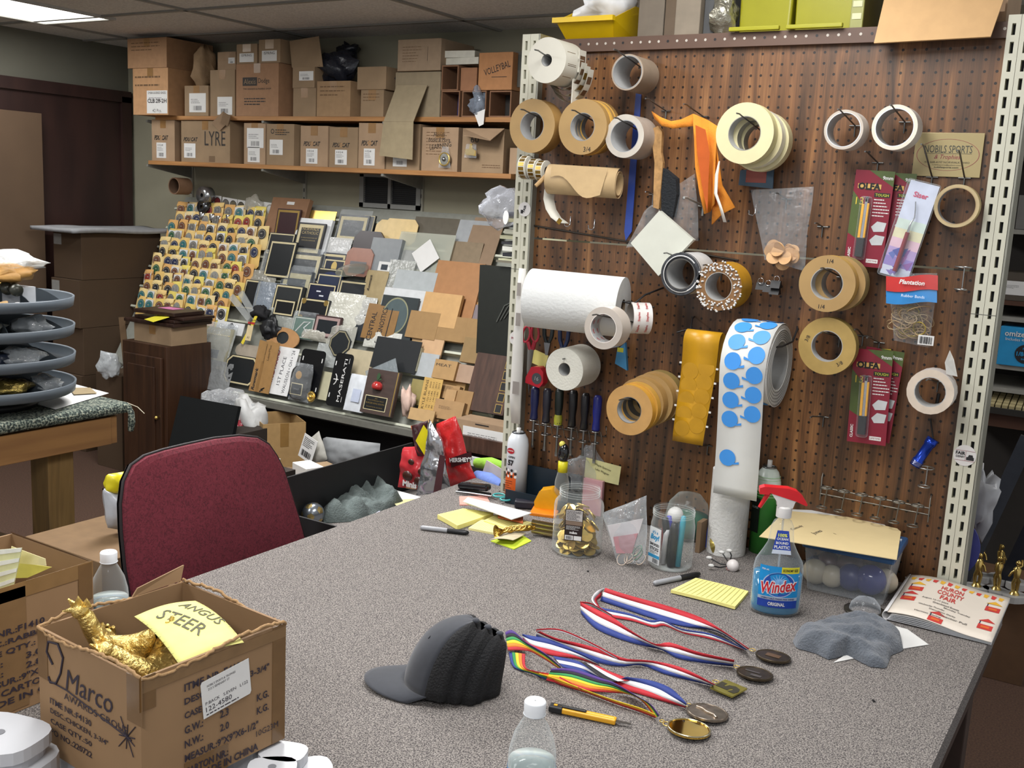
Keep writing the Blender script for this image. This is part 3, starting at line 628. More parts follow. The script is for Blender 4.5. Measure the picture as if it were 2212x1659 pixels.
bagi((716,630),(778,704),'big sheet of pale tissue foam draped mid rack','#dcdccf',.8,th=.03,name='foam_wrap',cat='wrap',seed=9)
bagi((770,640),(806,700),'smaller pale foam sheet beside the big tissue sheet','#cbccc6',.75,th=.02,name='foam_wrap',cat='wrap',seed=10)
sheet((835,621),(906,735),'white card frame behind the dark oval plaque','#c9cccd','white_card','card',lift=.004,th=.01)
plq((831,637),(890,725),'dark slate plaque with pale oval ring in clear sleeve','#2c3436',None,lift=.02,th=.01,deco=lambda b,w,h,z:(b.disc((w*.45,h*.55),w*.36,M('#8a8b6d'),30,ry=h*.42,r0=w*.33,z=z),b.disc((w*.45,h*.55),w*.33,M('#4c5a5c',.3),30,ry=h*.385,z=z-.0003)))
sheet((925,632),(989,700),'two tan leatherette boards standing below the orange-brown board','#c19a66','tan_board','board',rough=.6,th=.02,lift=.03)
sheet((1000,655),(1050,720),'mauve grey print packet beside the dark green board','#7f7478','print_packet','packet',rough=.7,lift=.0)
for k,(a,c,nm)in enumerate((((897,674),(946,740),'left'),((950,683),(1006,745),'middle'),((1007,690),(1046,750),'right'))):
 sheet(a,c,nm+' of three plain kraft cartons lined up behind the tan box','#98794f','kraft_carton','box',rough=.8,th=.035,lift=.0)
X,w,h=rframe((447,704),(484,800),.15,.02);t=thing('framed_award','tall bone-coloured bagged frame with scalloped top edge by the cabinet','frame',X=X)
B().box((w/2,h/2,0),(w,h,.02),M('#9d9a84',.5)).box((w*.5,h*.35,.011),(w*.4,h*.2,.002),M('#4d4f4c')).ob('board',t)
b=B()
for k in range(14):b.cyl((w*(.1+.8*k/13),h*.82,.01),(w*(.1+.8*k/13),h*.82,.014),.004,CRM,n=8)
b.ob('beads',t);B().pillow([(-.01,0,.0),(w+.01,0,.0),(w+.01,h+.03,.0),(-.01,h+.03,.0)],.05,film(haze=.25),wr=.005).ob('plastic_sleeve',t)
sheet((472,692),(524,722),'white card with a black arrowhead emblem below the envelopes','#dadcdc','emblem_card','card',lift=.03,deco=lambda b,w,h,z:b.add([(w*.35,h*.1,z),(w*.42,h*.75,z),(w*.55,h*.95,z),(w*.7,h*.6,z),(w*.62,h*.1,z),(w*.55,h*.5,z),(w*.45,h*.1,z)],[(0,1,2,3,4,5,6)],M('#2f3338')))
for k,(u0,v0,u1,v1)in enumerate(((500,640,540,690),(520,632,556,694))):
 P0=onPl(u0,v0,RP+RN*.08,RN);P1=onPl(u1,v1,RP+RN*.05,RN);d=(P1-P0)
 B().box((0,d.length/2,0),(.035,d.length,.012),film('#c2c6c4',.35,.1,0)).ob('acrylic_bar',label=('upper' if k else 'lower')+' of two clear acrylic bars leaning into a V by envelopes',cat='bar',X=fr(P0,RN.cross(d),d))
lump('black_pouch','black fabric pouch tucked under the clear plaques','pouch',onPl(563,676,RP+RN*.06,RN),.05,M('#17171a',.8),(1.2,.7,.8),.35,seed=3)
lump('black_pouch','crinkled black net pouch above the round cutout disc','pouch',onPl(585,712,RP+RN*.05,RN),.055,M('#1d1f22',.4),(1.1,.6,.9),.45,seed=5)
t=thing('hang_tag','cream swing tag with string on a cluster of coloured tags','tag',X=rframe((535,704),(549,733),.25,.05)[0])
B().box((.022,.045,0),(.042,.085,.002),M('#d8c69a')).text('A3',(.022,.02),.018,INK,z=.0015).ob('card',t);B().tube([(.022,.085,.002),(.02,.11,.01),(.05,.12,.0)],.0012,BLK).ob('string',t)
B().box((-.012,.02,-.006),(.02,.09,.002),M('#e3cf3c'),Rz(-.4)).box((.0,.12,-.004),(.02,.06,.002),M('#e3cf3c'),Rz(-.3)).box((.02,.1,-.003),(.05,.012,.002),M('#b0332e')).ob('colour_tag',t)
X,w,h=rframe((583,703),(641,762),.2,.02)
b=B();n=36;ro=w*.5;cx,cy=w/2,h/2
vs=[(cx+ro*math.cos(2*PI*k/n),cy+h*.5*math.sin(2*PI*k/n),.006)for k in range(n)]+[(cx+ro*.36*math.cos(2*PI*k/n),cy+h*.04+h*.27*math.sin(2*PI*k/n),.006)for k in range(n)]
b.add(vs,[(k,(k+1)%n,n+(k+1)%n,n+k)for k in range(n)],M('#b38758',.7));b.add([(a_[0],a_[1],0)for a_ in vs[:n]],[tuple(range(n))],M('#23282a'));b.add([(a_[0],a_[1],z)for z in(0,.006)for a_ in vs[:n]],[(k,(k+1)%n,n+(k+1)%n,n+k)for k in range(n)],M('#b38758',.7))
b.ob('oval_cutout',label='round tan cutout disc with an oval window behind the kraft sleeve',cat='disc',X=X)
bagi((585,664),(638,718),'clear sleeve with small silver plates under the black plaques','#c5c9c2',.4,card='#9fa39c',seed=11)
plq((641,683),(676,727),'green plaque with white swirling figure in sleeve','#45695a',M('#b9bdb5'),bag=True,inset=.08,lift=.012,deco=lambda b,w,h,z:b.tube([(w*.2,h*.3,z),(w*.5,h*.75,z),(w*.8,h*.8,z),(w*.55,h*.5,z),(w*.75,h*.3,z),(w*.6,h*.1,z)],.004,WHT,5))
plq((687,680),(731,735),'black plaque with thin maroon and white border','#1e2328',M('#a38a86'),base=M('#3c2424'),inset=.2,lift=.016)
bagi((655,704),(712,742),'flat foam sleeve lying across below the green plaque','#b9b7aa',.8,th=.03,name='foam_wrap',cat='wrap',seed=12)
plq((722,712),(752,775),'pointed black gothic arch plaque in foam sleeve','#202427',M('#8b8468'),lift=.01,th=.012,oct_=.35)
bagi((718,700),(760,770),'cloudy sleeve wrapped about the black gothic arch plaque','#cfcfc3',.4,seed=13)
sheet((757,676),(800,740),'dark crescent-edged plate behind the brown lettered plate','#2b3036','dark_plate','plate',oct_=.3)
sheet((799,655),(850,725),'brown plate with sideways black lettering ending in NOSTICS','#8b6a41','engraving_plate','plate',lift=.03,deco=lambda b,w,h,z:(b.text('CENTRAL',(w*.26,h*.36),h*.82,INK,h=w*.15,rot=PI/2,z=z,bold=.01),b.text('DIAGNOSTICS',(w*.56,h*.42),h*1.02,INK,h=w*.15,rot=PI/2,z=z,bold=.01),b.rect(w*.76,h*.02,w*.79,h*.96,z,INK)))
sheet((916,727),(952,775),'small peach board beside the tan box','#c3a07a','peach_board','board',rough=.7,th=.008,lift=.012)
X,w,h=rframe((959,700),(1016,790),.16,.012);carton(X@Rx(PI/2)@T(0,0,0)@T(0,-.04,0),w,.04,h,'tan kraft box standing in centre of the right side of rack',M('#b08d5b',.75),tape=False)
sheet((1010,730),(1045,790),'crumpled brown paper wad beside the tan kraft box','#8d7550','paper_wad','paper',rough=.9,th=.02)
sheet((902,760),(938,818),'light grey blank card below the kraft cartons','#a7acae','blank_card','card',lift=.012)
sheet((888,750),(905,805),'cloudy plastic roll end beside the black square plate','#a39f86','plastic_roll','roll',th=.03)
sheet((872,738),(916,765),'grey cloudy plastic strip above the plastic roll end','#a2a59c','plastic_strip','strip',th=.006)
sheet((949,778),(986,826),'tan box printed MEAT with plastic wrap','#a8875a','printed_box','box',th=.03,lift=.008,rough=.8,deco=lambda b,w,h,z:b.text('MEAT',(w*.42,h*.72),w*.68,INK,h=h*.14,z=z))
sheet((984,786),(1026,832),'pinkish kraft board in sleeve right of printed tan box','#a58a73','kraft_board','board',th=.02,rough=.5)
sheet((893,730),(920,770),'slim tan board behind the peach board','#b39469','tan_board','board',th=.006)
bagi((795,712),(862,760),'white foam packet behind the black square plate','#d5d6cd',.8,card=None,name='foam_wrap',cat='wrap',seed=14)
sheet((753,752),(800,815),'wrinkled parchment sheet left of the black square plate','#b6aa8c','parchment','paper',rough=.6)
sheet((817,726),(895,808),'large plain black square plate in the lower middle','#15191c','black_plate','plate',lift=.03,rough=.4)
sheet((799,782),(852,830),'clear grey triangle of plastic over the black square plate','#7d8588','plastic_offcut','sheet',mat=film('#9aa4a8',.45,.2,.1),lift=.06,rot=.5)
sheet((945,829),(994,868),'kraft box with printed lettering TIC SE in lower right','#a08057','printed_box','box',th=.03,lift=.006,rough=.8,deco=lambda b,w,h,z:(b.text('TIC',(w*.16,h*.7),h*.4,INK,rot=PI/2,z=z),b.text('SE',(w*.12,h*.25),h*.24,INK,rot=PI/2,z=z),b.lines(w*.3,h*.5,w*.9,h*.9,5,M('#5b4631'),z=z,seed=5)))
sheet((970,842),(985,872),'small upright kraft stick box in front of lettered kraft box','#ab8a60','kraft_box','box',th=.02,lift=.035,rough=.8)
sheet((983,842),(1018,900),'brown kraft box with tab to the right of stick box','#98784f','kraft_box','box',th=.03,lift=.01,rough=.8)
sheet((950,863),(1001,915),'kraft box with small block of print near front rail','#a38259','printed_box','box',th=.03,lift=.03,rough=.8,deco=lambda b,w,h,z:b.lines(w*.15,h*.5,w*.7,h*.68,4,M('#6b5238'),z=z,seed=6))
sheet((936,858),(955,885),'pale blue-white card stub by the front rail','#c9d0cf','card_stub','card',th=.004)
sheet((925,886),(950,912),'small plain kraft pouch by the front rail','#aa8b63','kraft_pouch','pouch',th=.015,lift=.03,rough=.8)
plq((497,764),(549,838),'black octagonal plaque with cream edge leaning at left of front row','#1f2325',CRM,oct_=.2,lift=.01)
sheet((514,741),(560,775),'pale round-topped card behind the black octagonal plaque','#aaa090','rounded_card','card',oct_=.3)
bagi((446,775),(494,850),'large frosted plastic sheet hanging over the left end of the rail','#b4b8b8',.5,th=.01,seed=15,name='plastic_sheet',cat='sheet')
sheet((588,745),(620,857),'white licence plate with red and black rows reading WAUSEON OH 24','#dfe0df','licence_plate','licence plate',th=.002,lift=.02,deco=lambda b,w,h,z:(b.text("YARD HOUND",(w*.30,h*.56),h*.7,M('#8c2a33'),h=w*.14,rot=PI/2,z=z,bold=.03),b.text("1ST PLACE",(w*.58,h*.5),h*.6,M('#34323c'),h=w*.11,rot=PI/2,z=z),b.text("WAUSEON • OH • '24",(w*.82,h*.5),h*.9,M('#34323c'),h=w*.11,rot=PI/2,z=z)))
X,w,h=rframe((563,734),(572,850),.22,.028);w=.145
b=B();b.prism([(0,0),(w,0),(w*1.0,h),(w*.8,h*.985),(w*.55,h*1.01),(w*.3,h*.985),(0,h)],0,.004,M('#9a7544',.7));b.rect(w*.32,.0,w*.46,h*.6,.0045,M('#8a673a',.5))
b.text('Rowmark',(w*.18,h*.24),h*.44,INK,h=w*.15,rot=PI/2,z=.005,bold=.03,shear=.3);b.text('HIGHEST PERFORMING',(w*.42,h*.75),h*.38,M('#4c3921'),rot=PI/2,z=.005);b.text('LaserMax',(w*.6,h*.78),h*.3,M('#4c3921'),rot=PI/2,z=.005)
b.tube([(w*.55,h*.02,.006),(w*.7,h*.06,.006),(w*.6,h*.06,.006),(w*.75,h*.1,.006)],.003,INK,5)
b.ob('kraft_sleeve',label='large brown kraft sleeve with black sideways lettering on the front row',cat='sleeve',X=X)
sheet((600,790),(634,858),'dark blue plate peeking right of the white licence plate','#24354f','blue_plate','plate',lift=.006)
sheet((588,760),(664,800),'white paper sheets behind the blank black licence plate','#c9cbc9','paper_sheets','paper',lift=.002)
def rplate(TL,BR,label,deco=None,lift=.03):
 X,w,h=rframe(TL,BR,.22,lift);b=B();c=.02;pts=[]
 for cx,cy,a0 in((w-c,h-c,0),(c,h-c,90),(c,c,180),(w-c,c,270)):pts+=[(cx+c*math.cos(math.radians(a0+k*30)),cy+c*math.sin(math.radians(a0+k*30)))for k in range(4)]
 b.prism(pts,0,.0015,M('#0e0f12',.25))
 for i in(.2,.8):b.box((w*.1,h*i,.0016),(.006,.022,.0004),WHT);b.box((w*.9,h*i,.0016),(.006,.022,.0004),WHT)if not deco else None
 if deco:deco(b,w,h,.0022)
 return b.ob('licence_plate',None,None,label,'licence plate',X=X)
sheet((690,740),(748,800),'clear film packet between the two black licence plates','#9fa3a1','film_packet','packet',mat=film('#c5cac8',.5,.2),lift=.004)
sheet((688,800),(716,868),'cream card between the two black licence plates','#bfbb9d','cream_card','card',lift=.004)
rplate((655,752),(683,864),'blank black licence plate with rounded corners behind the stone award')
X,w,h=rframe((637,790),(664,866),.3,.05);w=.115
t=thing('stone_award','rugged dark stone award with gold disc and framed plate in wrap','award',X=X)
b=B();sd=random.Random(4);P=[]
for k in range(26):a=2*PI*k/26;P.append((w/2+w*.5*math.cos(a)*(1+.08*sd.random())*min(1.25,1/max(abs(math.cos(a)),abs(math.sin(a))*.9+.1)),h/2+h*.5*math.sin(a)*(1+.06*sd.random())*min(1.15,1/max(abs(math.sin(a)),.7))))
b.prism(P,-.02,.012,M('#2e2d2c',.45,var=.35,sc=25,bump=.6,bsc=30));b.ob('slab',t,bev=.004)
B().disc((w*.42,h*.74),.021,M('#c79b58',.35,.4),24,z=.0128).ob('gold_disc',t)
B().box((w*.42,h*.3,.0126),(w*.68,h*.36,.002),CRM).box((w*.42,h*.3,.0134),(w*.62,h*.31,.002),M('#17191b',.3)).text('EAGLE',(w*.42,h*.3),w*.3,M('#8d8f90'),z=.0148).ob('plate',t)
B().pillow([(-.01,-.01,-.0),(w+.02,-.01,0),(w+.01,h+.02,0),(0,h+.02,0)],.07,film(haze=.1),wr=.006).ob('wrap',t)
X,w,h=rframe((664,845),(692,874),.3,.05)
b=B();n=40;b.add([(.03+(.026+.004*(k%2))*math.cos(2*PI*k/n),.03+(.026+.004*(k%2))*math.sin(2*PI*k/n),0)for k in range(n)],[tuple(range(n))],GOLD);b.torus((.03,.03,.002),.022,.003,GOLD);b.sph((.03,.03,.002),.01,GOLD)
b.ob('gold_medallion',label='scalloped gold medallion lying against the rail by the stone award',cat='medallion',X=X)
rplate((728,761),(741,882),'black licence plate with white trident and MASERATI lettering',lambda b,w,h,z:(b.text('MASERATI',(w*.63,h*.5),h*.8,WHT,h=w*.15,rot=PI/2,z=z),b.tube([(w*.22,h*.4,z),(w*.3,h*.44,z),(w*.34,h*.5,z),(w*.3,h*.56,z),(w*.22,h*.6,z)],.003,WHT,5),b.tube([(w*.16,h*.5,z),(w*.42,h*.5,z)],.003,WHT,5),b.rect(w*.8,h*.1,w*.82,h*.2,z,WHT),b.rect(w*.8,h*.82,w*.82,h*.92,z,WHT)),lift=.035)
X,w,h=rframe((762,807),(783,893),.2,.03);w=.13
b=B();b.pillow([(0,0,.01),(w,0,.01),(w,h,.01),(0,h,.01)],.02,M('#cfd4d9',.5),wr=.003);b.add([(w*.35,h*.25,.024),(w*.75,h*.25,.024),(w*.75,h*.6,.024),(w*.35,h*.6,.024)],[(0,1,2,3)],M('#b4bdd0',.5))
b.ob('white_packet',label='white paper packet with faint blue print beside the apple plaque',cat='packet',X=X)
X,w,h=rframe((821,799),(849,903),.22,.045);w=(onPl(849,903,RP+RN*.045,RN)-onPl(782,890,RP+RN*.045,RN)).x
X=X@T(onPl(782,890,RP+RN*.045,RN).x-X.translation.x,0,0)
t=thing('apple_plaque','dark wood teacher award plaque with a red apple and engraved black plate','plaque',X=X)
b=B();b.prism([(0,0),(w,0),(w,h),(0,h)],0,.02,M('#463833',.4,var=.15,sc=10,st=(1,6,1)));b.box((w*.955,h/2,.0205),(w*.03,h*.98,.001),GLD);b.ob('board',t,bev=.002)
B().box((w*.44,h*.24,.0208),(w*.7,h*.32,.0016),CRM).box((w*.44,h*.24,.0214),(w*.66,h*.29,.0018),M('#16181a',.3)).text('2024',(w*.44,h*.345),w*.08,GLD,z=.0226).text('Friend Of Education Award',(w*.44,h*.3),w*.5,GLD,z=.0226).text('BURGER KING SOUTH',(w*.44,h*.235),w*.58,GLD,h=h*.035,z=.0226).text('Presented by the city schools',(w*.44,h*.15),w*.5,GLD,z=.0226).ob('plate',t)
b=B();b.lathe([(.001,.012),(.008,.015),(.018,.018),(.026,.012),(.028,0),(.024,-.013),(.014,-.022),(.006,-.021),(.001,-.019)],M('#b03230',.18,var=.25,sc=20,coat=.5),20,X=T(w*.42,h*.62,.03)@Rx(-PI/2+.0)@Rx(PI));b.ob('apple',t)
b=B();b.prism([(0,0),(.01,.014),(.012,.03),(.0,.04),(-.008,.03),(-.008,.012)],.035,.037,M('#2c4a2b',.5),T(w*.42,h*.74,0));b.prism([(0,0),(.014,.004),(.022,.014),(.01,.012)],.036,.038,M('#2c4a2b',.5),T(w*.44,h*.74,0));b.ob('leaf',t)
lump('pink_cloth','crumpled pale pink tissue beside the apple plaque','tissue',onPl(880,868,RP+RN*.05,RN),.05,M('#d3b7a8',.8),(.7,.6,1.5),.3,seed=7)
sheet((893,818),(926,880),'olive gold ribbon strip behind the pink tissue','#8e8250','gold_ribbon','ribbon',rough=.5)
X,w,h=rframe((918,814),(928,890),.22,.04);w=.11
b=B();b.prism([(0,0),(w,0),(w,h),(0,h)],0,.0015,M('#cda862',.35,.3))
b.text('KYLE BURNS',(w*.2,h*.5),h*.86,M('#3b2d1a'),h=w*.13,rot=PI/2,z=.002)
for k in range(4):b.text('%d   %d LBS.  20%02d'%(70+5*k,122+9*k,9+k),(w*(.4+.15*k),h*.5),h*.78,M('#4a3920'),h=w*.075,rot=PI/2,z=.002)
b.ob('gold_plate',label='gold plate engraved KYLE BURNS with columns of weights',cat='plate',X=X)
sheet((889,880),(936,915),'plain tan board lying over the lower end of gold plate','#b39365','tan_board','board',th=.008,lift=.07,rough=.7)
X,w,h=rframe((1037,763),(1090,900),.15,.02);t=thing('perpetual_plaque','tall walnut plaque with a column of small black name plates','plaque',X=X)
B().prism([(0,0),(w,0),(w,h),(0,h)],0,.02,ramp_mat('walnut_board',[(.35,'#3a271e'),(.6,'#4d352a'),(.8,'#5a4032')],7,.4,4,(6,1,1))).ob('board',t,bev=.004)
for k in range(5):B().box((w*.86,h*(.1+.19*k),.0212),(w*.17,h*.15,.002),GLD).box((w*.86,h*(.1+.19*k),.0222),(w*.14,h*.13,.002),M('#121315',.3)).ob('name_plate',t)
p=onY(1010,925,1.30);carton(T(p.x,1.20,.505)@Rx(.0),.36,.12,.13,'kraft carton with a white shipping label at right end of front rail',KRAFT,tape=False,deco=lambda b,F,w,h:(lab(b,F,w*.12,h*.1,w*.85,h*.8,bar=False,seed=3),b.rect(w*.3,h*.9,w*.5,h*.94,.0006,INK,F)))
p=onY(985,930,1.2);q=onY(1100,960,1.2)
b=B();b.box((0,0,0),(.50,.02,.07),ramp_mat('walnut_board',[],0));b.ob('wood_plank',label='ribbed dark wood panel edge under the shipping label carton',cat='panel',X=T(p.x+.22,1.19,p.z-.045))
B().box((0,0,0),(.62,.02,.24),M('#c6c8c6',.5)).ob('white_board',label='large white board leaning below the display rack beside candy bags',cat='board',X=T(p.x+.25,1.12,p.z-.2))
ENVC=['#e3c37e','#e6cd8e','#e0bb6e','#e5cf9a','#d8a866','#dcc06a','#e2cf6a']
EMB=[('black','#2b2b2e'),('grey','#6e6c68'),('navy','#2c3350'),('brown','#6b4433'),('green','#2f5a3d'),('red','#8a2f2a'),('teal','#2f6a6e'),('silver','#8b8b86')]
protos={}
def env_proto(ci,ei,fold):
 k=(ci,ei,fold)
 if k in protos:return protos[k]
 m=M(ENVC[ci],.75,var=.06);w,h=.084,.140
 b=B();b.pillow([(0,0,.004),(w,0,.004),(w,h,.004),(0,h,.004)],.014,m,6,8,wr=.0015,fq=20,seed=ci+ei)
 if fold:b.pillow([(0,h*.8,.012),(w,h*.8,.012),(w,h*1.02,.004),(0,h*1.02,.004)],.014,m,5,4,wr=.002,seed=ei)
 e=B();em=M(EMB[ei][1],.45,var=.3,sc=60)
 if(ci+ei)%3==0:e.box((w*.5,h*.66,.0125),(w*.78,w*.85,.0006),WHT)
 e.disc((w*.5,h*.66),w*.36,em,18,z=.0140);e.disc((w*.5,h*.66),w*.29,M('#a9a698',.5),18,r0=w*.265,z=.0146);e.disc((w*(.5+.05*(ei%3-1)),h*.68),w*.11,M('#8d8a80',.4),6,ry=w*.05,z=.0146)
 protos[k]=(b,e);return protos[k]
shared={}
def envelope(X,ci,ei,fold,label):
 b,e=env_proto(ci,ei,fold);k=(ci,ei,fold)
 if k not in shared:
  r=thing('coin_envelope',label,'envelope',X=X,group='emblem envelopes on the rack')
  p1_=b.ob('packet',r);p2_=e.ob('emblem',r);shared[k]=(r,p1_,p2_)
 else:
  r0_,a_,c_=shared[k];r=r0_.copy();COL.objects.link(r);r.matrix_world=X;r['label']=label
  for q in(a_,c_):cc=q.copy();COL.objects.link(cc);cc.parent=r
ordn=['first','second','third','fourth','fifth','sixth','seventh','eighth','ninth','tenth','eleventh','twelfth']
rd=random.Random(11);yv=RS*math.cos(.3)+RN*math.sin(.3)
xr_=-3.22
for r in range(12):
 v=452+r*20.0
 sP=onPl(450,v+14,RP,RN);sv=(sP-RP).dot(RS)
 cols=10
 for c in range(cols):
  x=-4.05+c*.085+rd.uniform(-.012,.012)+(.02 if r%2 else 0)
  if x+.084>xr_+.02:continue
  ci=rd.randrange(7);ei=rd.choice((0,0,0,1,2,2,3,3,4,5,6,7))
  X=fr(rk(x,sv-.075+rd.uniform(-.006,.006),.004+.002*(c%3)),(1,rd.uniform(-.10,.10),rd.uniform(-.08,.08)),yv)
  envelope(X,ci,ei,(r*3+c)%4==0,'yellow envelope with %s emblem, %s row from top, %s from left'%(EMB[ei][0],ordn[r],ordn[c]))
zt=1.545
p=onPl(402,440,RP,RN);b=B();b.hring(.05,.044,.10,M('#7a5c45',.8),M('#8a6a50',.8),M('#5d4634',.8),24,BF((0,0,.05)))
b.ob('cardboard_tube',label='short brown cardboard tube at left end above the envelopes',cat='tube',X=T(onY(410,440,1.86).x,1.84,1.535))
for k,(u,v,r,lb,col)in enumerate(((447,422,.05,'silver foil tape roll standing above the envelopes','#a5a7a8'),(446,447,.038,'dark chrome label roll beside the cardboard tube','#5a5c5f'))):
 p=onY(u,v,1.85);B().lathe([(.012,0),(r,0),(r,.06),(.012,.06)],M(col,.2,.8,var=.2),24,X=Rx(PI/2)@Rz(0)).ob('tape_roll',label=lb,cat='roll',X=T(p.x,1.87,p.z))
for k,(u,v,c1,lb)in enumerate(((470,436,'#8a3a3c','red and white round sticker, leftmost on the strip above envelopes'),(488,440,'#77736c','grey round sticker, second on the strip above envelopes'),(504,443,'#6f6a58','olive round sticker, third on the strip above envelopes'),(521,446,'#5e594b','dark bronze round sticker, fourth on the strip above envelopes'))):
 p=onY(u,v,1.90);B().box((0,0,0),(.062,.075,.002),WHT).disc((0,0),.028,M(c1,.4,var=.3,sc=50),22,z=.0014).disc((0,0),.028,M('#3b3a3a'),22,r0=.024,z=.0018).ob('sticker_card',label=lb,cat='sticker',X=BF(p)@Rz(-.08))
lump('plastic_bag','clear bag with round sticker roll at right of the sticker strip','bag',onY(548,443,1.88),.065,film('#d9d6c8',.35),(1,.5,.9),.2,seed=9)
for k,(u,v)in enumerate(((577,453),(584,478))):
 p=onY(u,v,1.9-k*.03);B().box((0,0,0),(.115,.085,.002),WHT if k==0 else M('#b4a58c')).disc((.025,0),.034,M('#9b9890'),22,z=.0014,ry=.034).disc((.025,0),.026,WHT,22,z=.0018).ob('sticker_card',label=('upper' if k==0 else 'lower')+' white card with grey wreath sticker left of maroon plaque',cat='sticker',X=BF(p)@Rz(-.06))
for k,(u,v)in enumerate(((430,466),(452,470),(467,474),(488,472))):
 p=onY(u,v,1.80);B().lathe([(.022,0),(.024,.002),(.024,.04),(.022,.042),(.001,.042)],M('#c9cacb',.15,.9),20).ob('silver_cap',label='%s small silver cup in the row above the coin envelopes'%ordn[k],cat='cup',group=None,X=T(p.x,1.83,p.z-.02))
def hook(P,L,label,tip=.02,droop=0,r=.0019,base=True,m=None):
 """P: point on board (Y=0); a wire peg sticking L towards the viewer with an upturned tip"""
 m=m or WIRE;x,z=P.x,P.z;b=B()
 up=.16*L-droop
 b.tube([(0,.0,0),(0,-L,up),(-.0,-L-tip*.6,up+tip*.12),(0,-L-tip*1.5,up+tip*.1)],r,m,6)
 b.tube([(-.013,-.002,0),(.013,-.002,0)],r,m,6);b.tube([(0,-.002,0),(0,-.002,-.025)],r,m,6)
 return b.ob('peg_hook',None,None,label,'hook',X=T(x,-.0015,z))
TAN=M('#a38453',.55,var=.05,sc=20);TANS=M('#9c7a45',.6,var=.08,sc=40);CREAM=M('#cbc298',.6,var=.03)
def rollat(u,v,yf,Rpx,ripx,L,label,face=TAN,side=None,core=None,name='tape_roll',cat='tape roll',splits=(),hk=True,hlen=None,deco=None,yaw=0,pitch=0,group=None,hooklab=None,n=44):
 c=onY(u,v,-yf);k=ppm(c);R_,r_=Rpx/k,ripx/k
 F=fr(c,(1,0,0),(0,0,1))@Ry(yaw)@Rx(pitch)
 t=thing(name,label,cat,X=F,group=group);side=side or face;core=core or M('#8f8f8d',.5)
 z=0;parts=list(splits)or[(L,1.0,face,side,0,0)]
 for i,(l,f,fm_,sm_,dx,dz)in enumerate(parts):
  b=B();b.hring(R_*f,r_,l,fm_,sm_,core,n,T(dx,dz,z-l));z-=l+.0008
  if i==0 and deco:deco(b,R_,r_)
  b.ob('tape' if len(parts)>1 else 'roll',t)
 b=B();b.hring(r_*1.0,r_*.955,-z-.002,core,core,M('#a9aaa9',.45),n,T(0,0,z+.002));b.ob('core',t)
 if hk:
  Pk=V((c.x,0,c.z+r_*.93-.004-.16*yf));hook(Pk,hlen or(yf+.03),hooklab or('wire peg hook holding the '+label.split(',')[0][:60]))
 return c,R_,r_,t
WR=M('#c6c3b6',.55,var=.02);GL=M('#9a7a34',.25,.8,var=.3,sc=40)
c,R_,r_,t=rollat(1181,130,.19,48,13,.10,'big white label roll with loose tail of gold labels at top left of board',WR,WR,M('#4a4743',.8),name='label_roll',cat='label roll',hooklab='wire peg hook through the big white label roll',deco=lambda b,R,r:[b.add([(R*1.004*math.cos(a),R*1.004*math.sin(a),z)for a in(a0,a0+.55)for z in(-.012,-.055)],[(0,1,3,2)],GL)for a0 in(-.75,-.15)])
for k in range(4):
 b=B();z0,z1_=-.060-.008*k,-.098+.0*k;s_=1.0+.13*k;pts=[]
 for i in range(15):
  a=PI*(1.02+.96*i/14);pts.append((R_*1.02*math.cos(a)+.006*k,R_*(.25-.12*k)+R_*1.12*s_*math.sin(a)))
 vs=[(x,y,z)for x,y in pts for z in(z0,z0-.032)]
 b.add(vs,[(2*i,2*i+1,2*i+3,2*i+2)for i in range(14)],WR,True)
 for i in range(0,13,2):b.add([(pts[i+q][0]*1.004,pts[i+q][1]-.0008,z0+zz)for q in(0,1)for zz in(-.005,-.027)],[(0,1,3,2)],M('#6f5640',.35,.3)if k%2 else GL)
 b.ob('label_tail',t)
b=B();b.box((R_*.72,-R_*1.0,-.085),(.003,R_*1.9,.034),WR,Rz(-.0));b.box((R_*.98,R_*.1,-.085),(.003,R_*1.0,.036),WR);b.box((R_*.985,R_*.1,-.085),(.0032,R_*.5,.026),M('#6f5640',.35,.3));b.ob('label_strip',t)
rollat(1355,156,.12,38,35,.095,'empty grey cardboard core on long hook near the top left',M('#9b8c7b',.7),M('#8d7d6b',.7),M('#84898b',.45),name='cardboard_core',cat='core',hooklab='long wire peg hook above the empty grey core',hlen=.17)
TANW=dict(face=TAN,side=TANS,core=M('#8a8d8d',.35,.3))
rollat(1149,272,.13,57,30,.05,'tan tape roll at the far left, lapping over the cream post',hooklab='wire peg hook in the tan roll beside the left post',**TANW)
Y2=M('#d0a34d',.55)
rollat(1258,274,.14,59,30,.07,'stack of four tan and yellow tape rolls marked in pen, upper left',TAN,TANS,M('#8a8d8d',.35,.3),splits=[(.022,1,TAN,TANS,0,0),(.012,1,Y2,Y2,.002,0),(.012,.98,TAN,TANS,.003,.002),(.02,.97,Y2,TANS,.006,.003)],deco=lambda b,R,r:b.text('3/4',(R*.25,-R*.8),R*.3,INK),hooklab='wire peg hook in the stack of four tan rolls')
rollat(1349,294,.13,46,34,.085,'thick pale grey tape roll in front of the blue strip',M('#b9b2a6',.5),M('#a79b8f',.55),M('#94979a',.4),hooklab='wire peg hook inside the thick pale grey roll')
rollat(1608,288,.15,65,37,.03,'large cream masking tape roll with a second roll behind it',CREAM,CREAM,M('#8e8c80',.5),splits=[(.03,1,CREAM,M('#cfc795',.5),0,0),(.028,.98,CREAM,M('#d9d6c6',.25),.012,-.008),(.03,1.0,CREAM,CREAM,.018,-.014)],hooklab='wire peg hook in the large cream masking tape')
rollat(1822,280,.10,42,37,.055,'small white tape roll, left of the two white rolls at upper right',M('#b6ac9f',.6),M('#d6cfc7',.55),M('#c5c8cb',.5),hooklab='wire peg hook in the left white roll at upper right')
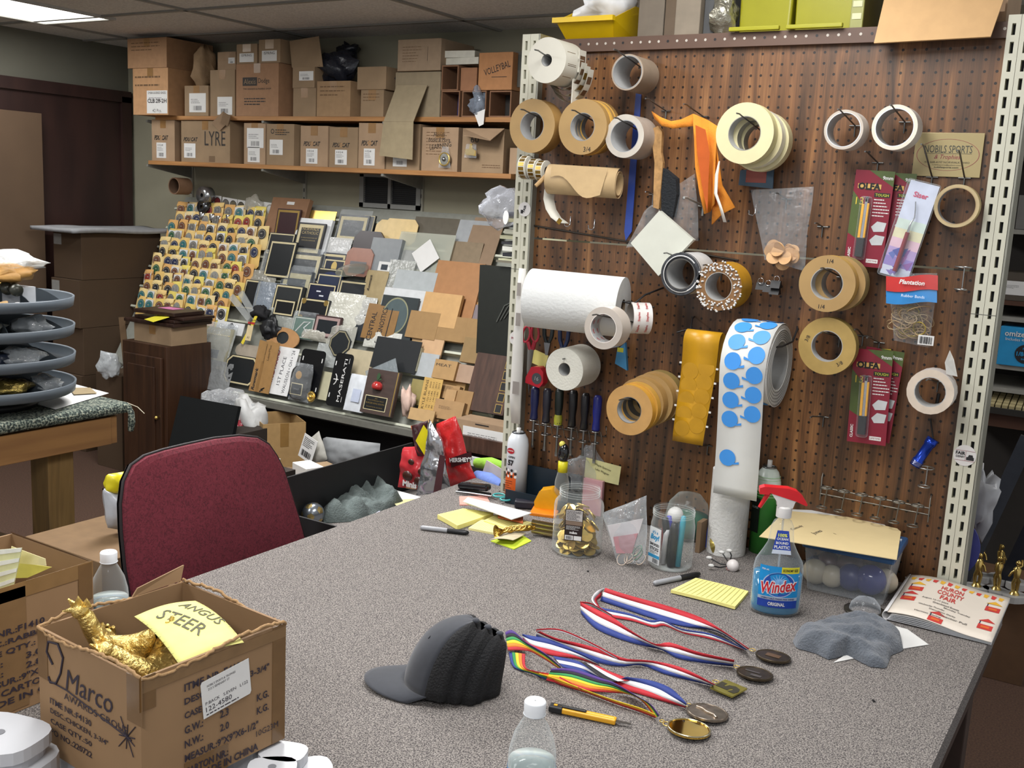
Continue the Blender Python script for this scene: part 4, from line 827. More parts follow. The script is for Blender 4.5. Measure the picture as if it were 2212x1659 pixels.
rollat(1932,275,.10,48,41,.055,'white tape roll overlapping the gold name plate at upper right',M('#d9cfbe',.55),M('#ddd9d2',.5),M('#d5d8dc',.45),hooklab='wire peg hook in the white roll by the gold plate')
rollat(2066,445,.05,46,40,.028,'thin cream tape ring hanging at the right below the gold plate',M('#b7a47c',.6),M('#cbb684',.6),M('#a8906a',.6),hk=False,name='tape_ring',cat='tape roll')
rollat(1786,613,.13,61,35,.05,'tan tape roll marked in pen, upper of two at right centre',TAN,M('#a68a4b',.55),M('#a5a49f',.35,.2),splits=[(.03,1,TAN,M('#b5924c',.5),0,0),(.04,.98,TAN,M('#958250',.6),.016,.0)],deco=lambda b,R,r:(b.text('1/4',(R*.05,R*.8),R*.22,INK),b.text('1/4',(-R*.1,-R*.82),R*.22,INK)),hooklab='wire peg hook in the upper pen-marked tan roll')
rollat(1786,748,.11,62,34,.028,'tan tape roll marked in pen, lower of two at right centre',M('#a58a4d',.55),M('#8f7a40',.6),M('#a5a49f',.35,.2),deco=lambda b,R,r:(b.text('3/8',(-R*.7,R*.2),R*.22,INK,rot=1.2),b.text('3/8',(R*.5,-R*.55),R*.22,INK,rot=.6)),hooklab='wire peg hook in the lower pen-marked tan roll')
c,R_,r_,t=rollat(2009,847,.09,49,33,.045,'pale tape roll with a torn white tail at the lower right',M('#cdbfae',.55),M('#c9c2bd',.5),M('#a9abab',.5),hooklab='wire peg hook in the pale roll with torn tail',n=22)
B().quad([(R_*.55,R_*.85,-.01),(R_*.95,R_*.75,-.03),(R_*.75,R_*1.5,-.02),(R_*.55,R_*1.9,-.015),(R_*.42,R_*1.35,-.012)],M('#dcdad2',.5)).ob('tape_tail',t,solid=.0008)
RED=M('#b0393b',.6);CLR=film('#d9cfc3',.55,.1,0)
def staples(b,R,r):
 for k in range(9):
  a=2*PI*k/9
  for zz in(-.012,-.034):
   b.text('Staples',(0,0),.026,RED,T(0,0,0)@Rz(a)@T(r*.948,0,zz)@Ry(-PI/2)@Rz(PI/2),z=.0004,bold=.02)
rollat(1303,709,.25,46,32,.048,'clear packing tape roll with red printed core below the towel roll',CLR,CLR,M('#d6cfc8',.5),deco=staples,hooklab='wire peg hook in the clear packing tape roll')
c=onY(1180/4.367+1090,640/4.367+540,-.12);R1_=34/ppm(c)
F=fr(c,V((.75,.65,.15)).cross(V((0,0,1)))*-1,(0,0,1));F=fr(c,(.66,-.75,0),(0,0,1))
t=thing('tape_roll','white paper tape ring printed with red wording beside the packing tape','tape roll',X=F)
b=B();b.hring(R1_,R1_*.93,.05,M('#cfc8c0',.5),M('#d9d5d0',.5),M('#a8a29a',.5),32,T(0,0,-.05))
for k in range(8):
 a=2*PI*k/8+.2
 for zz in(-.014,-.036):b.text('Staples',(0,0),.024,RED,Rz(a)@T(R1_+.0002,0,zz)@Ry(PI/2)@Rz(PI/2),z=.0006,bold=.02)
b.ob('roll',t)
hook(onY(1405,662,0),.12,'long peg hook carrying the red printed tape ring')
TP=M('#cfcec3',.9,var=.02,bump=.2,bsc=180)
rollat(1219,798,.155,46,14.5,.10,'white toilet paper roll hanging above the screwdrivers',TP,TP,M('#6d5f50',.8),name='toilet_paper',cat='toilet paper',hk=False,pitch=.02)
hook(V((onY(1219,798,-.155).x,0,onY(1219,798,-.155).z+.004)),.15,'peg hook running through the toilet paper roll',tip=.01)
a_=onY(1147,643,-.17);e_=onY(1346,664,-.12);k=ppm(a_);R_=63/k;ax=(e_-a_);L=ax.length
F=fr(a_,(0,0,1),ax.cross(V((0,0,1))));F=fr(a_,V((0,0,1)).cross(ax)*-1,(0,0,1));zx=ax.normalized();xx=V((0,0,1)).cross(zx).normalized();F=fr(a_,xx,zx.cross(xx))
t=thing('paper_towel_roll','large white paper towel roll mounted sideways at left of board','paper towel',X=F)
B().hring(R_,.021,L,M('#c9cbc9',.9),M('#cdcfcd',.92,var=.015,bump=.18,bsc=120),M('#7c6a55',.8),48).ob('roll',t,bev=.004)
B().tube([e_+V((-.02,0,.016)),e_+V((.03,0,.012)),e_+V((.045,.03,.035)),e_+V((.055,.12,.05))],.0025,BLK,6).ob('bent_hook',label='black bent wire hook holding the paper towel roll end',cat='hook')
c,R_,r_,t=rollat(1359,886,.20,55,29,.03,'stack of tan and yellow tapes on one hook at lower left',TAN,TANS,M('#6a6c6d',.4,.3),splits=[(.022,1,M('#b98f55',.55),M('#c79438',.5),0,0),(.02,1,M('#c1923f',.55),M('#b98f3e',.5),.004,.004),(.03,1.02,TAN,TANS,.008,.012),(.026,1.05,TAN,TANS,.018,.018),(.03,1.05,TAN,M('#86713f',.6),.026,.024)],hooklab='black tipped hook in the lower left tape stack')
c,R_,r_,t=rollat(1470,592,.12,46,33,.10,'white paper roll with frayed black layered end in centre',M('#34363a',.5,var=.6,sc=60),M('#cfcfcd',.6),M('#5a564e',.6),name='paper_roll',cat='roll',hk=False)
b=B()
for k in range(5):b.torus((0,0,.001-.0012*k),R_*(.80+.05*k),.0016,WHT if k%2 else BLK,36,5,arc=5.2,a0=.7*k)
b.ob('frayed_edge',t)
c,R_,r_,t=rollat(1552,619,.12,52,31,.075,'yellow backed roll with white bead tabs around its face',M('#7d5a35',.6),M('#bd8a1e',.45),M('#a3a29c',.5),name='dot_roll',cat='roll',hk=False)
b=B();rd=random.Random(3)
for k in range(150):
 a=rd.uniform(0,2*PI);q=rd.uniform(r_*1.12,R_*1.05);b.sph((q*math.cos(a),q*math.sin(a),.001),.0028,WHT,6,sc=(1,1,.5+rd.random()))
b.ob('bead_tabs',t);hook(onY(1560,585,0),.10,'peg hook inside the beaded yellow roll')
hook(onY(1478,560,0),.10,'peg hook inside the frayed paper roll')
YS=M('#c08f1c',.35,var=.06);AMB=M('#b4861b',.35)
def strip(pts,wx,m,th=.0008,X=None):
 b=B();vs=[]
 for(x,y,z)in pts:vs+=[(x-wx/2,y,z),(x+wx/2,y,z)]
 b.add(vs,[(2*i,2*i+1,2*i+3,2*i+2)for i in range(len(pts)-1)],m,True,X);return b
def hstrip(name,label,cat,top,wtop,bot,wbot,yf,yb,m,deco=None,arch=.03,back=.5):
 """sheet hung over a hook: arched top then falling in front; pixel centre+width at top and bottom"""
 P0=onY(top[0],top[1],-yf);P1=onY(bot[0],bot[1],-yf+.01);k=ppm(P0);w0=wtop/k;w1=wbot/ppm(P1)
 b=B();N=14;vs=[];path=[]
 for i in range(7):a=PI*(1-i/6);path.append((P0.x,-yf+arch+arch*math.cos(a)*-1 if False else-yf+arch*(1-math.cos(PI/2*(1-i/6)*1.0)),P0.z-arch*(1-math.sin(PI/2*i/6)),w0))
 path=[(P0.x+.0,yb*-1,P0.z-back*(P0.z-P1.z),w0)]+[(P0.x,-yf+(yf-yb)*(1+math.cos(PI*i/8))/2,P0.z-arch+arch*math.sin(PI*i/8),w0)for i in range(9)]
 for i in range(1,N+1):
  f=i/N;path.append((P0.x*(1-f)+P1.x*f,-yf+.006*math.sin(f*5),(P0.z-arch)*(1-f)+P1.z*f,w0*(1-f)+w1*f))
 for x,y,z,ww in path:vs+=[(x-ww/2,y,z),(x+ww/2,y,z)]
 b.add(vs,[(2*i,2*i+1,2*i+3,2*i+2)for i in range(len(path)-1)],m,True)
 return b,path
t=thing('dot_strip','amber yellow strip with faint round dots and white edge tabs hanging on hook','strip',(0,0,0))
b,path=hstrip('','','',(1516,716),82,(1490,955),70,.13,.085,YS,back=.45)
b.ob('strip',t,solid=.0006)
b=B();tb=B()
tabs_=0
for i in range(12,22):
 x,y,z,ww=path[i]
 for s in(-1,1):b.disc((x+s*ww*.23,z+(.012 if s>0 else 0)),ww*.24,AMB,20,fr((0,y-.0012,0),(1,0,0),(0,0,1)))if i%2 else None
 if i%2==0:B().box((x-ww/2-.003,y,z),(.006,.002,.0045),WHT).ob('edge_tab',t);B().box((x+ww/2+.003,y,z-.005),(.006,.002,.0045),WHT).ob('edge_tab',t)
b.ob('dots',t)
B().tube([onY(1462,718,-.11),onY(1492,710,-.10),onY(1496,688,-.03),onY(1500,684,0)],.002,BLK,6).ob('bent_hook',label='black wire hook above the amber dot strip',cat='hook')
BLUE=M('#3f8fdc',.45,var=.02)
ctr=onY(1684,790,-.112);Rr=88/ppm(ctr);Lr=.108
F=fr(ctr,(0,1,0),(0,0,1))
t=thing('label_roll','big white roll of bright blue round labels with strip hanging to the table','label roll',X=F)
b=B();b.hring(Rr,Rr*.60,Lr,M('#cbcbc7',.5,var=.3,sc=200),WHT,M('#8e8f8d',.5),56,T(0,0,-Lr))
b.ob('roll',t);lay=B()
for k in range(11):lay.torus((0,-.0006*k,.0004),Rr*(.63+.033*k),.0009,M('#8d8d88' if k%2 else '#dcdcd8',.6),44,4)
lay.ob('layers',t)
def cdisc(b,a,zc,rr,R,X=None):
 vs=[]
 for j in range(20):
  p,q=rr*math.cos(2*PI*j/20),rr*math.sin(2*PI*j/20);aa=a+q/R;vs.append((R*math.cos(aa),R*math.sin(aa),zc+p))
 b.add(vs,[tuple(range(20))],BLUE,True,X)
for k in range(13):
 a=2*PI*k/13
 for q,of in((-.028,0),(-.079,PI/13)):d_=B();cdisc(d_,a+of,q,.0195,Rr+.0007);d_.ob('blue_label',t)
inv=F.inverted()
SP=[]
for i in range(9):a=PI/2*(1.25-i/8*1.25);SP.append(V((0,-math.cos(a),math.sin(a)))*(Rr+.004))
zb_=onY(1571,1072,-.19).z-ctr.z
for i in range(1,15):f=i/14;SP.append(V((-.02*f*0,-(Rr+.004)+.012*math.sin(f*PI)+.03*f*f,zb_*f)))
def spt(i,x):p=SP[i];return inv@(ctr+V((x-.0*i,p.y,p.z)))
vs=[]
for i in range(len(SP)):vs+=[spt(i,-Lr-.004-(.0 if i<9 else 0)),spt(i,.0 if i<9 else-.002)]
b=B();b.add([tuple(v)for v in vs],[(2*i,2*i+1,2*i+3,2*i+2)for i in range(len(SP)-1)],M('#d2d3cf',.5,var=.02),True);b.ob('strip',t,solid=.0005)
arc=[0]
for i in range(1,len(SP)):arc.append(arc[-1]+(SP[i]-SP[i-1]).length)
def at_arc(s_):
 i=next((i for i in range(len(arc)-1)if arc[i+1]>=s_),len(arc)-2);f=(s_-arc[i])/(arc[i+1]-arc[i]);return SP[i].lerp(SP[i+1],f)
def sdisc(s0,xc,rr,tabs):
 vs=[];nn=22
 def pt(p,q):P=at_arc(max(.001,s0+q));P2=at_arc(max(.002,s0+q+.002));tdir=(P2-P).normalized();nrm=V((0,-abs(tdir.z)-.01,tdir.y)).normalized();nrm=V((0,tdir.z,-tdir.y));nrm=nrm if nrm.y<0 or nrm.z>.5 else-nrm;return inv@(ctr+V((xc+p,P.y,P.z))+nrm*.0026)
 b=B();b.add([tuple(pt(rr*math.cos(2*PI*j/nn),rr*math.sin(2*PI*j/nn)))for j in range(nn)],[tuple(range(nn))],BLUE,True)
 q=tabs;b.add([tuple(pt(q*(rr-.003),.010)),tuple(pt(q*(rr+.009),.006)),tuple(pt(q*(rr+.009),.012)),tuple(pt(q*(rr-.006),.015))],[(0,1,2,3)],BLUE)
 b.ob('blue_label',t)
for k in range(7):sdisc(.045+.0475*k,-Lr+.027,.0205,1)
for k in range(7):sdisc(.025+.0475*k,-.026,.0205,-1)
sdisc(.045+.0475*7+.05,-Lr+.027,.0205,1)
B().tube([onY(1660,752,-.17),onY(1690,748,-.14),onY(1712,738,-.05),onY(1722,712,-.02),onY(1722,706,0)],.0025,BLK,6).ob('bent_hook',label='black wire hook through the roll of blue labels',cat='hook')
t=thing('label_roll','row of three small white rolls with gold label strips beside left post','label roll',X=T(*onY(1150,362,-.12)))
for k,(dx,r)in enumerate(((-.018,.031),(.010,.028),(.034,.028))):
 b=B();G=T(dx,0,-.004*k)@Ry(PI/2)@Rz(0);b.hring(r,.012,.022,WR,WR,M('#4a4743'),28,G@T(0,0,-.011))
 for j in range(16):
  a=2*PI*j/16;b.add([(r*1.01*math.cos(aa),r*1.01*math.sin(aa),z)for aa in(a,a+.3)for z in(-.008,.008)],[(0,1,3,2)],GL,False,G)
 b.ob('roll',t)
a_=onY(1187,388,-.13);e_=onY(1338,398,-.10);ax=e_-a_;zx=ax.normalized();xx=V((0,0,1)).cross(zx).normalized();F=fr(a_,xx,zx.cross(xx));L=ax.length;R_=33/ppm(a_)
KP=M('#b99e74',.75,var=.05,bump=.1,bsc=40);t=thing('kraft_paper_roll','loose roll of torn tan kraft paper hanging sideways at left of board','paper roll',X=F)
b=B();n=60
pr_=[(R_*(1-.0065*i)*math.cos(.21*i+1.6),R_*(1-.0065*i)*math.sin(.21*i+1.6))for i in range(n)]
b.add([(x,y,z)for x,y in pr_ for z in(0,L)],[(2*i,2*i+1,2*i+3,2*i+2)for i in range(n-1)],KP,True);b.ob('roll',t,solid=.0008)
vs=[];N=12
for i in range(N+1):
 f=i/N;vs+=[(-R_*1.05,R_*.95,.02+(L-.04)*f),(-R_*1.12,R_*(.15-1.15*f+.35*math.sin(f*7)),.02+(L-.055)*f)]
B().add(vs,[(2*i,2*i+1,2*i+3,2*i+2)for i in range(N)],KP).ob('torn_flap',t,solid=.0008)
b=B();p0,p1=onY(1157,402,-.17),onY(1200,362,-.13);b.tube([p0,(p0+p1)/2,p1],[.005,.007,.005],M('#a58558',.7),6);b.ob('wooden_stick',label='short split wooden stick across end of the kraft roll',cat='stick')
pts=[(1190,393),(1183,410),(1181,430),(1186,452),(1197,470),(1213,482)]
b=B();vs=[]
for i,(u,v)in enumerate(pts):P=onY(u,v,-.12-.006*i);vs+=[P+V((-.008,-.004,0)),P+V((.014,.014,0))]
b.add(vs,[(2*i,2*i+1,2*i+3,2*i+2)for i in range(len(pts)-1)],WR,True);b.ob('label_curl',label='curling white backing strip hanging under the kraft paper roll',cat='strip',solid=.0008)
P=onY(1208,478,-.155);B().box((0,0,0),(.012,.001,.014),GL,Ry(.6)).ob('gold_label',label='single small gold label at the end of the white curl',cat='label',X=T(*P))
def poly(pix,yf,th,m,name,label,cat,X=None,deco=None,bev=0):
 P=[onY(u,v,-yf)for u,v in pix];c=sum(P,V())/len(P);F=BF(c)
 b=B();b.prism([(p.x-c.x,p.z-c.z)for p in P],-th/2,th/2,m)
 if deco:deco(b)
 return b.ob(name,None,None,label,cat,X=F,bev=bev),c
poly([(1374,200),(1386,200),(1365,500),(1352,520),(1349,500)],.012,.003,M('#27408c',.4),'blue_strip','long narrow blue plastic strip hanging behind the grey roll','strip')
FELT=M('#dc8b2d',.95,var=.06,sc=60,bump=.2,bsc=300)
t=thing('felt_cloth','orange felt cloth draped from two hooks in the upper middle','cloth',(0,0,0))
def gridpts(rows,m,yfun,name,t,nu=10):
 b=B();n=len(rows[0]);R=[]
 for i,row in enumerate(rows):
  for j,(u,v)in enumerate(row):R.append(onY(u,v,-yfun(i,j)))
 b.add(R,[(i*n+j,i*n+j+1,(i+1)*n+j+1,(i+1)*n+j)for i in range(len(rows)-1)for j in range(n-1)],m,True);return b.ob(name,t,solid=.003)
gridpts([[(1408,240),(1425,252),(1450,262),(1472,258),(1497,246)],[(1412,250),(1428,262),(1452,268),(1474,264),(1497,262)],[(1414,256),(1430,272),(1454,278),(1476,275),(1500,272)]],FELT,lambda i,j:.07+.01*math.sin(j*1.5),'top_edge',t)
gridpts([[(1497,246),(1512,252),(1530,260),(1548,272)],[(1500,300),(1520,296),(1535,300),(1547,305)],[(1502,360),(1528,350),(1540,350),(1545,345)],[(1512,420),(1533,410),(1540,400),(1543,395)],[(1522,462),(1534,458),(1538,450),(1543,440)]],FELT,lambda i,j:[.085,.05,.055,.09][j],'main_fold',t)
gridpts([[(1540,300),(1548,320)],[(1538,400),(1560,400)],[(1540,440),(1588,448)],[(1538,485),(1560,462)]],FELT,lambda i,j:.06+.02*j,'lower_corner',t)
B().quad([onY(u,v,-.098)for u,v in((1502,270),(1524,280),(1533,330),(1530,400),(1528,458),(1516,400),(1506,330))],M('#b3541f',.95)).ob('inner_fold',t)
hook(onY(1440,240,0),.10,'left peg hook holding up the orange felt');hook(onY(1520,252,0),.10,'right peg hook holding up the orange felt')
b=B();vs=[]
for u,v,w_ in((1554,348,3),(1548,378,7),(1546,418,7),(1556,445,6),(1566,480,7)):P=onY(u,v,-.11);vs+=[P+V((-w_*.0006,0,0)),P+V((w_*.0006,0,0))]
b.add(vs,[(2*i,2*i+1,2*i+3,2*i+2)for i in range(4)],M('#d8d2c8',.5),True);b.ob('white_ribbon',label='thin white ribbon tail in front of the orange felt',cat='ribbon',solid=.0008)
t=thing('brush','paint-speckled wooden handled brush with black bristles hanging upside up','brush',(0,0,0))
P=[onY(u,v,-.06)for u,v in((1411,278),(1424,272),(1432,285),(1430,330),(1434,352),(1430,400),(1425,452),(1413,448),(1414,400),(1416,352),(1412,320))];c=P[0]
B().prism([(p.x,p.z)for p in P],-.006,.006,M('#a57f4f',.7,var=.25,sc=80),fr((0,-.06,0),(1,0,0),(0,0,1))).ob('handle',t,bev=.003)
P=[onY(u,v,-.055)for u,v in((1434,362),(1462,385),(1464,420),(1455,470),(1432,462),(1430,400))]
B().prism([(p.x,p.z)for p in P],-.012,.012,M('#171b1f',.9,bump=.5,bsc=200),fr((0,-.05,0),(1,0,0),(0,0,1))).ob('bristles',t,bev=.004)
P=[onY(u,v,-.075)for u,v in((1427,455),(1500,518),(1425,596),(1365,525))]
t=thing('white_pad','white square pad in clear wrap hanging by one corner in centre','pad',(0,0,0))
b=B();b.prism([(p.x,p.z)for p in P],-.008,.008,M('#c7c9bd',.5,var=.03),fr((0,-.075,0),(1,0,0),(0,0,1)));b.ob('pad',t,bev=.002)
P=[onY(u,v,-.04)for u,v in((1352,535),(1510,520),(1500,375),(1390,455))]
B().pillow(P,.02,film(haze=.06),wr=.008,fq=12).ob('wrap',t)
P=[onY(u,v,-.06)for u,v in((1648,560),(1735,585),(1757,403),(1622,410))]
t=thing('plastic_bag','clear zip bag of wooden discs hanging at centre right of board','bag',(0,0,0))
B().pillow(P,.035,film(haze=.07),wr=.007,fq=14,seed=3).ob('bag',t)
b=B();rd=random.Random(5);WD=M('#c39a6c',.7,var=.12)
for k in range(16):
 u=1660+rd.random()*66;v=535+rd.random()*32-(1 if u<1690 else-1)*4;P=onY(u,v,-.06+.012*rd.uniform(-1,1));G=fr(P,(1,rd.uniform(-.5,.5),rd.uniform(-.4,.4)),(rd.uniform(-.3,.3),rd.uniform(-.6,.6),1))
 w=B();b.cyl((0,0,-.0015),(0,0,.0015),.017,WD,n=18,X=G)
b.ob('wooden_discs',t)
hook(onY(1700,430,0),.06,'peg hook holding the bag of wooden discs')
poly([(1600,368),(1672,360),(1670,408),(1596,400)],.02,.006,M('#3a5264',.5),'card_packet','blue and red card packet mostly hidden behind the masking tape','packet',deco=lambda b:b.rect(-.026,-.012,.026,.018,.0036,M('#8c4438',.5)))
t,_=poly([(1335,755),(1352,740),(1356,800),(1330,785)],.03,.01,M('#3f88b8',.4),'blue_packet','small blue and yellow packet behind the packing tape','packet',deco=lambda b:b.rect(-.012,.012,.006,.024,.0056,M('#c9c93c')))
MAR=M('#7d1f30',.35,var=.03);OLV=M('#4b5a2c',.4);YLW=M('#e2a628',.35)
def knifepack(tl,h_px,yf,rot,label,front=True):
 P=onY(tl[0],tl[1],-yf);k=ppm(P);h=h_px/k;w=h*.40;X=BF(P)@Rz(rot)
 t=thing('knife_pack',label,'package',X=X);b=B();b.box((w/2,-h/2,0),(w,h,.0012),MAR)
 z=.0008
 b.add([(w*.35,0,z),(w,0,z),(w,-h*.16,z)],[(0,1,2)],OLV);b.add([(0,-h*.22,z),(w*.4,-h*.4,z),(w*.4,-h*.75,z),(0,-h*.66,z)],[(0,1,2,3)],OLV)
 b.text('9mm',(w*.84,-h*.07),w*.26,WHT,z=z+.0004,bold=.02);b.text('OLFA',(w*.4,-h*.165),w*.58,M('#0f0f10'),z=z+.0008,bold=.05);b.rect(w*.1,-h*.19,w*.7,-h*.14,z+.0004,M('#c8a258',.4))
 b.rect(w*.55,-h*.27,w*.95,-h*.225,z+.0004,M('#1d1d1a'));b.text('TOUGH',(w*.75,-h*.248),w*.34,M('#c9c93c'),z=z+.0008)
 b.text('13',(w*.2,-h*.32),w*.2,M('#c9b23c'),z=z+.0008);b.lines(w*.56,-h*.48,w*.98,-h*.28,6,WHT,z=z+.0004,th=.3,seed=2)
 for j,yy in enumerate((.58,.72)):b.add([(w*.58,-h*(yy),z+.0004),(w*.72,-h*(yy-.06),z+.0004),(w*.96,-h*(yy-.05),z+.0004),(w*.92,-h*(yy+.04),z+.0004),(w*.66,-h*(yy+.05),z+.0004)],[(0,1,2,3,4)],M('#b9bcbd',.4))
 b.text('CLASSIC',(w*.1,-h*.88),h*.14,WHT,rot=PI/2,z=z+.0004,bold=.03);b.box((w*.72,-h*.935,z),(w*.3,h*.04,.0006),WHT);b.text('LIFETIME',(w*.72,-h*.935),w*.26,MAR,z=z+.0006)
 b.ob('card',t)
 if front:
  b=B();b.box((w*.40,-h*.5,.008),(w*.075,h*.42,.008),M('#b7b9ba',.25,.8));b.box((w*.33,-h*.55,.008),(w*.07,h*.4,.009),YLW);b.box((w*.46,-h*.52,.008),(w*.05,h*.36,.009),YLW);b.box((w*.38,-h*.8,.008),(w*.2,h*.2,.011),BLK);b.box((w*.4,-h*.3,.008),(w*.07,h*.06,.008),BLK)
  b.ob('knife',t,bev=.001)
  B().box((w*.39,-h*.6,.009),(w*.3,h*.66,.018),film(haze=.02,bump=0)).ob('blister',t,bev=.006)
 return t
knifepack((1902,372),190,.030,-.02,'back one of the upper pair of maroon utility knife packs',False)
knifepack((1850,366),205,.045,-.03,'front utility knife pack of the upper maroon pair, right of masking tape')
knifepack((1872,748),200,.028,-.05,'back one of the lower pair of maroon utility knife packs',False)
knifepack((1845,752),205,.045,.03,'front utility knife pack of lower pair, with black and yellow knife')
poly([(1897,753),(1925,755),(1920,790),(1895,786)],.02,.002,M('#cbbf2f',.5),'price_tag','small yellow tag sticking out behind the lower knife packs','tag')
hook(onY(1897,352,0),.10,'peg hook above the upper knife packs');hook(onY(1900,740,0),.10,'peg hook above the lower knife packs',droop=-.005)
P=onY(1968,388,-.045);k=ppm(P);h,w=208/k,62/k;X=BF(P)@Rz(-.21)
t=thing('tool_pack','slim clear pack with pastel card holding a red handled hook tool','package',X=X)
b=B();b.box((w/2,-h/2,0),(w,h,.001),M('#c9d0e2',.4));z=.0007;rd=random.Random(8)
for j in range(12):
 x=w*rd.random()*.7;y=-h*(.72+.24*rd.random());b.add([(x,y,z+j*.00003),(x+w*.3,y+h*.07*rd.random(),z+j*.00003),(x+w*.22,y-h*.05,z+j*.00003)],[(0,1,2)],M(rd.choice(['#7f6fb0','#5f6fb5','#a06aa8','#8b5fa0','#4f57a0'])))
for j,cc in enumerate(('#c9d9cf','#d8d4b0','#d9b8c6','#b09ac9','#8f7fbf')):b.rect(0,-h*(.50+.1*j),w,-h*(.40+.1*j),z-.0001,M(cc,.4))
b.text('Siser',(w*.5,-h*.13),w*.5,M('#c2496a'),z=z+.0006,bold=.03);b.ob('card',t)
b=B();b.tube([(w*.5,-h*.94,.01),(w*.5,-h*.52,.01)],[.0055,.005],M('#7e2730',.35),10);b.tube([(w*.5,-h*.52,.01),(w*.5,-h*.42,.01),(w*.56,-h*.36,.01),(w*.5,-h*.28,.01),(w*.42,-h*.2,.01)],[.003,.002,.0016,.0014,.0012],CHROME,8);b.ob('hook_tool',t)
B().box((w/2,-h*.5,.008),(w*1.12,h*1.03,.018),film(haze=.03,bump=.1,bsc=15)).ob('blister',t,bev=.005)
P=[onY(u,v,-.004)for u,v in((1983,284),(2124,290),(2120,384),(1966,380))];c=sum(P,V())/4;w=(P[1].x-P[0].x+P[2].x-P[3].x)/2;h=(P[0].z-P[3].z+P[1].z-P[2].z)/2
t=thing('name_plate','brass coloured plate lettered NOBILS SPORTS & Trophies at upper right','plate',X=BF(c)@Rz(-.0))
MRN=M('#8a3040',.5)
b=B();b.box((0,0,0),(w,h,.0015),M('#a3946a',.38,.35,var=.06,sc=3));b.ob('plate',t,bev=.0006)
b=B();z=.0012;b.disc((0,0),w*.46,MRN,50,ry=h*.36,r0=w*.452,z=z)
b.text('NOBILS SPORTS',(0,h*.13),w*.7,M('#3b3f3a'),h=h*.17,z=z);b.text('& Trophies',(0,-h*.06),w*.38,MRN,h=h*.13,z=z,shear=.3);b.text('419 668-4197 NORWALK OHIO',(0,-h*.17),w*.66,M('#3b3527'),h=h*.045,z=z);b.text('nobilssports@yahoo.com',(0,-h*.235),w*.42,M('#3b3527'),h=h*.035,z=z);b.text('nobilssports.com',(0,-h*.29),w*.36,M('#2b2820'),h=h*.05,z=z,bold=.02);b.rect(-w*.35,h*.025,w*.35,h*.032,z,M('#3b3f3a'))
b.ob('lettering',t)
hook(onY(2014,383,0),.13,'long hook crossing the left part of the brass plate',droop=-.04);hook(onY(2084,385,0),.10,'long hook crossing the right part of the brass plate',droop=-.035)
P=[onY(u,v,-.05)for u,v in((1930,735),(2010,752),(2025,590),(1915,590))]
t=thing('rubber_band_bag','clear bag with red and blue header filled with tan rubber bands','bag',(0,0,0))
B().pillow(P,.045,film(haze=.06),wr=.006,fq=14,seed=5).ob('bag',t)
b=B()
for(u0,v0,u1,v1),cc in(((1914,596,2026,628),'#b8322f'),((1914,628,2024,655),'#2f7fbf')):
 vs=[];
 for i in range(7):
  f=i/6;y=.078+.004*math.sin(PI*f);vs+=[onY(u0+(u1-u0)*f,v0+3*math.sin(6*f),-y),onY(u0+(u1-u0)*f,v1+3*math.sin(6*f),-y-.003)]
 b.add(vs,[(2*i,2*i+1,2*i+3,2*i+2)for i in range(6)],M(cc,.25),True)
c=onY(1970,610,-.088);b.text('Plantation',(0,0),.055,WHT,BF(c),bold=.03,shear=.2);c=onY(1972,640,-.092);b.text('Rubber Bands',(0,0),.05,M('#dfe8f2'),BF(c))
b.ob('header',t)
b=B();rd=random.Random(9)
for k in range(40):
 c=onY(rd.uniform(1938,1992),rd.uniform(668,722),-.05-rd.uniform(-.014,.016));b.torus(c,rd.uniform(.012,.026),.0013,M(rd.choice(['#b59a72','#c3aa83','#a58a66','#b59a72','#9f8a2f'])),16,4,a=(1,rd.uniform(-.4,.4),rd.uniform(-.3,.3)),b=(rd.uniform(-.3,.3),rd.uniform(-.5,.5),rd.uniform(.3,1)))
b.ob('rubber_bands',t)
c=onY(2000,735,-.076);B().box((0,0,0),(.034,.001,.022),WHT).bars(-.014,-.008,.014,.008,INK,fr((0,-.001,0),(1,0,0),(0,0,1))).ob('barcode',t).location=c
a_=onY(1976,1006,-.04);e_=onY(2016,948,-.03);d=(e_-a_);F=fr(a_,V((0,1,0)).cross(d),d.cross(V((0,1,0)).cross(d)));zx=d.normalized();xx=V((0,1,0)).cross(zx).normalized();F=fr(a_,xx,zx.cross(xx));L=d.length
t=thing('flashlight','small blue metal flashlight hanging near the right post','flashlight',X=F);BM=M('#1f3fa8',.22,.7,var=.1)
B().lathe([(.001,0),(.013,0),(.0135,L*.2),(.0115,L*.25),(.0115,L*.75),(.0135,L*.8),(.014,L),(.001,L)],BM,22).ob('body',t)
b=B();[b.torus((0,0,L*(.05+.035*k)),.0134,.0006,CHROME,20,4)for k in range(4)];b.ob('knurl_rings',t)
B().tube([e_,onY(2012,920,-.015),onY(2010,905,-.004)],.002,BLK,5).ob('lanyard',label='short black lanyard above the blue flashlight',cat='cord')
B().tube([onY(2028,850,-.012),onY(2022,880,-.012)],.004,BLK,6).ob('black_strap',label='black strap visible inside the pale tape roll with tail',cat='strap')
def ringhook(u,v,h=.045,lab='',dy=.0):
 P=onY(u,v,0);b=B();m=M('#a9aaa8',.3,.9)
 for zz,r in((h/2,.017),(-h/2,.013)):b.torus((0,-.03,zz),r,.0016,m,20,6)
 b.tube([(0,-.013,h/2),(0,-.013,-h/2)],.0016,m,6);b.tube([(0,-.013,h*.2),(0,0,h*.2)],.0016,m,6)
 return b.ob('ring_hook',None,None,lab,'hook',X=T(P.x,-.001,P.z))
ringhook(2083,600,.05,'double ring tool hook beside the right post, upper');ringhook(2004,1025,.045,'double ring tool hook under the blue flashlight')
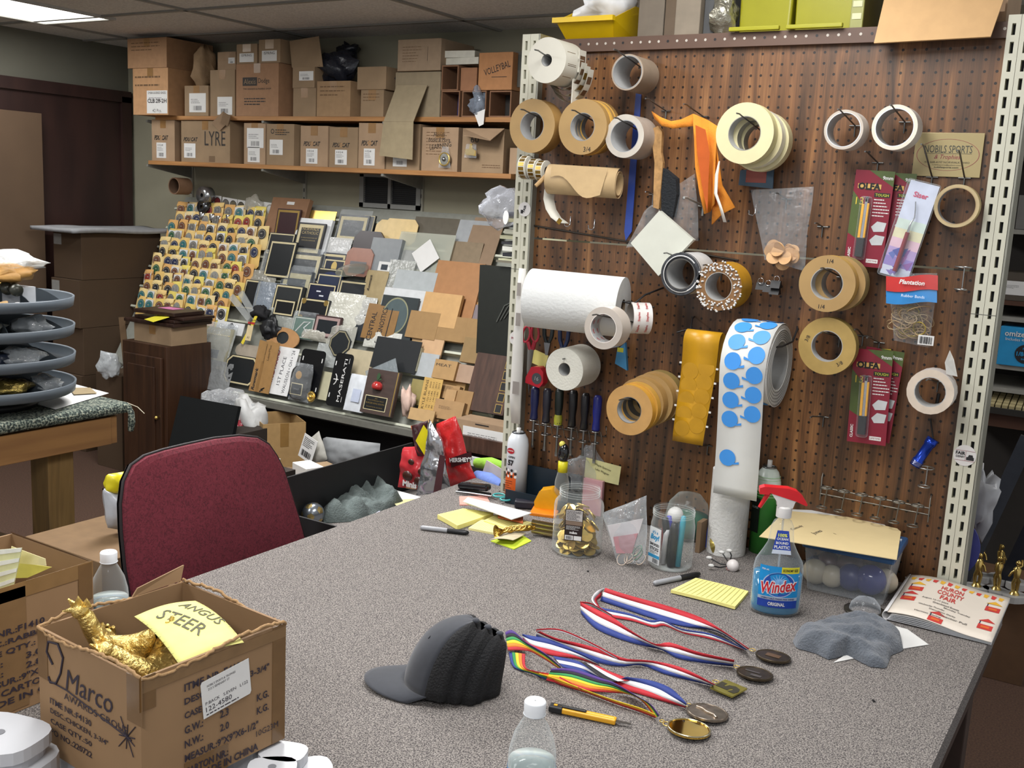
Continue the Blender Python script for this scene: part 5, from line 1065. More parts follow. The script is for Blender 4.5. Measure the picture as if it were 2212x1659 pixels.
hook(onY(1778,490,0),.04,'small peg hook right of the bag of wooden discs');hook(onY(1780,900,0),.09,'bare peg hook below the lower tan roll');hook(onY(1530,962,0),.04,'bare peg hook behind the amber strip end')
hook(onY(1520,445,0),.10,'pale thick hook beside the black brush',r=.0032,m=M('#a7aaa6',.4,.4));hook(onY(1412,420,0),.02,'short bare hook left of the brush',m=CHROME);hook(onY(1865,725,0),.06,'straight bare hook between tan rolls and bag',droop=-.01)
for k,(u,v)in enumerate(((1232,480),(1284,487),(1632,455))):
 P=onY(u,v,-.012);B().tube([(0,0,.016),(0,0,-.006),(-.004,-.006,-.012),(-.012,-.01,-.010),(-.013,-.011,0)],.0017,CHROME,6).ob('j_hook',label=('left','right','lone')[k]+' bare chrome J hook '+('below the kraft paper roll' if k<2 else 'beside the bag of wooden discs'),cat='hook',X=T(*P))
t=thing('wire_tool_rack','long grey wire tool rack with six double rings at lower right','rack',(0,0,0));gm=M('#7a776f',.4,.8)
A0,A1=onY(1772,1052,-.012),onY(2008,1098,-.012);B0,B1=onY(1771,1066,-.012),onY(2006,1112,-.012)
B().tube([A0,A1],.0017,gm,6).tube([B0,B1],.0017,gm,6).tube([onY(1778,1022,-.001),onY(1776,1030,-.012),onY(1771,1080,-.012)],.0017,gm,6).tube([onY(2012,1070,-.001),onY(2010,1078,-.012),onY(2004,1128,-.012)],.0017,gm,6).ob('rails',t)
for k in range(6):
 c=A0.lerp(A1,(k+.45)/6)+V((0,-.02,0));b=B();b.torus(c+V((0,0,.006)),.014,.0016,gm,18,6);b.torus(c+V((-.006,0,-.045)),.012,.0016,gm,18,6);b.tube([c+V((0,.013,.006)),c+V((-.004,.012,-.045))],.0016,gm,6);b.ob('ring_pair',t)
t=thing('wire_tool_rack','chrome wire tool rack holding six screwdrivers at lower left','rack',(0,0,0));cm=M('#9a9b99',.25,.95)
sx=[(1153,907,834,1176),(1179,914,838,968),(1205,918,838,975),(1235,923,842,968),(1261,929,848,974),(1287,932,853,988)]
A0,A1=onY(1157,916,-.012),onY(1310,944,-.012);B().tube([A0,A1,onY(1309,922,-.004)],.0018,cm,6).ob('rail',t)
SD=[('navy blue','#1e2450'),('dark grey and blue','#24242f'),('green and clear yellow','#17221f'),('black fluted','#17171a'),('black tapered','#16161a'),('translucent blue','#20287a')]
for k,(u,v,vt,vb)in enumerate(sx):
 c=onY(u,v,-.035);b=B();b.torus(c,.0125,.0016,cm,18,6);b.torus(c+V((0,0,-.033)),.0115,.0016,cm,18,6);b.tube([c+V((.012,.006,0)),c+V((.012,.02,-.033))],.0016,cm,6);b.ob('ring_pair',t)
 s=thing('screwdriver','%s handled screwdriver, %s from left in the wire rack'%(SD[k][0],ordn[k]),'screwdriver',T(*c).translation,group='screwdrivers in the wire rack')
 top=onY(u,vt,-.035).z-c.z;m=M(SD[k][1],.35,var=.1)
 b=B();b.lathe([(.001,top),(.009,top-.001),(.0125,top-.01),(.012,top*.5),(.0095,top*.3),(.012,.006),(.008,.001),(.001,0)],m,10);b.ob('handle',s)
 if k==2:B().lathe([(.0115,.001),(.0125,.02),(.01,.03)],M('#a8a83a',.2),14).ob('yellow_collar',s)
 bot=-.075 if k in(0,1,3,4)else-.085
 B().cyl((0,0,0),(0,0,bot),.0034,STEEL,n=10).box((0,0,bot),(.008,.003,.012),STEEL).ob('shaft',s)
t=thing('scissors','red handled scissors hanging on the left post beside towel roll','scissors',(0,0,0));RS_=M('#a02436',.35)
c1,c2=onY(1137,722,-.05),onY(1156,720,-.05)
b=B();b.torus(c1,.012,.0035,RS_,20,6,a=(1,0,0),b=(.2,0,1.9));b.torus(c2,.012,.0035,RS_,20,6,a=(1,0,0),b=(-.1,0,2.0));b.tube([onY(1141,738,-.05),onY(1146,755,-.05)],.006,RS_,6).tube([onY(1155,738,-.05),onY(1151,755,-.05)],.006,RS_,6);b.ob('handles',t)
B().prism([(p.x,p.z)for p in(onY(1141,750,-.05),onY(1155,750,-.05),onY(1147,800,-.05),onY(1143,850,-.05),onY(1139,800,-.05))],-.001,.001,M('#8f9190',.25,.9),fr((0,-.052,0),(1,0,0),(0,0,1))).ob('blades',t)
for k,(u,v,cc,lb)in enumerate(((1184,725,'#1d2527','dark handled pliers hanging between scissors and toilet roll'),(1218,735,'#1c2a4d','blue handled cutters hanging behind the toilet roll'))):
 c=onY(u,v,-.03);t=thing('pliers',lb,'pliers',c);m=M(cc,.4)
 for s in(-1,1):B().tube([(s*.004,0,-.02),(s*.012,0,0),(s*.014,0,.025),(s*.008,0,.045)],[.005,.006,.006,.004],m,8).ob('handle',t)
 B().prism([(-.01,-.02),(.01,-.02),(.004,-.055),(-.004,-.055)],-.004,.004,STEEL,fr((0,0,0),(1,0,0),(0,0,1))).ob('jaws',t)
c=onY(1160,812,-.06);t=thing('tape_measure','red tape measure hanging beside the toilet paper roll','tape measure',X=BF(c)@Rz(-.15))
b=B();b.prism([(-.026,-.026),(.02,-.028),(.03,-.012),(.024,.02),(.008,.03),(-.016,.024),(-.028,-.01)],-.013,.013,M('#a81e2c',.3));b.ob('case',t,bev=.005)
B().disc((.008,-.004),.016,M('#4a4d50',.4,.3),24,z=.0135).text('16',(.008,-.004),.012,M('#9a9a9a'),z=.0141).ob('badge',t)
P=onY(1165,775,-.02);B().box((0,0,0),(.05,.001,.04),YEL,Ry(.25)).ob('note_card',label='pale yellow card pinned behind the red tape measure',cat='card',X=T(*P))
t=thing('binder_clips','cluster of black binder clips on a hook right of bead roll','clips',onY(1662,620,-.03))
for k,(dx,dz)in enumerate(((-.02,0),(.0,-.004),(.018,-.008),(.02,.008))):
 b=B();b.prism([(-.012,-.008),(.012,-.008),(.003,.01),(-.003,.01)],-.012,.012,BLK,fr((dx,-.004*k,dz),(0,1,0),(0,0,1)));b.ob('clip',t)
 B().torus((dx,-.01,dz+.014),.007,.001,CHROME,14,5,a=(1,0,0),b=(0,0,1)).ob('wire_handle',t)
def sticker(u,v,y,lines_,label,r=.0245):
 c=onY(u,v,y);t=thing('round_sticker',label,'sticker',X=BF(c));B().disc((0,0),r,M('#d5d3d0',.4,var=0),36).cyl((0,0,-.0006),(0,0,-.0001),r,M('#d5d3d0',.4,var=0),n=36).ob('disc',t)
 b=B();lines_(b,r);b.ob('print',t)
sticker(2084,984,-.0245,lambda b,r:(b.torus((0,0,.0004),r*.01,.0001,INK,4,3),b.text('FAIR',(-r*.38,r*.2),r*.85,INK,bold=.04),b.text('DERBY',(-r*.36,-r*.14),r*.8,INK,bold=.02),b.add([(r*.15,-r*.1,.0006),(r*.28,-r*.1,.0006),(r*.36,r*.12,.0006),(r*.68,r*.12,.0006),(r*.74,-r*.1,.0006),(r*.82,-r*.1,.0006),(r*.82,-r*.4,.0006),(r*.15,-r*.4,.0006)],[tuple(range(8))],INK),b.rect(-r*.85,r*.44,r*.88,r*.47,.0006,MRN),b.rect(-r*.85,-r*.5,r*.88,-r*.47,.0006,MRN),b.rect(r*.06,-r*.5,r*.085,r*.47,.0006,MRN)),'round white FAIR DERBY sticker with a truck on the right post')
sticker(1113,731,-.0245,lambda b,r:(b.text('35',(0,r*.5),r*.6,INK,bold=.04),b.text('PONT',(0,0),r*1.3,M('#8a3a48'),bold=.03),b.text('XX',(0,-r*.5),r*.6,INK)),'round white sticker reading 35 PONT on the left post',.02)
sticker(1133,452,-.0245,lambda b,r:(b.text('FAIR',(0,r*.1),r*1.0,INK,rot=1.3,bold=.04),b.add([(-r*.6,-r*.1,.0006),(-r*.2,-r*.1,.0006),(-r*.2,-r*.6,.0006),(-r*.6,-r*.6,.0006)],[(0,1,2,3)],INK)),'round white sticker turned sideways high on the left post',.02)
pts=[(1128,580,8),(1122,640,8),(1119,720,11),(1116,800,13),(1112,860,13),(1113,915,10)]
b=B();vs=[]
for i,(u,v,w_)in enumerate(pts):P=onY(u,v,-.10+.004*i);ww=w_/ppm(P);vs+=[P+V((-ww,0,0)),P+V((ww,.004,0))]
b.add(vs,[(2*i,2*i+1,2*i+3,2*i+2)for i in range(len(pts)-1)],M('#cfcdc8',.45,var=.02),True)
for(u,v,w_)in((1121,625,6),(1119,690,7),(1114,838,10)):P=onY(u,v,-.104);ww=w_/ppm(P);b.quad([P+V((-ww*.8,0,-.018)),P+V((ww*.8,0,-.018)),P+V((ww*.8,0,.018)),P+V((-ww*.8,0,.018))],M('#8b8580',.4))
b.ob('label_strip',label='long limp white label strip hanging down in front of the left post',cat='strip',solid=.0006)
zs=2.045
t=thing('yellow_bin','yellow stacking bin heaped with white paper at top left of shelf','bin',X=T(onY(1212,80,.0).x,-.012,zs));YB_=M('#d9b50f',.35,var=.03)
w,h,d=.17,.075,.22
b=B();th=.003;b.box((w/2,d/2+.01,th/2),(w*.86,d*.9,th),YB_)
b.add([(.015,.02,0),(w-.015,.02,0),(w,-.02,h*.62),(0,-.02,h*.62)],[(0,1,2,3)],YB_);b.box((w/2,-.024,h*.62),(w*1.06,.014,.012),YB_)
for s,x0,x1 in((0,.015,0),(1,w-.015,w)):b.add([(x0,.02,0),(x0,d,0),(x1,d,h*1.3),(x1,d*.5,h*1.3),(x1,-.02,h*.62)],[(0,1,2,3,4)],YB_)
b.box((w/2,d,h*.6),(w,th,h*1.25),YB_);b.ob('shell',t,solid=.002)
lump('paper_wad','heap of white crumpled paper in the yellow bin','paper',(onY(1212,80,0).x+.09,.09,zs+.088),.066,M('#e3e4e4',.7),(1.1,1.2,.8),.35,seed=12)
def simplebox(u0,u1,y,h,d,m,label,name='box',cat='box',deco=None,bev=.002,tape=False):
 a=onY(u0,80,y);c=onY(u1,80,y);X=T(a.x,y,zs);return carton(X,c.x-a.x-.002,d,h,label,m,tape=tape,deco=deco,name=name,cat=cat)
simplebox(1376,1432,.0,.20,.25,M('#6f6558',.7),'brown grey carton beside the yellow bin on top shelf','carton')
simplebox(1434,1510,.0,.21,.25,M('#857a6a',.7),'taped grey-brown carton near middle of top shelf','carton',deco=lambda b,F,w,h:b.rect(0,0,w*.3,h,.0006,M('#5f5040',.3),F))
simplebox(1517,1542,.02,.2,.2,M('#4c4d4e',.4),'dark grey box with a hanging wire loop on top shelf','dark_box')
lump('foil_bag','crinkled silver foil bag squeezed between dark box and green bins','bag',(onY(1562,60,.03).x,.03,zs+.05),.045,M('#b3b0a0',.2,.8,bump=.6,bsc=60),(.8,.8,1.2),.25,seed=3)
LG=M('#98951f',.3,var=.03)
for k,(u0,u1)in enumerate(((1578,1690),(1700,1826))):
 a=onY(u0,70,-.01);c=onY(u1,70,-.01);w=c.x-a.x
 t=thing('storage_bin',('left' if k==0 else 'right')+' of two translucent yellow-green storage bins on the top shelf','bin',X=T(a.x,-.01,zs))
 b=B();b.lathe([(.001,0),(w*.5*1.3,0),(w*.5*1.36,.16)],LG,4,T(w/2,.11,0)@Rz(PI/4),sm=False,sx=1.05,sy=1.15);b.ob('shell',t,bev=.008,seg=3)
 B().box((w/2,-.016,.006),(w*.96,.012,.01),LG).ob('rim',t,bev=.002)
simplebox(1832,1862,.0,.11,.2,M('#8f8f4a',.4),'small lattice side crate at right of green bins','lattice_crate',deco=lambda b,F,w,h:[b.rect(w*.15,h*(.2+.25*j),w*.85,h*(.32+.25*j),.0008,M('#c9c9a0'),F)for j in range(3)])
a=onY(1905,60,.0);c=onY(2168,60,.0)
t=thing('open_carton','large open carton on top shelf with flap folded over the board','box',X=T(a.x,.0,zs));w=c.x-a.x
b=B();b.box((w*.5,.2,.11),(w,.004,.22),KRAFT);b.box((0,.1,.11),(.004,.2,.22),KDARK);b.box((w,.1,.11),(.004,.2,.22),KRAFT);b.box((w/2,.1,.002),(w,.2,.004),KRAFT);b.box((w/2,.0,.012),(w,.004,.024),KRAFT);b.ob('body',t)
pf=[(1910,0),(2172,-12),(2140,80),(1888,94)]
P=[onPl(u,v,V((a.x,-.035,zs+.02)),V((0,-.93,.36)))-V((a.x,0,zs))for u,v in pf]
B().quad(P,M('#c09b6c',.75,var=.05)).ob('flap',t,solid=.004)
simplebox(2176,2200,.06,.1,.15,M('#4b5560',.5),'grey blue item at the right end of top shelf','dark_box')if False else None
def tz(u,v,dz=0):return onZ(u,v,TT+dz)
ZT=TT+.0008
CLEAR=film('#e6ecec',.05,.05,0,name='clear_plastic');CLEARW=film('#e2e8ea',.09,.06,.12,60)
p=tz(1672,1322);X=T(p.x,p.y,ZT)@Rz(.42)
t=thing('spray_bottle','clear spray bottle of blue window cleaner with red trigger on the table','spray bottle',X=X)
prof=[(.001,.0),(.044,0),(.052,.006),(.053,.02),(.053,.10),(.050,.118),(.036,.142),(.028,.158),(.0255,.175),(.024,.195),(.018,.208),(.0135,.211),(.0135,.222)]
B().lathe(prof,film('#dfe6e6',.06,.05,0),40,sx=1.0,sy=.62).ob('bottle',t)
LQ=film('#0a86b8',.72,.05,0,deep=1);B().lathe([(.001,.003),(.042,.003),(.050,.008),(.051,.02),(.051,.092),(.001,.092)],LQ,40,sx=1.0,sy=.62).ob('liquid',t)
B().tube([(0,0,.01),(0,0,.21)],.0022,film('#cfd8dc',.3,.1,0),8).ob('dip_tube',t)
LB=fr((0,-.0345,.068),(1,0,0),(0,0,1))
b=B();lw,lh=.082,.092
def cl(x):return-.62*math.sqrt(max(0,.0545**2-x*x))+.0338
def cur(poly,m,z):b.add([(x,y,z-(cl(0)-cl(x))*1.0*0-(.62*.0545-.62*math.sqrt(max(0,.0545**2-x*x))))for x,y in poly],[tuple(range(len(poly)))],m,False,LB)
def crect(x0,y0,x1,y1,m,z,n=10):
 for i in range(n):a=x0+(x1-x0)*i/n;c=x0+(x1-x0)*(i+1)/n;cur([(a,y0),(c,y0),(c,y1),(a,y1)],m,z)
crect(-lw/2,-lh/2,lw/2,lh/2,M('#1d8ed0',.3),.0002,14);crect(-lw/2,-lh/2,lw/2,-lh/2+.017,M('#1d3f9a',.3),.0005,14);crect(-lw/2,-lh/2+.017,lw/2,-lh/2+.024,M('#a9b4c4',.3),.0005,14)
crect(.003,lh/2-.014,lw/2,lh/2,M('#d8cf2f',.3),.0006,8)
n=40;cur([(.034*math.cos(2*PI*k/n),.006+.028*math.sin(2*PI*k/n))for k in range(n)],M('#b9c9e6',.3),.0007);cur([(.032*math.cos(2*PI*k/n),.006+.026*math.sin(2*PI*k/n))for k in range(n)],M('#2450a8',.3),.001)
for k in range(16):a=2*PI*k/16;b.add([(.004*math.cos(a+1.57),.012+.004*math.sin(a+1.57),-.001),(.0*math.cos(a),.012,-.0008),(.022*math.cos(a),.012+.018*math.sin(a),-.003)],[(0,1,2)],M('#7fb0e0',.3),False,LB@T(0,0,.003))
b.ob('label',t)
b=B();vs,fs=text_mesh('Windex',.05,.12)
for(gx,off,m)in((1.0,.055,M('#e8e8ea',.3)),(1.0,.0,M('#c4202c',.3))):
 vs,fs=text_mesh('Windex',.02+off*1.2,.12);x0=min(v[0]for v in vs);x1=max(v[0]for v in vs);y0=min(v[1]for v in vs);y1=max(v[1]for v in vs);k=(.074+off*.06)/(x1-x0);ky=(.026+off*.06)/(y1-y0)
 P=[((v[0]-(x0+x1)/2)*k,(v[1]-(y0+y1)/2)*ky+.002+(v[0]-(x0+x1)/2)*k*.16)for v in vs]
 b.add([(x,y,(.0018 if off else .0024)-(.62*.0545-.62*math.sqrt(max(0,.0545**2-x*x))))for x,y in P],fs,m,False,LB)
def ctx(s_,cx_,cy_,w_,h_,m):
 vs,fs=text_mesh(s_,.03,0);x0=min(v[0]for v in vs);x1=max(v[0]for v in vs);y0=min(v[1]for v in vs);y1=max(v[1]for v in vs);Q=[(cx_+((v[0]-x0)/(x1-x0)-.5)*w_,cy_+((v[1]-y0)/(y1-y0)-.5)*h_)for v in vs]
 b.add([(x,y,.0015-(.62*.0545-.62*math.sqrt(max(0,.0545**2-x*x))))for x,y in Q],fs,m,False,LB)
ctx('ORIGINAL',-.002,-lh/2+.0085,.036,.008,WHT);ctx('UNBEATABLE STREAK-FREE SHINE!',0,-lh/2+.0205,.070,.0035,M('#1d2f6a'));ctx('ECONOMY SIZE',.022,lh/2-.007,.032,.006,INK);ctx('750 mL',-.030,lh/2-.008,.015,.004,WHT)
b.ob('lettering',t)
LB2=fr((0,-.0205,.166),(1,0,0),(0,.10,.995))
b=B();b.add([(-.012,.024,0),(.012,.024,0),(.019,-.018,.0),(-.019,-.018,.0)],[(0,3,2,1)],M('#1f3f9f',.3),False,LB2);b.add([(-.019,-.018,0),(.019,-.018,0),(.0205,-.027,0),(-.0205,-.027,0)],[(0,3,2,1)],M('#c3cddb',.3),False,LB2)
for s_,y,w_ in(('100%',.014,.019),('OCEAN',.006,.024),('BOUND',-.003,.026),('PLASTIC',-.012,.032)):b.text(s_,(0,y),w_,M('#d9df5f')if s_=='100%' else WHT,LB2,z=.0006,bold=.03)
b.ob('neck_label',t)
b=B();b.lathe([(.0165,.216),(.0165,.238),(.012,.24)],M('#cfcdca',.35),28);b.prism([(-.016,.238),(.016,.238),(.020,.252),(.036,.262),(.030,.266),(-.030,.266),(-.018,.25)],-.0105,.0105,M('#d4d1ce',.35),fr((0,0,0),(1,0,0),(0,0,1)));b.ob('pump',t,bev=.002)
b=B();b.prism([(-.056,.264),(-.056,.277),(-.046,.281),(.004,.281),(.022,.276),(.036,.264),(.046,.249),(.043,.246),(.022,.254),(-.010,.262),(-.034,.268),(-.036,.264)],-.0115,.0115,M('#cc1f27',.3),fr((0,0,0),(1,0,0),(0,0,1)));b.ob('trigger_head',t,bev=.0035,seg=3)
B().tube([(-.036,0,.266),(-.042,0,.252),(-.052,0,.232)],[.006,.005,.004],M('#cc1f27',.3),8).ob('trigger',t)
def pad(pix,th,label,m=YEL,ruled=True,name='note_pad',cat='note pad',curl=0,dz=0):
 P=[tz(u,v,dz+th)for u,v in pix];c=sum(P,V())/4;b=B();n=10
 A_=[p-c for p in P]
 def f(u,v):
  p=(A_[0]*(1-u)+A_[1]*u)*(1-v)+(A_[3]*(1-u)+A_[2]*u)*v;p=V(p);p.z+=curl*(u*u)*.5+curl*.3*math.sin(v*3);return p
 b.grid(f,n,n,m,sm=True);vs=[]
 for(fu,fv)in[(i/n,0)for i in range(n)]+[(1,i/n)for i in range(n)]+[(1-i/n,1)for i in range(n)]+[(0,1-i/n)for i in range(n)]:q=f(fu,fv);vs+=[q,V((q.x,q.y,q.z-th))]
 N=len(vs)//2;b.add(vs,[(2*i,2*((i+1)%N),2*((i+1)%N)+1,2*i+1)for i in range(N)],m)
 if ruled:
  rm=M('#b9b774',.8)
  for k in range(1,13):v=k/13;b.add([f(.03,v)+V((0,0,.0004)),f(.97,v)+V((0,0,.0004)),f(.97,v+.012)+V((0,0,.0004)),f(.03,v+.012)+V((0,0,.0004))],[(0,1,2,3)],rm)
 return b.ob(name,None,None,label,cat,X=T(*c))
pad([(1617,1277),(1503,1248),(1449,1276),(1590,1312)][0:4]and[(1503,1248),(1449,1276),(1588,1312),(1617,1277)],.007,'ruled yellow sticky note pad beside the blue spray bottle',YEL,curl=.004)
pad([(1000,1098),(945,1112),(988,1136),(1066,1108)],.012,'thick yellow sticky pad near the dark marker on the table',YEL,curl=.002)
pad([(1040,1122),(1012,1140),(1075,1152),(1110,1130)],.006,'thinner yellow pad partly under the golden figurine',M('#e6dd9a',.8),curl=0)
pad([(1070,1112),(1045,1124),(1110,1146),(1150,1128)],.010,'pale ruled pad under the white envelopes',M('#e2d88f',.8),dz=0)
pad([(992,1072),(993,1090),(1060,1090),(1052,1071)],.003,'pink sticky note beside the black stapler',M('#d9978a',.8),False,name='sticky_note',cat='note')
pad([(1075,1108),(1076,1116),(1130,1128),(1130,1112)],.004,'orange card peeking out under the white envelopes',M('#cf7048',.8),False,name='card',cat='card',dz=.012)
for k in range(3):pad([(1010+3*k,1074+4*k),(1000+5*k,1084+3*k),(1105+5*k,1123-2*k),(1148-2*k,1108)],.002,ordn[k]+' white envelope from the top in the loose pile',M('#d6d6d3',.7),False,name='envelope',cat='envelope',dz=.030-.004*k,curl=.003)
pad([(1120,1150),(1060,1168),(1110,1186),(1148,1168)],.002,'lime green sticky note under the curled cream slip',M('#b9cf2f',.7),False,name='sticky_note',cat='note')
pad([(1095,1150),(1058,1170),(1108,1172),(1136,1152)],.001,'curled cream paper slip lying on the lime green note',M('#c3b596',.7),False,name='paper_slip',cat='paper',dz=.008,curl=.012)
def marker(p0,p1,label,r=.006,gap=.56):
 a,c=tz(*p0,r),tz(*p1,r);d=c-a;L=d.length;zx=d.normalized();xx=V((0,0,1)).cross(zx).normalized();X=fr(a+V((0,0,.001)),xx,zx.cross(xx));t=thing('marker_pen',label,'marker',X=X)
 g=M('#9a9ca0',.4)
 b=B();b.lathe([(.001,0),(r*.7,.001),(r,.006),(r,L*gap)],g,16);b.ob('barrel',t)
 B().lathe([(r*1.04,L*gap),(r*1.08,L*.9),(r*.75,L-.002),(.001,L)],M('#17181b',.35),16).ob('cap',t)
 B().text('Sharpie',(0,L*.33),L*.22,INK,T(0,0,0)@fr((0,r+.0004,0),(0,0,1),(1,0,0))@T(-0,-L*.33),z=.0002).ob('print',t)if False else None
 return t
marker((908,1140),(1013,1152),'grey marker pen with black cap in front of the yellow pads')
marker((1412,1261),(1512,1240),'white barrelled marker pen with long black cap beside the clear jar')
a,c=tz(1188,1527,.008),tz(1365,1565,.006);d=c-a;L=d.length;zx=d.normalized();xx=V((0,0,1)).cross(zx).normalized();X=fr(a,xx,zx.cross(xx))
t=thing('utility_knife','slim yellow and black snap blade knife in front of rainbow ribbon','knife',X=X)
B().box((0,0,L*.45),(.015,.009,L*.72),YLW).box((.0,.0035,L*.45),(.005,.004,L*.7),M('#d9a72a',.3)).ob('body',t,bev=.002)
B().box((0,0,L*.08),(.017,.011,L*.17),BLK).box((.0,.006,L*.3),(.007,.004,L*.3),BLK).ob('grip',t,bev=.002);B().add([(-.004,0,L*.8),(.004,0,L*.8),(.004,0,L*.98),(-.002,0,L)],[(0,1,2,3)],STEEL).ob('blade',t,solid=.001)
B().box((0,.005,L*.07),(.005,.003,.006),YLW).ob('button',t)
RB,WB,BB=M('#b01f2c',.75),M('#d3d3d6',.75),M('#24387f',.75);PU=M('#4a2f7a',.75);GN=M('#2f8a4a',.75);YW=M('#e3c52a',.75);OR=M('#db7f25',.75);DK=M('#16171f',.75)
RWB=[RB,WB,BB];RAIN=[PU,DK,GN,YW,OR,RB]
def px(x,y):return 1060+x/3.3515,1250+y/3.3515
def ribbon(name,t,A_,C_,za,zc,mats,loc):
 n=len(A_);m_=len(mats);b=B();N=24
 def samp(L,f):
  g=f*(len(L)-1);i=min(len(L)-2,int(g));h=g-i
  p0=L[max(0,i-1)];p1=L[i];p2=L[i+1];p3=L[min(len(L)-1,i+2)]
  return tuple(.5*((2*p1[k])+(-p0[k]+p2[k])*h+(2*p0[k]-5*p1[k]+4*p2[k]-p3[k])*h*h+(-p0[k]+3*p1[k]-3*p2[k]+p3[k])*h**3)for k in(0,1))
 for s in range(m_):
  vs=[]
  for i in range(N+1):
   f=i/N;a=samp(A_,f);c=samp(C_,f);za_=za(f)if callable(za)else za;zc_=zc(f)if callable(zc)else zc
   pa=tz(*px(*a),za_);pc=tz(*px(*c),zc_)
   for q in(s/m_,(s+1)/m_):vs.append(pa.lerp(pc,q)-V(loc))
  b.add(vs,[(2*i,2*i+1,2*i+3,2*i+2)for i in range(N)],mats[s],True)
 return b.ob(name,t,solid=.0007)
def medal(t,u,v,r,m,loc,name='medal_disc',deco=None,tilt=.08):
 c=tz(u,v,.006)-V(loc);b=B();X=T(*c)@Rx(-tilt);b.cyl((0,0,-.0015),(0,0,.0015),r,m,n=40,X=X);b.torus((0,0,.0015),r*.93,.0012,m,40,6,X)
 if deco:deco(b,X)
 b.ob(name,t)
def ring(t,u,v,loc,r=.006):c=tz(u,v,.005)-V(loc);B().torus(c,r,.0009,GOLD,16,6).ob('jump_ring',t)
BRZ=M('#4d4334',.35,.75,var=.35,sc=60);SIL=M('#8a7f72',.28,.85,var=.3,sc=80)
loc=tz(1620,1400);loc.z=TT
t=thing('medal','dark bronze medal farthest back with red white blue ribbon loop','medal',loc,group='medals laid out on the table')
ribbon('ribbon',t,[(830,66),(1000,120),(1290,200),(1530,285),(1700,390),(1872,508)],[(792,158),(960,215),(1170,285),(1400,345),(1640,385),(1850,520)],lambda f:.022+.004*math.sin(f*9),.002,RWB,loc)
ribbon('ribbon',t,[(835,66),(770,90),(730,150),(775,205)],[(800,95),(800,130),(770,160),(800,225)],.02,.003,[WB,RB],loc)
ribbon('ribbon',t,[(785,207),(1000,250),(1150,300),(1245,297),(1380,362),(1600,400),(1850,512)],[(900,285),(1030,308),(1180,352),(1260,342),(1400,398),(1600,440),(1830,516)],.012,.002,[BB,WB,RB],loc)
medal(t,*px(2045,563),.034,BRZ,loc,deco=lambda b,X:b.rect(-.014,-.009,.014,.009,.0022,M('#7a6044',.35,.6),X));ring(t,*px(1895,515),loc)
loc=tz(1590,1430);loc.z=TT
t=thing('medal','dark bronze medal second from the back with silver engraved face','medal',loc,group='medals laid out on the table')
ribbon('ribbon',t,[(648,168),(780,228),(900,290),(1000,365),(1180,470),(1300,462),(1500,530),(1765,590)],[(655,255),(760,360),(930,435),(1100,485),(1235,515),(1350,575),(1540,612),(1755,635)],lambda f:.022+.003*math.sin(f*8),.002,RWB,loc)
ribbon('ribbon',t,[(648,166),(720,175),(800,215),(880,262)],[(652,185),(740,200),(800,232),(870,275)],.024,.016,[RB,WB],loc)
medal(t,*px(1912,688),.034,BRZ,loc,deco=lambda b,X:(b.rect(-.004,-.018,.016,-.008,.0022,SIL,X),b.rect(-.02,.0,.008,.006,.0022,SIL,X)));ring(t,*px(1780,637),loc)
loc=tz(1570,1480);loc.z=TT
t=thing('medal','square gold number 5 medal on a red white blue ribbon','medal',loc,group='medals laid out on the table')
ribbon('ribbon',t,[(330,368),(470,430),(640,468),(830,520),(975,578),(1190,597),(1400,650),(1625,768)],[(330,420),(470,485),(640,552),(800,612),(950,637),(1090,628),(1290,700),(1605,775)],lambda f:.020+.004*math.sin(f*7),.002,RWB,loc)
ribbon('ribbon',t,[(332,366),(450,360),(560,385),(760,478),(930,575)],[(334,385),(450,380),(560,405),(750,492),(910,580)],.026,.020,[RB,WB],loc)
c=[tz(*px(x,y),.008)-loc for x,y in((1590,790),(1700,732),(1855,800),(1735,862))]
b=B();zx=(c[1]-c[0]).normalized();F=T(*((c[0]+c[2])/2))@Rz(math.atan2(zx.y,zx.x));hw,hh=(c[1]-c[0]).length/2,(c[2]-c[1]).length/2
G5=M('#a39a4a',.3,.8,var=.15);b.box((0,0,0),(hw*2,hh*2,.003),G5,F);b.text('5',(0,0),hw*1.1,M('#2c2a1c',.5),F@Rz(.0),z=.002,bold=.06);b.ob('medal_plate',t);ring(t,*px(1630,745),loc)
loc=tz(1480,1530);loc.z=TT
t=thing('medal','antique silver medal with embossed figure on crumpled striped ribbon','medal',loc,group='medals laid out on the table')
ribbon('ribbon',t,[(228,400),(300,415),(430,440),(620,520),(780,610)],[(235,440),(300,510),(450,555),(620,580),(790,632)],.016,.002,[BB,WB,RB],loc)
ribbon('ribbon',t,[(450,560),(640,600),(800,700),(1000,735)],[(520,640),(680,680),(840,745),(900,748)],.004,.001,[BB,WB,BB],loc)
ribbon('ribbon',t,[(785,635),(860,670),(950,705),(1015,738)],[(650,602),(720,655),(790,710),(870,746)],.014,.012,[RB,WB,DK],loc)
ribbon('ribbon',t,[(985,712),(1150,735),(1290,785),(1375,855),(1418,905)],[(862,745),(960,800),(1080,835),(1240,885),(1410,935)],.020,.002,[BB,WB,RB],loc)
medal(t,*px(1568,970),.036,SIL,loc,deco=lambda b,X:b.tube([(-.022,.008,.002),(-.01,.004,.003),(.0,-.003,.003),(.014,-.006,.003),(.022,-.014,.002)],.003,M('#b9ab9b',.2,.9),6,X));ring(t,*px(1432,915),loc)
loc=tz(1440,1560);loc.z=TT
t=thing('medal','polished gold oval-looking medal on a rainbow striped ribbon, nearest the camera','medal',loc,group='medals laid out on the table')
ribbon('ribbon',t,[(105,388),(160,375),(260,460),(400,545),(510,640)],[(125,520),(200,518),(290,530),(400,590),(500,655)],.022,.008,RAIN,loc)
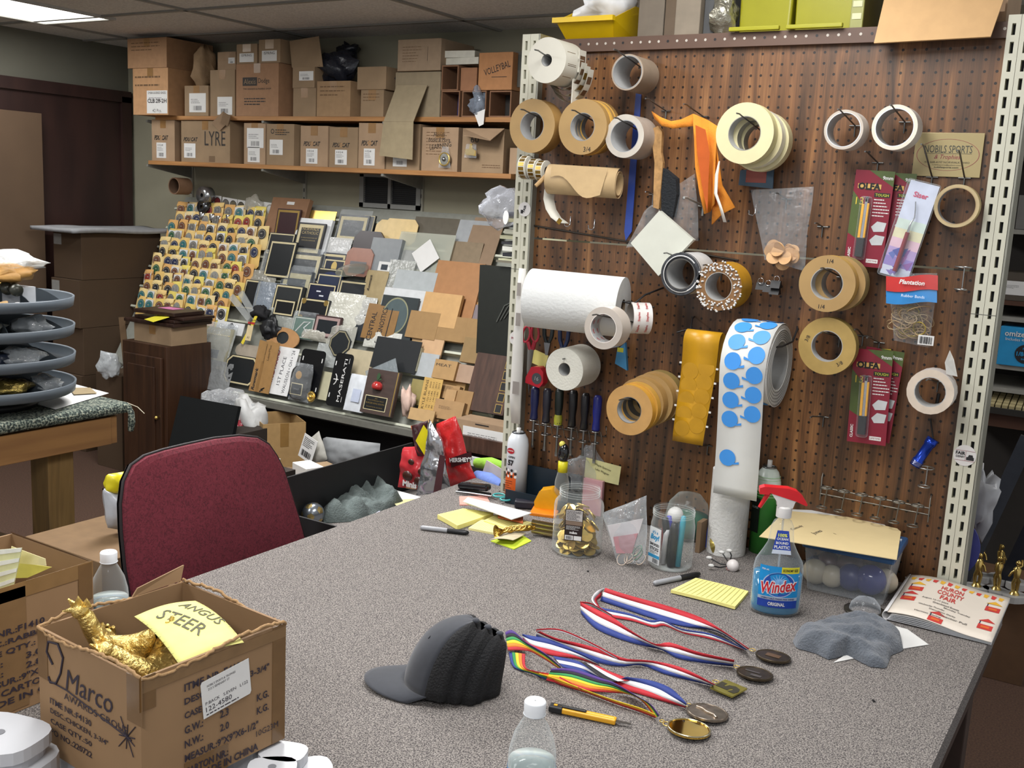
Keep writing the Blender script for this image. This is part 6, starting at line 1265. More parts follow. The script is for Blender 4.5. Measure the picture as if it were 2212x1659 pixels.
ribbon('ribbon',t,[(130,530),(165,640),(300,690),(440,745),(640,810)],[(250,545),(255,640),(330,672),(480,700),(660,800)],.002,.012,[BB,GN,YW,OR,RB],loc)
ribbon('ribbon',t,[(440,650),(600,655),(800,720),(900,755),(1060,850),(1160,910),(1222,990)],[(400,735),(560,775),(700,812),(860,825),(1000,838),(1100,890),(1190,1008)],.022,.004,RAIN,loc)
ribbon('ribbon',t,[(300,660),(480,760),(700,830),(900,905),(1080,965),(1190,1008)],[(360,690),(520,740),(720,818),(900,880),(1080,935),(1200,985)],.002,.012,[RB,OR,YW],loc)
medal(t,*px(1435,1088),.036,M('#d9b45a',.06,1,var=.05),loc,deco=lambda b,X:b.torus((0,0,.0022),.035,.0014,M('#c9c2a2',.2,.9),40,6,X));ring(t,*px(1278,1052),loc,.007);ring(t,*px(1240,1030),loc,.004)
B().box((0,0,.001),(.004,.008,.002),BLK,Rz(.5)).ob('lint_speck',label='tiny black crumb on the right side of carpet',cat='crumb',X=T(*tz(1887,1515)))
B().sph((0,0,.001),.003,BLK,6).ob('lint_speck',label='tiny black crumb on carpet below the coin jar',cat='crumb',X=T(*tz(1270,1235)))
p=tz(962,1488);X=T(p.x,p.y,ZT)@Rz(.42)@Matrix.Diagonal((.94,.98,.97,1))
CG=M('#33363d',.85,var=.08,sc=80,sheen=.2);CM=M('#101114',.8,var=.2,sc=200,bump=.6,bsc=260)
def capbody(t,dx,rz,lift,first):
 def crown(a,f):
  rx,ry,h=(.078 if math.cos(a)>0 else .050),.074,.125
  k=math.cos(f*PI/2)**.62;zz=h*math.sin(f*PI/2)**.95
  x=-rx*math.cos(a)*k+.052*f**1.3;y=ry*math.sin(a)*k*(1+(.05*math.sin(a*14+f*3)if math.cos(a)<0 else 0));
  if x>0 and not first:pass
  dent=.010*math.sin(a*5)*(1-f)*max(0,-math.cos(a))
  return V((x+dx-(dent if math.cos(a)<0 else 0),y,zz*(1-.12*max(0,-math.cos(a)))+lift+.012))
 b=B();b.grid(lambda u,v:crown(-PI*.40+u*PI*.80,v),16,12,CG);b.ob('front_panel',t,solid=.0015)if first else None
 b=B();b.grid(lambda u,v:crown(PI*.40+u*PI*1.20,v),30,12,CM);b.ob('mesh_back',t,solid=.0015)
 q=crown(0,1);B().sph(q+V((0,0,0)),.0075,CG,12,sc=(1,1,.6)).ob('button',t)
 if first:
  B().torus(crown(-.5,.55),.0028,.0009,M('#23252a',.7),14,5,a=(0,1,0),b=(.5,0,.8)).ob('eyelet',t)
  def brim(u,v):
   a=-PI*.42+u*PI*.84;p0=crown(a,0);e=V((-.078*math.cos(a)-.078*math.cos(a*.9)**.8,.076*math.sin(a),0));q=p0.lerp(V((e.x+dx,e.y,.012)),v)
   q.z=.016+lift-.010*abs(math.sin(a))**2*v-.006*v;return q
  B().grid(brim,20,8,CG).ob('brim',t,solid=.003)
 b=B();b.tube([crown(-PI*.40+i/10*PI*.8,.0)+V((0,0,.002))for i in range(11)],.003,M('#1f2125',.8),6);b.ob('brim_seam',t)
for k in range(3):
 t=thing('trucker_hat',['charcoal cap with black mesh back, outermost of the nested stack','middle cap of the nested stack, only its black mesh back showing','innermost cap of the nested stack with dark crumpled mesh back'][k],'cap',X=X@T(.022*k,.006*k,-.004*k)@Rz(.06*k)@Matrix.Diagonal((1,1-.04*k,1-.07*k,1)),group='nested caps on the table')
 capbody(t,0,0,.0,k==0)
def bottle(p,label,rot=0):
 t=thing('water_bottle',label,'bottle',X=T(p.x,p.y,ZT)@Rz(rot));b=B()
 b.lathe([(.001,.004),(.028,0),(.032,.006),(.0325,.04),(.031,.048),(.0325,.056),(.031,.066),(.0325,.076),(.0325,.125),(.0315,.138),(.026,.160),(.017,.178),(.0125,.186),(.0125,.193)],film('#e3eaea',.07,.05,.15,25),36);b.ob('bottle',t)
 B().lathe([(.001,.004),(.030,.005),(.0315,.01),(.0315,.122),(.001,.122)],film('#e6f2ef',.10,.04,0),36).ob('water',t)
 B().lathe([(.0145,.188),(.0148,.205),(.0135,.207),(.001,.207)],M('#dfe3e6',.45,var=0),32).torus((0,0,.1885),.0146,.0008,M('#c9ced2',.4),32,5).ob('cap',t)
 b=B();b.lathe([(.0329,.052),(.0329,.108)],M('#d9e2e4',.35,var=.02),36);b.lathe([(.0331,.110),(.0331,.114)],M('#3f8fd0',.3),36);b.lathe([(.0331,.070),(.0331,.085)],M('#3d7a4f',.3),36)
 for k in range(4):
  a=k*PI/2-PI/2
  for i,ch in enumerate('NATURAL KING'):G=Rz(a+(i-6)*.115+.0)@T(.0334,0,.098)@Ry(PI/2)@Rz(PI/2);b.text(ch,(0,0),None,M('#2c4a35'),G,h=.0055,z=0)if ch!=' ' else None
 b.ob('label',t)
q=onZ(1155,1540,TT+.19);bottle(q,'clear water bottle with white cap at the bottom edge in front of caps',.6)
q=onZ(235,1212,TT+.19);bottle(q,'clear water bottle with white cap between the two cartons and the chair',1.2)
def bigbox(cn,zt,zb,label,deco,rim=True,name='open_carton'):
 P=[onZ(u,v,zt)for u,v in cn]
 return P
zt_,zb_=.985,.800
near,right,back,left=[onZ(u,v,zt_)for u,v in((303,1467),(617,1345),(388,1262),(88,1352))]
cx=near;ux=(right-near);uy=(left-near);W=ux.length;D=uy.length
X=T(near.x,near.y,zb_)@Rz(math.atan2(ux.y,ux.x));H=zt_-zb_
t=thing('open_carton','open brown carton printed with award company lettering, holding gold figures','box',X=X)
KB=M('#8f7150',.8,var=.07,sc=8);b=B();th=.004
b.box((W/2,th/2,H/2),(W,th,H),KB);b.box((W/2,D-th/2,H/2),(W,th,H),KB);b.box((th/2,D/2,H/2),(th,D-2*th,H),KB);b.box((W-th/2,D/2,H/2),(th,D-2*th,H),KB);b.box((W/2,D/2,th/2),(W-2*th,D-2*th,th),KB)
b.ob('body',t)
TP_=M('#6f5332',.25,var=.1);b=B()
TP2=M('#7d6140',.3)
for c_,d_,m_ in(((W*.04,-.0006,H*.88),(W*.10,.0006,H*.26),TP_),((W*.95,-.0006,H*.5),(W*.10,.0006,H),TP_),((W*.42,-.0006,H*.1),(W*.3,.0006,H*.2),TP_),((W*.5,-.0008,H*.93),(W,.0004,H*.09),TP2),((-.0006,D*.05,H*.82),(.0006,D*.14,H*.36),TP_),((-.0006,D*.95,H*.8),(.0006,D*.1,H*.4),TP_),((-.0006,D*.15,H*.05),(.0006,D*.3,H*.12),TP_)):B().box(c_,d_,m_).ob('packing_tape',t)
b=B();rd=random.Random(6)
for(A_,C_)in(((0,0),(0,D)),((0,D),(W,D)),((W,D),(W,0)),((W,0),(0,0))):
 n=46;pts=[(A_[0]+(C_[0]-A_[0])*i/n+rd.uniform(-.0015,.0015),A_[1]+(C_[1]-A_[1])*i/n+rd.uniform(-.0015,.0015),H+rd.uniform(-.001,.003)+.006*math.sin(i*.13))for i in range(n+1)]
 b.tube(pts,.0026,M('#9c7c55',.9,var=.2,sc=200),5)
b.ob('torn_rim',t)
B().quad([(W*.62,D,H),(W*.98,D,H+.002),(W*1.02,D*1.02,H+.025),(W*.66,D*1.0,H+.012)],KB).ob('flap_stub',t,solid=.003)
F2=fr((0,-.0009,0),(1,0,0),(0,0,1));PK=M('#2c2430',.7,var=0)
b=B()
for k,(s_,w_,al)in enumerate((('ITME NR.:F4130',.42,0),('DESC.:CHICKEN, 3-3/4"',.6,0),('CASE QTY.:50',.30,0),('G.W.:        2.3              K.G.',.60,0),('N.W.:        2.0              K.G.',.60,0),('MEASUR.:9"X9"X6-1/2"',.52,0),('CARTON NR.:',.30,0))):b.text(s_,(W*.27,H*(.80-.112*k)),W*w_,PK,F2,al='l',h=H*.062,bold=.025)
b.text('MADE IN CHINA',(W*.58,H*.03+.004),W*.42,PK,F2,h=H*.062,bold=.03);b.text('10G23M',(W*.86,H*.16),W*.17,PK,F2,h=H*.05)
b.ob('side_print',t)
F3=fr((-.0009,D,0),(0,-1,0),(0,0,1));b=B()
b.text('Marco',(D*.52,H*.70),D*.46,PK,F3,h=H*.17,shear=.2);b.text('AWARDS GROUP',(D*.58,H*.555),D*.62,PK,F3,h=H*.055)
sw=[(.16,.76),(.10,.84),(.12,.93),(.22,.95),(.27,.86),(.24,.72),(.19,.62),(.13,.60),(.11,.64)]
b.tube([(D*x,H*y,.0006)for x,y in sw],.0016,PK,5,F3);b.tube([(D*.13,H*.61,.0006),(D*.3,H*.61,.0006),(D*.92,H*.50,.0006)],.0010,PK,5,F3)
for k in range(5):a=k*PI/5+.2;L_=.028 if k%2 else .018;b.tube([(D*.88-L_*math.cos(a),H*.51-L_*math.sin(a),.0006),(D*.88+L_*math.cos(a),H*.51+L_*math.sin(a),.0006)],.0008,PK,4,F3)
for k,s_ in enumerate(('ITME NR.:F4130','DESC.:CHICKEN, 3-3/4"','CASE QTY.:50','PO NO.:220722')):b.text(s_,(D*.12,H*(.45-.085*k)),D*(.42 if k!=1 else .58),PK,F3,al='l',h=H*.05,bold=.015)
b.text('10G',(D*.82,H*.05),D*.12,PK,F3,h=H*.05);b.ob('front_print',t)
b=B();Fl=F2@T(W*.555,H*.66,.0008)@Rz(.10);b.prism([(-W*.17,-H*.15),(W*.16,-H*.15),(W*.17,-H*.13),(W*.17,H*.15),(-W*.16,H*.15),(-W*.17,H*.13)],-.0003,.0003,WHT,Fl)
b.text('P.BACK   S.EVEN   L122',(-W*.0,-H*.035),W*.3,PK,Fl,z=.0006,h=H*.025);b.text('122-4580',(-W*.06,-H*.085),W*.18,PK,Fl,z=.0006,h=H*.04);b.text("NOBIL'S SPORTS & TROPHIES",(-W*.03,H*.10),W*.2,PK,Fl,z=.0006,h=H*.018);b.text('212 S SEMINARY ST',(-W*.05,H*.07),W*.15,PK,Fl,z=.0006,h=H*.018);b.lines(-W*.15,-H*.14,W*.1,-H*.115,1,PK,Fl,seed=4)
b.ob('address_label',t)
GF=M('#e3c678',.28,.8,var=.15,bump=.7,bsc=90)
def chicken(x,y,z,s,rz,rx,label):
 G=X@T(x,y,z)@Rz(rz)@Rx(rx);t=thing('gold_figurine',label,'figurine',X=G,group='gold hen figures in the carton');b=B()
 def body(u,v):
  a=2*PI*u;f=v;r=.020*s*math.sin(PI*min(.98,.06+f*.9))**.7*(1.25-.5*f);return V(((f-.5)*.07*s,r*math.cos(a)*.75,r*math.sin(a)+.03*s*(f-.5)**2*4))
 b.grid(body,16,14,GF);b.tube([(.02*s,0,.01*s),(.03*s,0,.03*s),(.034*s,0,.046*s),(.04*s,0,.052*s)],[.012*s,.009*s,.008*s,.006*s],GF,10);b.sph((.038*s,0,.052*s),.009*s,GF,10)
 b.ob('body',t);B().tube([(.044*s,0,.053*s),(.056*s,0,.050*s)],[.004*s,.0005],GF,6).ob('beak',t);B().prism([(.026,.058),(.03,.068),(.034,.062),(.038,.070),(.042,.062),(.048,.066),(.046,.056)],-.0015,.0015,GF,fr((0,0,0),(1,0,0),(0,0,1))@Matrix.Diagonal((s,s,1,1))).ob('comb',t)
 b=B()
 for k in range(4):b.tube([(-.03*s,0,.01*s),(-.045*s,.004*(k-1.5),.03*s),(-.05*s+.006*k,.007*(k-1.5),.045*s-.004*k)],[.006*s,.005*s,.002*s],GF,6)
 b.ob('tail',t);b=B()
 for q in(-.008,.008):b.tube([(0,q*s,-.015*s),(0,q*s,-.04*s)],.003*s,GF,6)
 b.ob('legs',t)
zz=H-.058
for k,(x,y,z,s,rz,rx)in enumerate(((W*.36,D*.68,zz+.012,1.45,2.2,-.3),(W*.55,D*.60,zz-.018,1.3,.5,1.3),(W*.42,D*.40,zz+.004,1.4,3.6,.9),(W*.30,D*.42,zz-.004,1.3,1.2,1.5),(W*.60,D*.42,zz-.030,1.3,5.2,1.3),(W*.62,D*.62,zz-.042,1.2,2.6,1.4),(W*.34,D*.72,zz-.015,1.3,4.2,.3),(W*.45,D*.32,zz-.012,1.35,.2,1.1))):
 chicken(x,y,z,s,rz,rx,'gold hen figurine in the open carton, '+['head raised by the back wall','lying on its side in the middle','front left of the pile','leftmost with legs up','partly under yellow note','deep below the yellow note','deep in the left corner','nearest the front wall'][k])
P=[onZ(u,v,zz_)for u,v,zz_ in((290,1332,zt_+.004),(422,1298,zt_+.006),(527,1388,zt_-.002),(390,1440,zt_-.012))]
c=sum(P,V())/4;b=B();A_=[p-c for p in P]
def nf(u,v):p=(A_[0]*(1-u)+A_[1]*u)*(1-v)+(A_[3]*(1-u)+A_[2]*u)*v;return p+V((0,0,.014*math.sin(PI*v)*.6+.006*math.sin(PI*u)))
b.grid(nf,12,12,M('#e6e188',.75))
for k in range(1,11):v=k/11;b.add([nf(0,v)+V((0,0,.0006)),nf(1,v)+V((0,0,.0006)),nf(1,v+.008)+V((0,0,.0006)),nf(0,v+.008)+V((0,0,.0006))],[(0,1,2,3)],M('#b3b36f',.8))
def wr(s_,u0,v0,w_,rot):
 vs,fs=text_mesh(s_,0,.25);x0=min(v[0]for v in vs);x1=max(v[0]for v in vs);k=w_/(x1-x0);ca,sa=math.cos(rot),math.sin(rot)
 P_=[]
 for v in vs:a_,b_=(v[0]-x0)*k,(v[1])*k*1.5;P_.append(nf(min(1,max(0,u0+a_*ca-b_*sa)),min(1,max(0,v0-(a_*sa+b_*ca))))+V((0,0,.0010)))
 b.add(P_,fs,M('#5d5c48',.8))
wr('ANGUS',.62,.12,.62,-1.2);wr('STEER',.18,.22,.62,-1.1)
b.ob('yellow_note',label='ruled yellow note handwritten ANGUS STEER lying in the gold figure carton',cat='note',X=T(*c),solid=.0006)
zt2_=.976;e=onZ(200,1213,zt2_);X2=T(e.x-.229,e.y-.26,TT+.001);H2=zt2_-TT-.001;w2,d2=.229,.26
t=thing('open_carton','taller open brown carton printed F1410 at the left edge','box',X=X2);b=B()
b.box((w2/2,th/2,H2/2),(w2,th,H2),KB);b.box((w2/2,d2-th/2,H2/2),(w2,th,H2),KB);b.box((th/2,d2/2,H2/2),(th,d2-2*th,H2),KB);b.box((w2-th/2,d2/2,H2/2),(th,d2-2*th,H2),KB);b.box((w2/2,d2/2,th/2),(w2-2*th,d2-2*th,th),KB);b.ob('body',t)
F4=fr((w2+.0006,0,0),(0,1,0),(0,0,1));b=B();b.box((d2*.5,H2*.95,0),(d2,H2*.12,.0006),M('#86673f',.3),F4);b.box((d2*.94,H2*.85,.0003),(d2*.1,H2*.3,.0006),TP_,F4);b.box((d2*.35,H2*.5,0),(d2*.34,H2*.95,.0006),M('#7d6140',.35),F4);b.ob('packing_tape',t)
b=B()
for k,s_ in enumerate(('ITEM NR.:F1410','DESC.:RABBIT, 3-1/2"','CASE QTY.:  50  PCS','G.W.:      3.01','N.W.:      2.81','MEASUR.:9"X9"X8-1/2"','CARTON NR.:','MADE IN CHINA')):b.text(s_,(d2*(.95 if k in(0,3,4,6)else 1.0)-(.08 if k in(0,3,4)else .03),H2*(.66-.078*k)),d2*(.5 if k in(0,3,4,6)else .72),PK,F4,al='r',h=H2*.05,bold=.025,z=.0010)
b.ob('side_print',t)
B().quad([(0,d2,H2),(w2,d2,H2),(w2,d2-.004,H2+.002),(0,d2-.004,H2+.004)],KB).ob('rim',t)
for k,(cn,m,lb)in enumerate((([(-30,1190),(48,1183),(25,1290),(-60,1330)],M('#dfe0a8',.7),'yellow and white striped paper sticking out of the left carton'),([(20,1215),(25,1180),(98,1207),(100,1222)],M('#d9cf9c',.7),'cream folded sheet inside the left carton'),([(-10,1250),(40,1215),(112,1225),(60,1248)],M('#e3dd74',.7),'bright yellow sheet lying inside the left carton'))):
 P=[onY(u,v,-1.62+.03*k)for u,v in cn];c=sum(P,V())/4;b=B();b.quad([p-c for p in P],m)
 if k==0:
  for j in range(5):f=j/5;b.quad([P[0].lerp(P[3],f)-c+V((0,-.001,0)),P[1].lerp(P[2],f)-c+V((0,-.001,0)),P[1].lerp(P[2],f+.08)-c+V((0,-.001,0)),P[0].lerp(P[3],f+.08)-c+V((0,-.001,0))],M('#eef0e2',.7))
 b.ob('paper_sheet',label=lb,cat='paper',X=T(*c),solid=.0008)
WP=M('#bcbec2',.35,var=.01)
def base(c,sx,sy,h,label,rz=0,hole=True,ch=.25):
 b=B();k=22;poly=[]
 for i in range(k):a=2*PI*i/k;q=(abs(math.cos(a))**3.2+abs(math.sin(a))**3.2)**(-1/3.2);poly.append((sx/2*q*math.cos(a),sy/2*q*math.sin(a)))
 b.prism(poly,0,h,WP);
 if hole:b.cyl((0,0,h-.001),(0,0,h+.0006),.006,M('#77797e',.4),n=18)
 return b.ob('plastic_pedestal',None,None,label,'trophy base',X=T(*c)@Rz(rz),bev=.003)
q=onZ(40,1580,.87);b=B();
t=thing('plastic_pedestal','large stepped white plastic trophy base in the bottom left corner','trophy base',X=T(q.x-.03,q.y-.01,TT)@Rz(.25))
def rr(sx,sy,p=3.2,k=28):return[(sx/2*((abs(math.cos(2*PI*i/k))**p+abs(math.sin(2*PI*i/k))**p)**(-1/p))*math.cos(2*PI*i/k),sy/2*((abs(math.cos(2*PI*i/k))**p+abs(math.sin(2*PI*i/k))**p)**(-1/p))*math.sin(2*PI*i/k))for i in range(k)]
B().prism(rr(.15,.11),.0,.07,WP).ob('lower_block',t,bev=.006);B().prism(rr(.13,.10),.085,.103,WP).prism(rr(.115,.085),.07,.085,WP).ob('top_plate',t,bev=.004);B().disc((0,0),.008,M('#6f7176',.4),20,z=.1036).ob('screw_hole',t)
for k,(u,v,z,lb)in enumerate(((612,1622,.795,'white plastic base at the right corner under the printed carton'),(575,1650,.795,'white plastic base with a hole at bottom edge beside the carton'),(640,1645,.778,'white plastic base lowest and farthest right by the carton'))):
 q=onZ(u,v,z);base((q.x+.012*k,q.y,z-.016-(.0 if k!=1 else .0)),.07,.055,.016,lb,.4+.3*k,k==1)
for k,(u,v)in enumerate(((0,0),(1,0),(0,1))):
 G=X@T(W*(.2+.6*u),D*(.25+.5*v),0);q=G.translation;base((q.x,q.y,TT+.001),.10,.07,zb_-TT-.002,'white plastic base supporting the printed carton from below, '+('near','right','left')[k],.3,False)
for k,(u,v,z)in enumerate(((612,1625,.778),(640,1648,.762),(572,1652,.778))):
 pass
def jar(X,r,h,label,neck=.85,nh=.03,name='clear_jar',mat=None,lid=None):
 t=thing(name,label,'jar',X=X);mat=mat or film('#e4eae8',.05,.04,0)
 b=B();b.lathe([(.001,.003),(r*.9,0),(r,.008),(r,h*.72),(r*.96,h*.78),(r*neck,h*.86),(r*neck,h)],mat,40)
 for k in range(3):b.torus((0,0,h*.89+k*h*.035),r*neck*1.01,.0012,mat,40,5)
 b.ob('glass',t);return t
p=tz(1245,1190);t=jar(T(p.x,p.y-.0,ZT),.062,.165,'large clear plastic jar half full of gold foil coins',.8)
b=B();rd=random.Random(2);CG_=M('#d9bd6a',.3,.75,var=.15)
for k in range(150):
 a=rd.uniform(0,2*PI);q=.058*math.sqrt(rd.random())*.75;z=.008+(.10 if math.cos(a-2.6)>0 else .06)*rd.random();G=T(q*math.cos(a),q*math.sin(a),z)@Rz(a)@Ry(rd.uniform(.2,1.3))@Rx(rd.uniform(-.4,.4))
 b.cyl((0,0,-.0010),(0,0,.0010),.0165,CG_,n=18,X=G)
tag(b.ob('gold_coins',t),kind='stuff')
Fj=Rz(-PI/2+.32)@T(.0632,0,.085)@Ry(PI/2)@Rz(PI/2)
b=B();lw,lh=.044,.078;b.box((0,0,0),(lw,lh,.0006),M('#241815',.4),Fj);b.rect(-lw*.46,lh*.14,lw*.46,lh*.48,.0006,M('#b9b5b2',.5),Fj);b.lines(-lw*.42,lh*.16,lw*.42,lh*.46,7,INK,Fj,z=.001,th=.4);b.rect(-lw*.46,lh*.0,lw*.46,lh*.13,.0006,M('#7d6a5a',.5),Fj);b.lines(-lw*.42,-lh*.16,lw*.4,-lh*.02,4,WHT,Fj,z=.001)
b.text('m&m',(0,-lh*.24),lw*.42,WHT,Fj,z=.001,bold=.04);b.rect(-lw*.46,-lh*.48,lw*.0,-lh*.34,.0006,WHT,Fj);b.bars(-lw*.4,-lh*.46,-lw*.05,-lh*.36,INK,Fj,z=.001);b.rect(lw*.04,-lh*.48,lw*.46,-lh*.34,.0006,WHT,Fj);b.ob('label',t)
p=tz(1447,1222);t=jar(T(p.x,p.y,ZT),.053,.145,'clear jar of marker pens labelled Its a Boy',.93)
Fj=Rz(-PI/2-.45)@T(.0536,0,.058)@Ry(PI/2)@Rz(PI/2);b=B();lw,lh=.040,.088
b.box((0,0,0),(lw,lh,.0006),M('#d9dcdd',.5),Fj);BT=M('#2f8fbf',.5);b.text("it's a",(0,lh*.38),lw*.5,BT,Fj,z=.0006,bold=.02,shear=.2);b.text('Boy!',(0,lh*.22),lw*.8,BT,Fj,z=.0006,bold=.05,shear=.2);b.text('SMOKED',(0,lh*.03),lw*.86,INK,Fj,z=.0006,bold=.04);b.text('STICKS',(0,-lh*.09),lw*.8,INK,Fj,z=.0006,bold=.04);b.lines(-lw*.4,-lh*.24,lw*.4,-lh*.15,3,INK,Fj);b.rect(-lw/2,-lh*.34,lw/2,-lh*.25,.0006,BT,Fj);b.bars(-lw*.1,-lh*.48,lw*.42,-lh*.36,INK,Fj,z=.0006)
b.ob('label',t)
for k,(x,y,cc,rr_,h_,tx,ty,lb)in enumerate(((-.02,-.015,'#c9cacc',.007,.09,.1,0,'white barrelled marker'),(.0,.0,'#17181b',.009,.12,-.25,.1,'thick black marker leaning left'),(.012,-.02,'#15161a',.010,.11,.02,0,'thick black marker upright'),(.018,.01,'#4b78c9',.007,.125,.12,0,'blue marker'),(.03,-.01,'#3f9db0',.007,.13,.08,.0,'teal marker'),(-.008,.02,'#4f4fb0',.007,.12,-.1,.1,'violet marker'),(-.03,.01,'#8a2f35',.006,.1,-.05,0,'dark red marker'))):
 G=T(p.x+x*.75,p.y+y*.75,ZT+.004)@Ry(tx*.6)@Rx(ty);B().lathe([(.001,0),(rr_,.002),(rr_,h_*.86),(rr_*.8,h_*.98),(.001,h_)],M(cc,.4),14).ob('marker_pen',label=lb+' standing in the clear jar',cat='marker',X=G)
p=tz(1345,1100);jar(T(p.x,p.y,ZT),.045,.11,'clear short jar of odds and amber bottle behind the coin jar',.95)
B().lathe([(.001,0),(.014,0),(.014,.05),(.010,.058),(.010,.066)],film('#b5801c',.35,.08,0,deep=1),20).ob('amber_bottle',label='small amber glass bottle inside the short jar',cat='bottle',X=T(p.x,p.y,ZT+.05))
for k,(dx,cc)in enumerate(((-.022,'#17181b'),(-.028,'#c9c9cf'),(.02,'#1b1c3a'))):B().lathe([(.001,0),(.008,0),(.008,.06),(.001,.062)],M(cc,.4),12).ob('glue_stick',label=['black','white','dark navy'][k]+' stick cap poking from the short jar',cat='stick',X=T(p.x+dx,p.y-.01+.012*k,ZT+.045))
p=tz(1405,1075);jar(T(p.x,p.y,ZT),.05,.10,'clear jar with clips and pens in front of the lower board',.95)
b=B();b.tube([(0,0,.05),(-.008,0,.1),(0,0,.075),(.008,0,.1),(.012,0,.05)],.0016,M('#6fb09a',.4),6);b.tube([(.014,0,.05),(.022,0,.105),(.018,0,.08),(.03,0,.102),(.024,0,.05)],.0016,M('#6fb09a',.4),6);b.ob('wire_clip',label='pale green bent wire clips standing behind the globe jar',cat='clip',X=T(p.x+.03,p.y,ZT+.015))
B().box((0,0,0),(.02,.02,.035),BLK,Ry(.6)).ob('black_clip',label='large black binder clip sitting on the jars',cat='clip',X=T(p.x-.025,p.y-.03,ZT+.095))
p=tz(1475,1165);t=thing('globe_jar','round clear globe jar with green felt and a white ball','jar',X=T(p.x,p.y+.02,ZT))
B().lathe([(.001,.0),(.04,0),(.055,.03),(.058,.06),(.05,.095),(.03,.118),(.001,.125)],film('#dfe6e2',.06,.04,0),36).ob('glass',t);B().lathe([(.001,.004),(.046,.01),(.052,.03),(.053,.062),(.001,.075)],M('#1f5f45',.9),30).ob('felt',t)
B().sph((0,0,0),.021,WHT,20).ob('ball',label='plain white ball in front of green felt in the globe jar',cat='ball',X=T(p.x-.008,p.y-.045,ZT+.075))
lump('black_net','dark fuzzy net bundle behind the globe jar','net',(tz(1500,1110).x+.03,tz(1500,1110).y+.04,ZT+.07),.04,M('#1d2124',.9,bump=.6),(1.3,.8,.8),.4,seed=3)
P0=tz(1350,1220,.0);t=thing('zip_bag','clear zip bag with pink and white cards and strings on the table','bag',(0,0,0));y_=P0.y
P=[onY(u,v,y_+.0)for u,v in((1335,1218),(1395,1218))]+[onY(1400,1070,y_+.03),onY(1300,1108,y_+.03)]
B().pillow(P,.05,film(haze=.14),wr=.006,fq=16,seed=6).ob('bag',t)
P=[onY(u,v,y_-.004)for u,v in((1325,1180),(1372,1180),(1390,1120),(1312,1135))];B().quad(P,M('#c9c6c8',.5)).ob('white_card',t,solid=.002);P=[onY(u,v,y_-.008)for u,v in((1332,1195),(1365,1195),(1378,1152),(1325,1160))];B().quad(P,M('#b98a90',.6)).ob('pink_card',t,solid=.002)
b=B();rd=random.Random(12)
for k in range(9):c=onY(1340+45*rd.random(),1188+22*rd.random(),y_-.012*rd.random());b.torus(c,.008+.008*rd.random(),.0011,M(rd.choice(['#c9b8a8','#6f8f7f','#8f8f8f'])),14,4,a=(1,0,rd.random()),b=(0,.4,1))
b.ob('strings',t)
P=[onY(u,v,-.03)for u,v in((1266,988),(1342,1008),(1336,1048),(1262,1030))];c=sum(P,V())/4;b=B();b.quad([p_-c for p_ in P],M('#c3bf8a',.7));b.text('Maple Sparrow',(0,.012),.05,M('#6b6a4c'),fr((0,-.001,0),(1,0,-.22),(0,0,1)));b.text('Lake Wagner',(0,-.001),.045,M('#6b6a4c'),fr((0,-.001,0),(1,0,-.22),(0,0,1)))
b.ob('note_card',label='pale green handwritten card leaning on the board behind jars',cat='card',X=T(*c),solid=.0006)
p=tz(1113,1078);t=thing('spray_can','tall white and orange aerosol can numbered 57 by the left post','spray can',X=T(p.x,p.y,ZT)@Rz(.25));r=.031;Hc=.205
B().lathe([(.001,.002),(r,0),(r,Hc*.80),(r*.9,Hc*.88),(r*.62,Hc*.955),(r*.50,Hc*.97)],M('#cfd4da',.3,var=.01),40).ob('can',t);B().torus((0,0,Hc*.965),r*.55,.0025,M('#55585c',.3,.9),28,6).lathe([(r*.5,Hc*.965),(.001,Hc*.97)],M('#b9bcc0',.3,.7),24).lathe([(.006,Hc*.965),(.006,Hc*1.03),(.001,Hc*1.03)],WHT,14).ob('valve',t)
b=B();Fc=lambda a,z:Rz(a)@T(r+.0004,0,z)@Ry(PI/2)@Rz(PI/2);ORG=M('#cc5a1d',.4)
def wrap(a0,a1,z0,z1,m,rr_=.0003,n=10):
 vs=[]
 for i in range(n+1):a=a0+(a1-a0)*i/n;vs+=[((r+rr_)*math.cos(a),(r+rr_)*math.sin(a),z0),((r+rr_)*math.cos(a),(r+rr_)*math.sin(a),z1)]
 b.add(vs,[(2*i,2*i+2,2*i+3,2*i+1)for i in range(n)],m,True)
wrap(-PI*.98,-PI*.42,.004,.085,ORG)
for i in range(5):
 for j in range(3):a=-PI*.9+i*.36;z=.073+j*.009;b.disc((0,0),.0042,INK if(i+j)%2 else WHT,10,Fc(a,z),z=.0006)
b.lines(-.02,.01,.012,.062,8,M('#6b2d12'),Fc(-PI*.62,0),z=.0002)
b.disc((0,0),.013,M('#a8242f',.3),28,Fc(-PI*.62,.148),ry=.0085,z=.0006);b.text('sprayway',(0,0),.02,WHT,Fc(-PI*.62,.148),z=.001,bold=.02);b.text('OPEN',(0,0),.022,INK,Fc(-PI*.58,.130),z=.0006,h=.006,bold=.04);b.text('57',(0,0),.02,INK,Fc(-PI*.60,.113),z=.0006,h=.017,bold=.06)
b.ob('can_print',t)
p=tz(1645,1190);t=thing('spray_can','green aerosol can with white dome standing behind the paper towels','spray can',X=T(p.x,p.y,ZT));r=.033;GC=M('#3f8a3a',.35)
B().lathe([(.001,.002),(r,0),(r,.165)],GC,36).ob('can',t);B().lathe([(r,.165),(r*.97,.185),(r*.75,.21),(r*.45,.222)],M('#c9d6cf',.3),36).torus((0,0,.222),r*.5,.0022,STEEL,24,6).ob('dome',t);B().lathe([(.006,.222),(.006,.24),(.001,.24)],WHT,14).ob('nozzle',t)
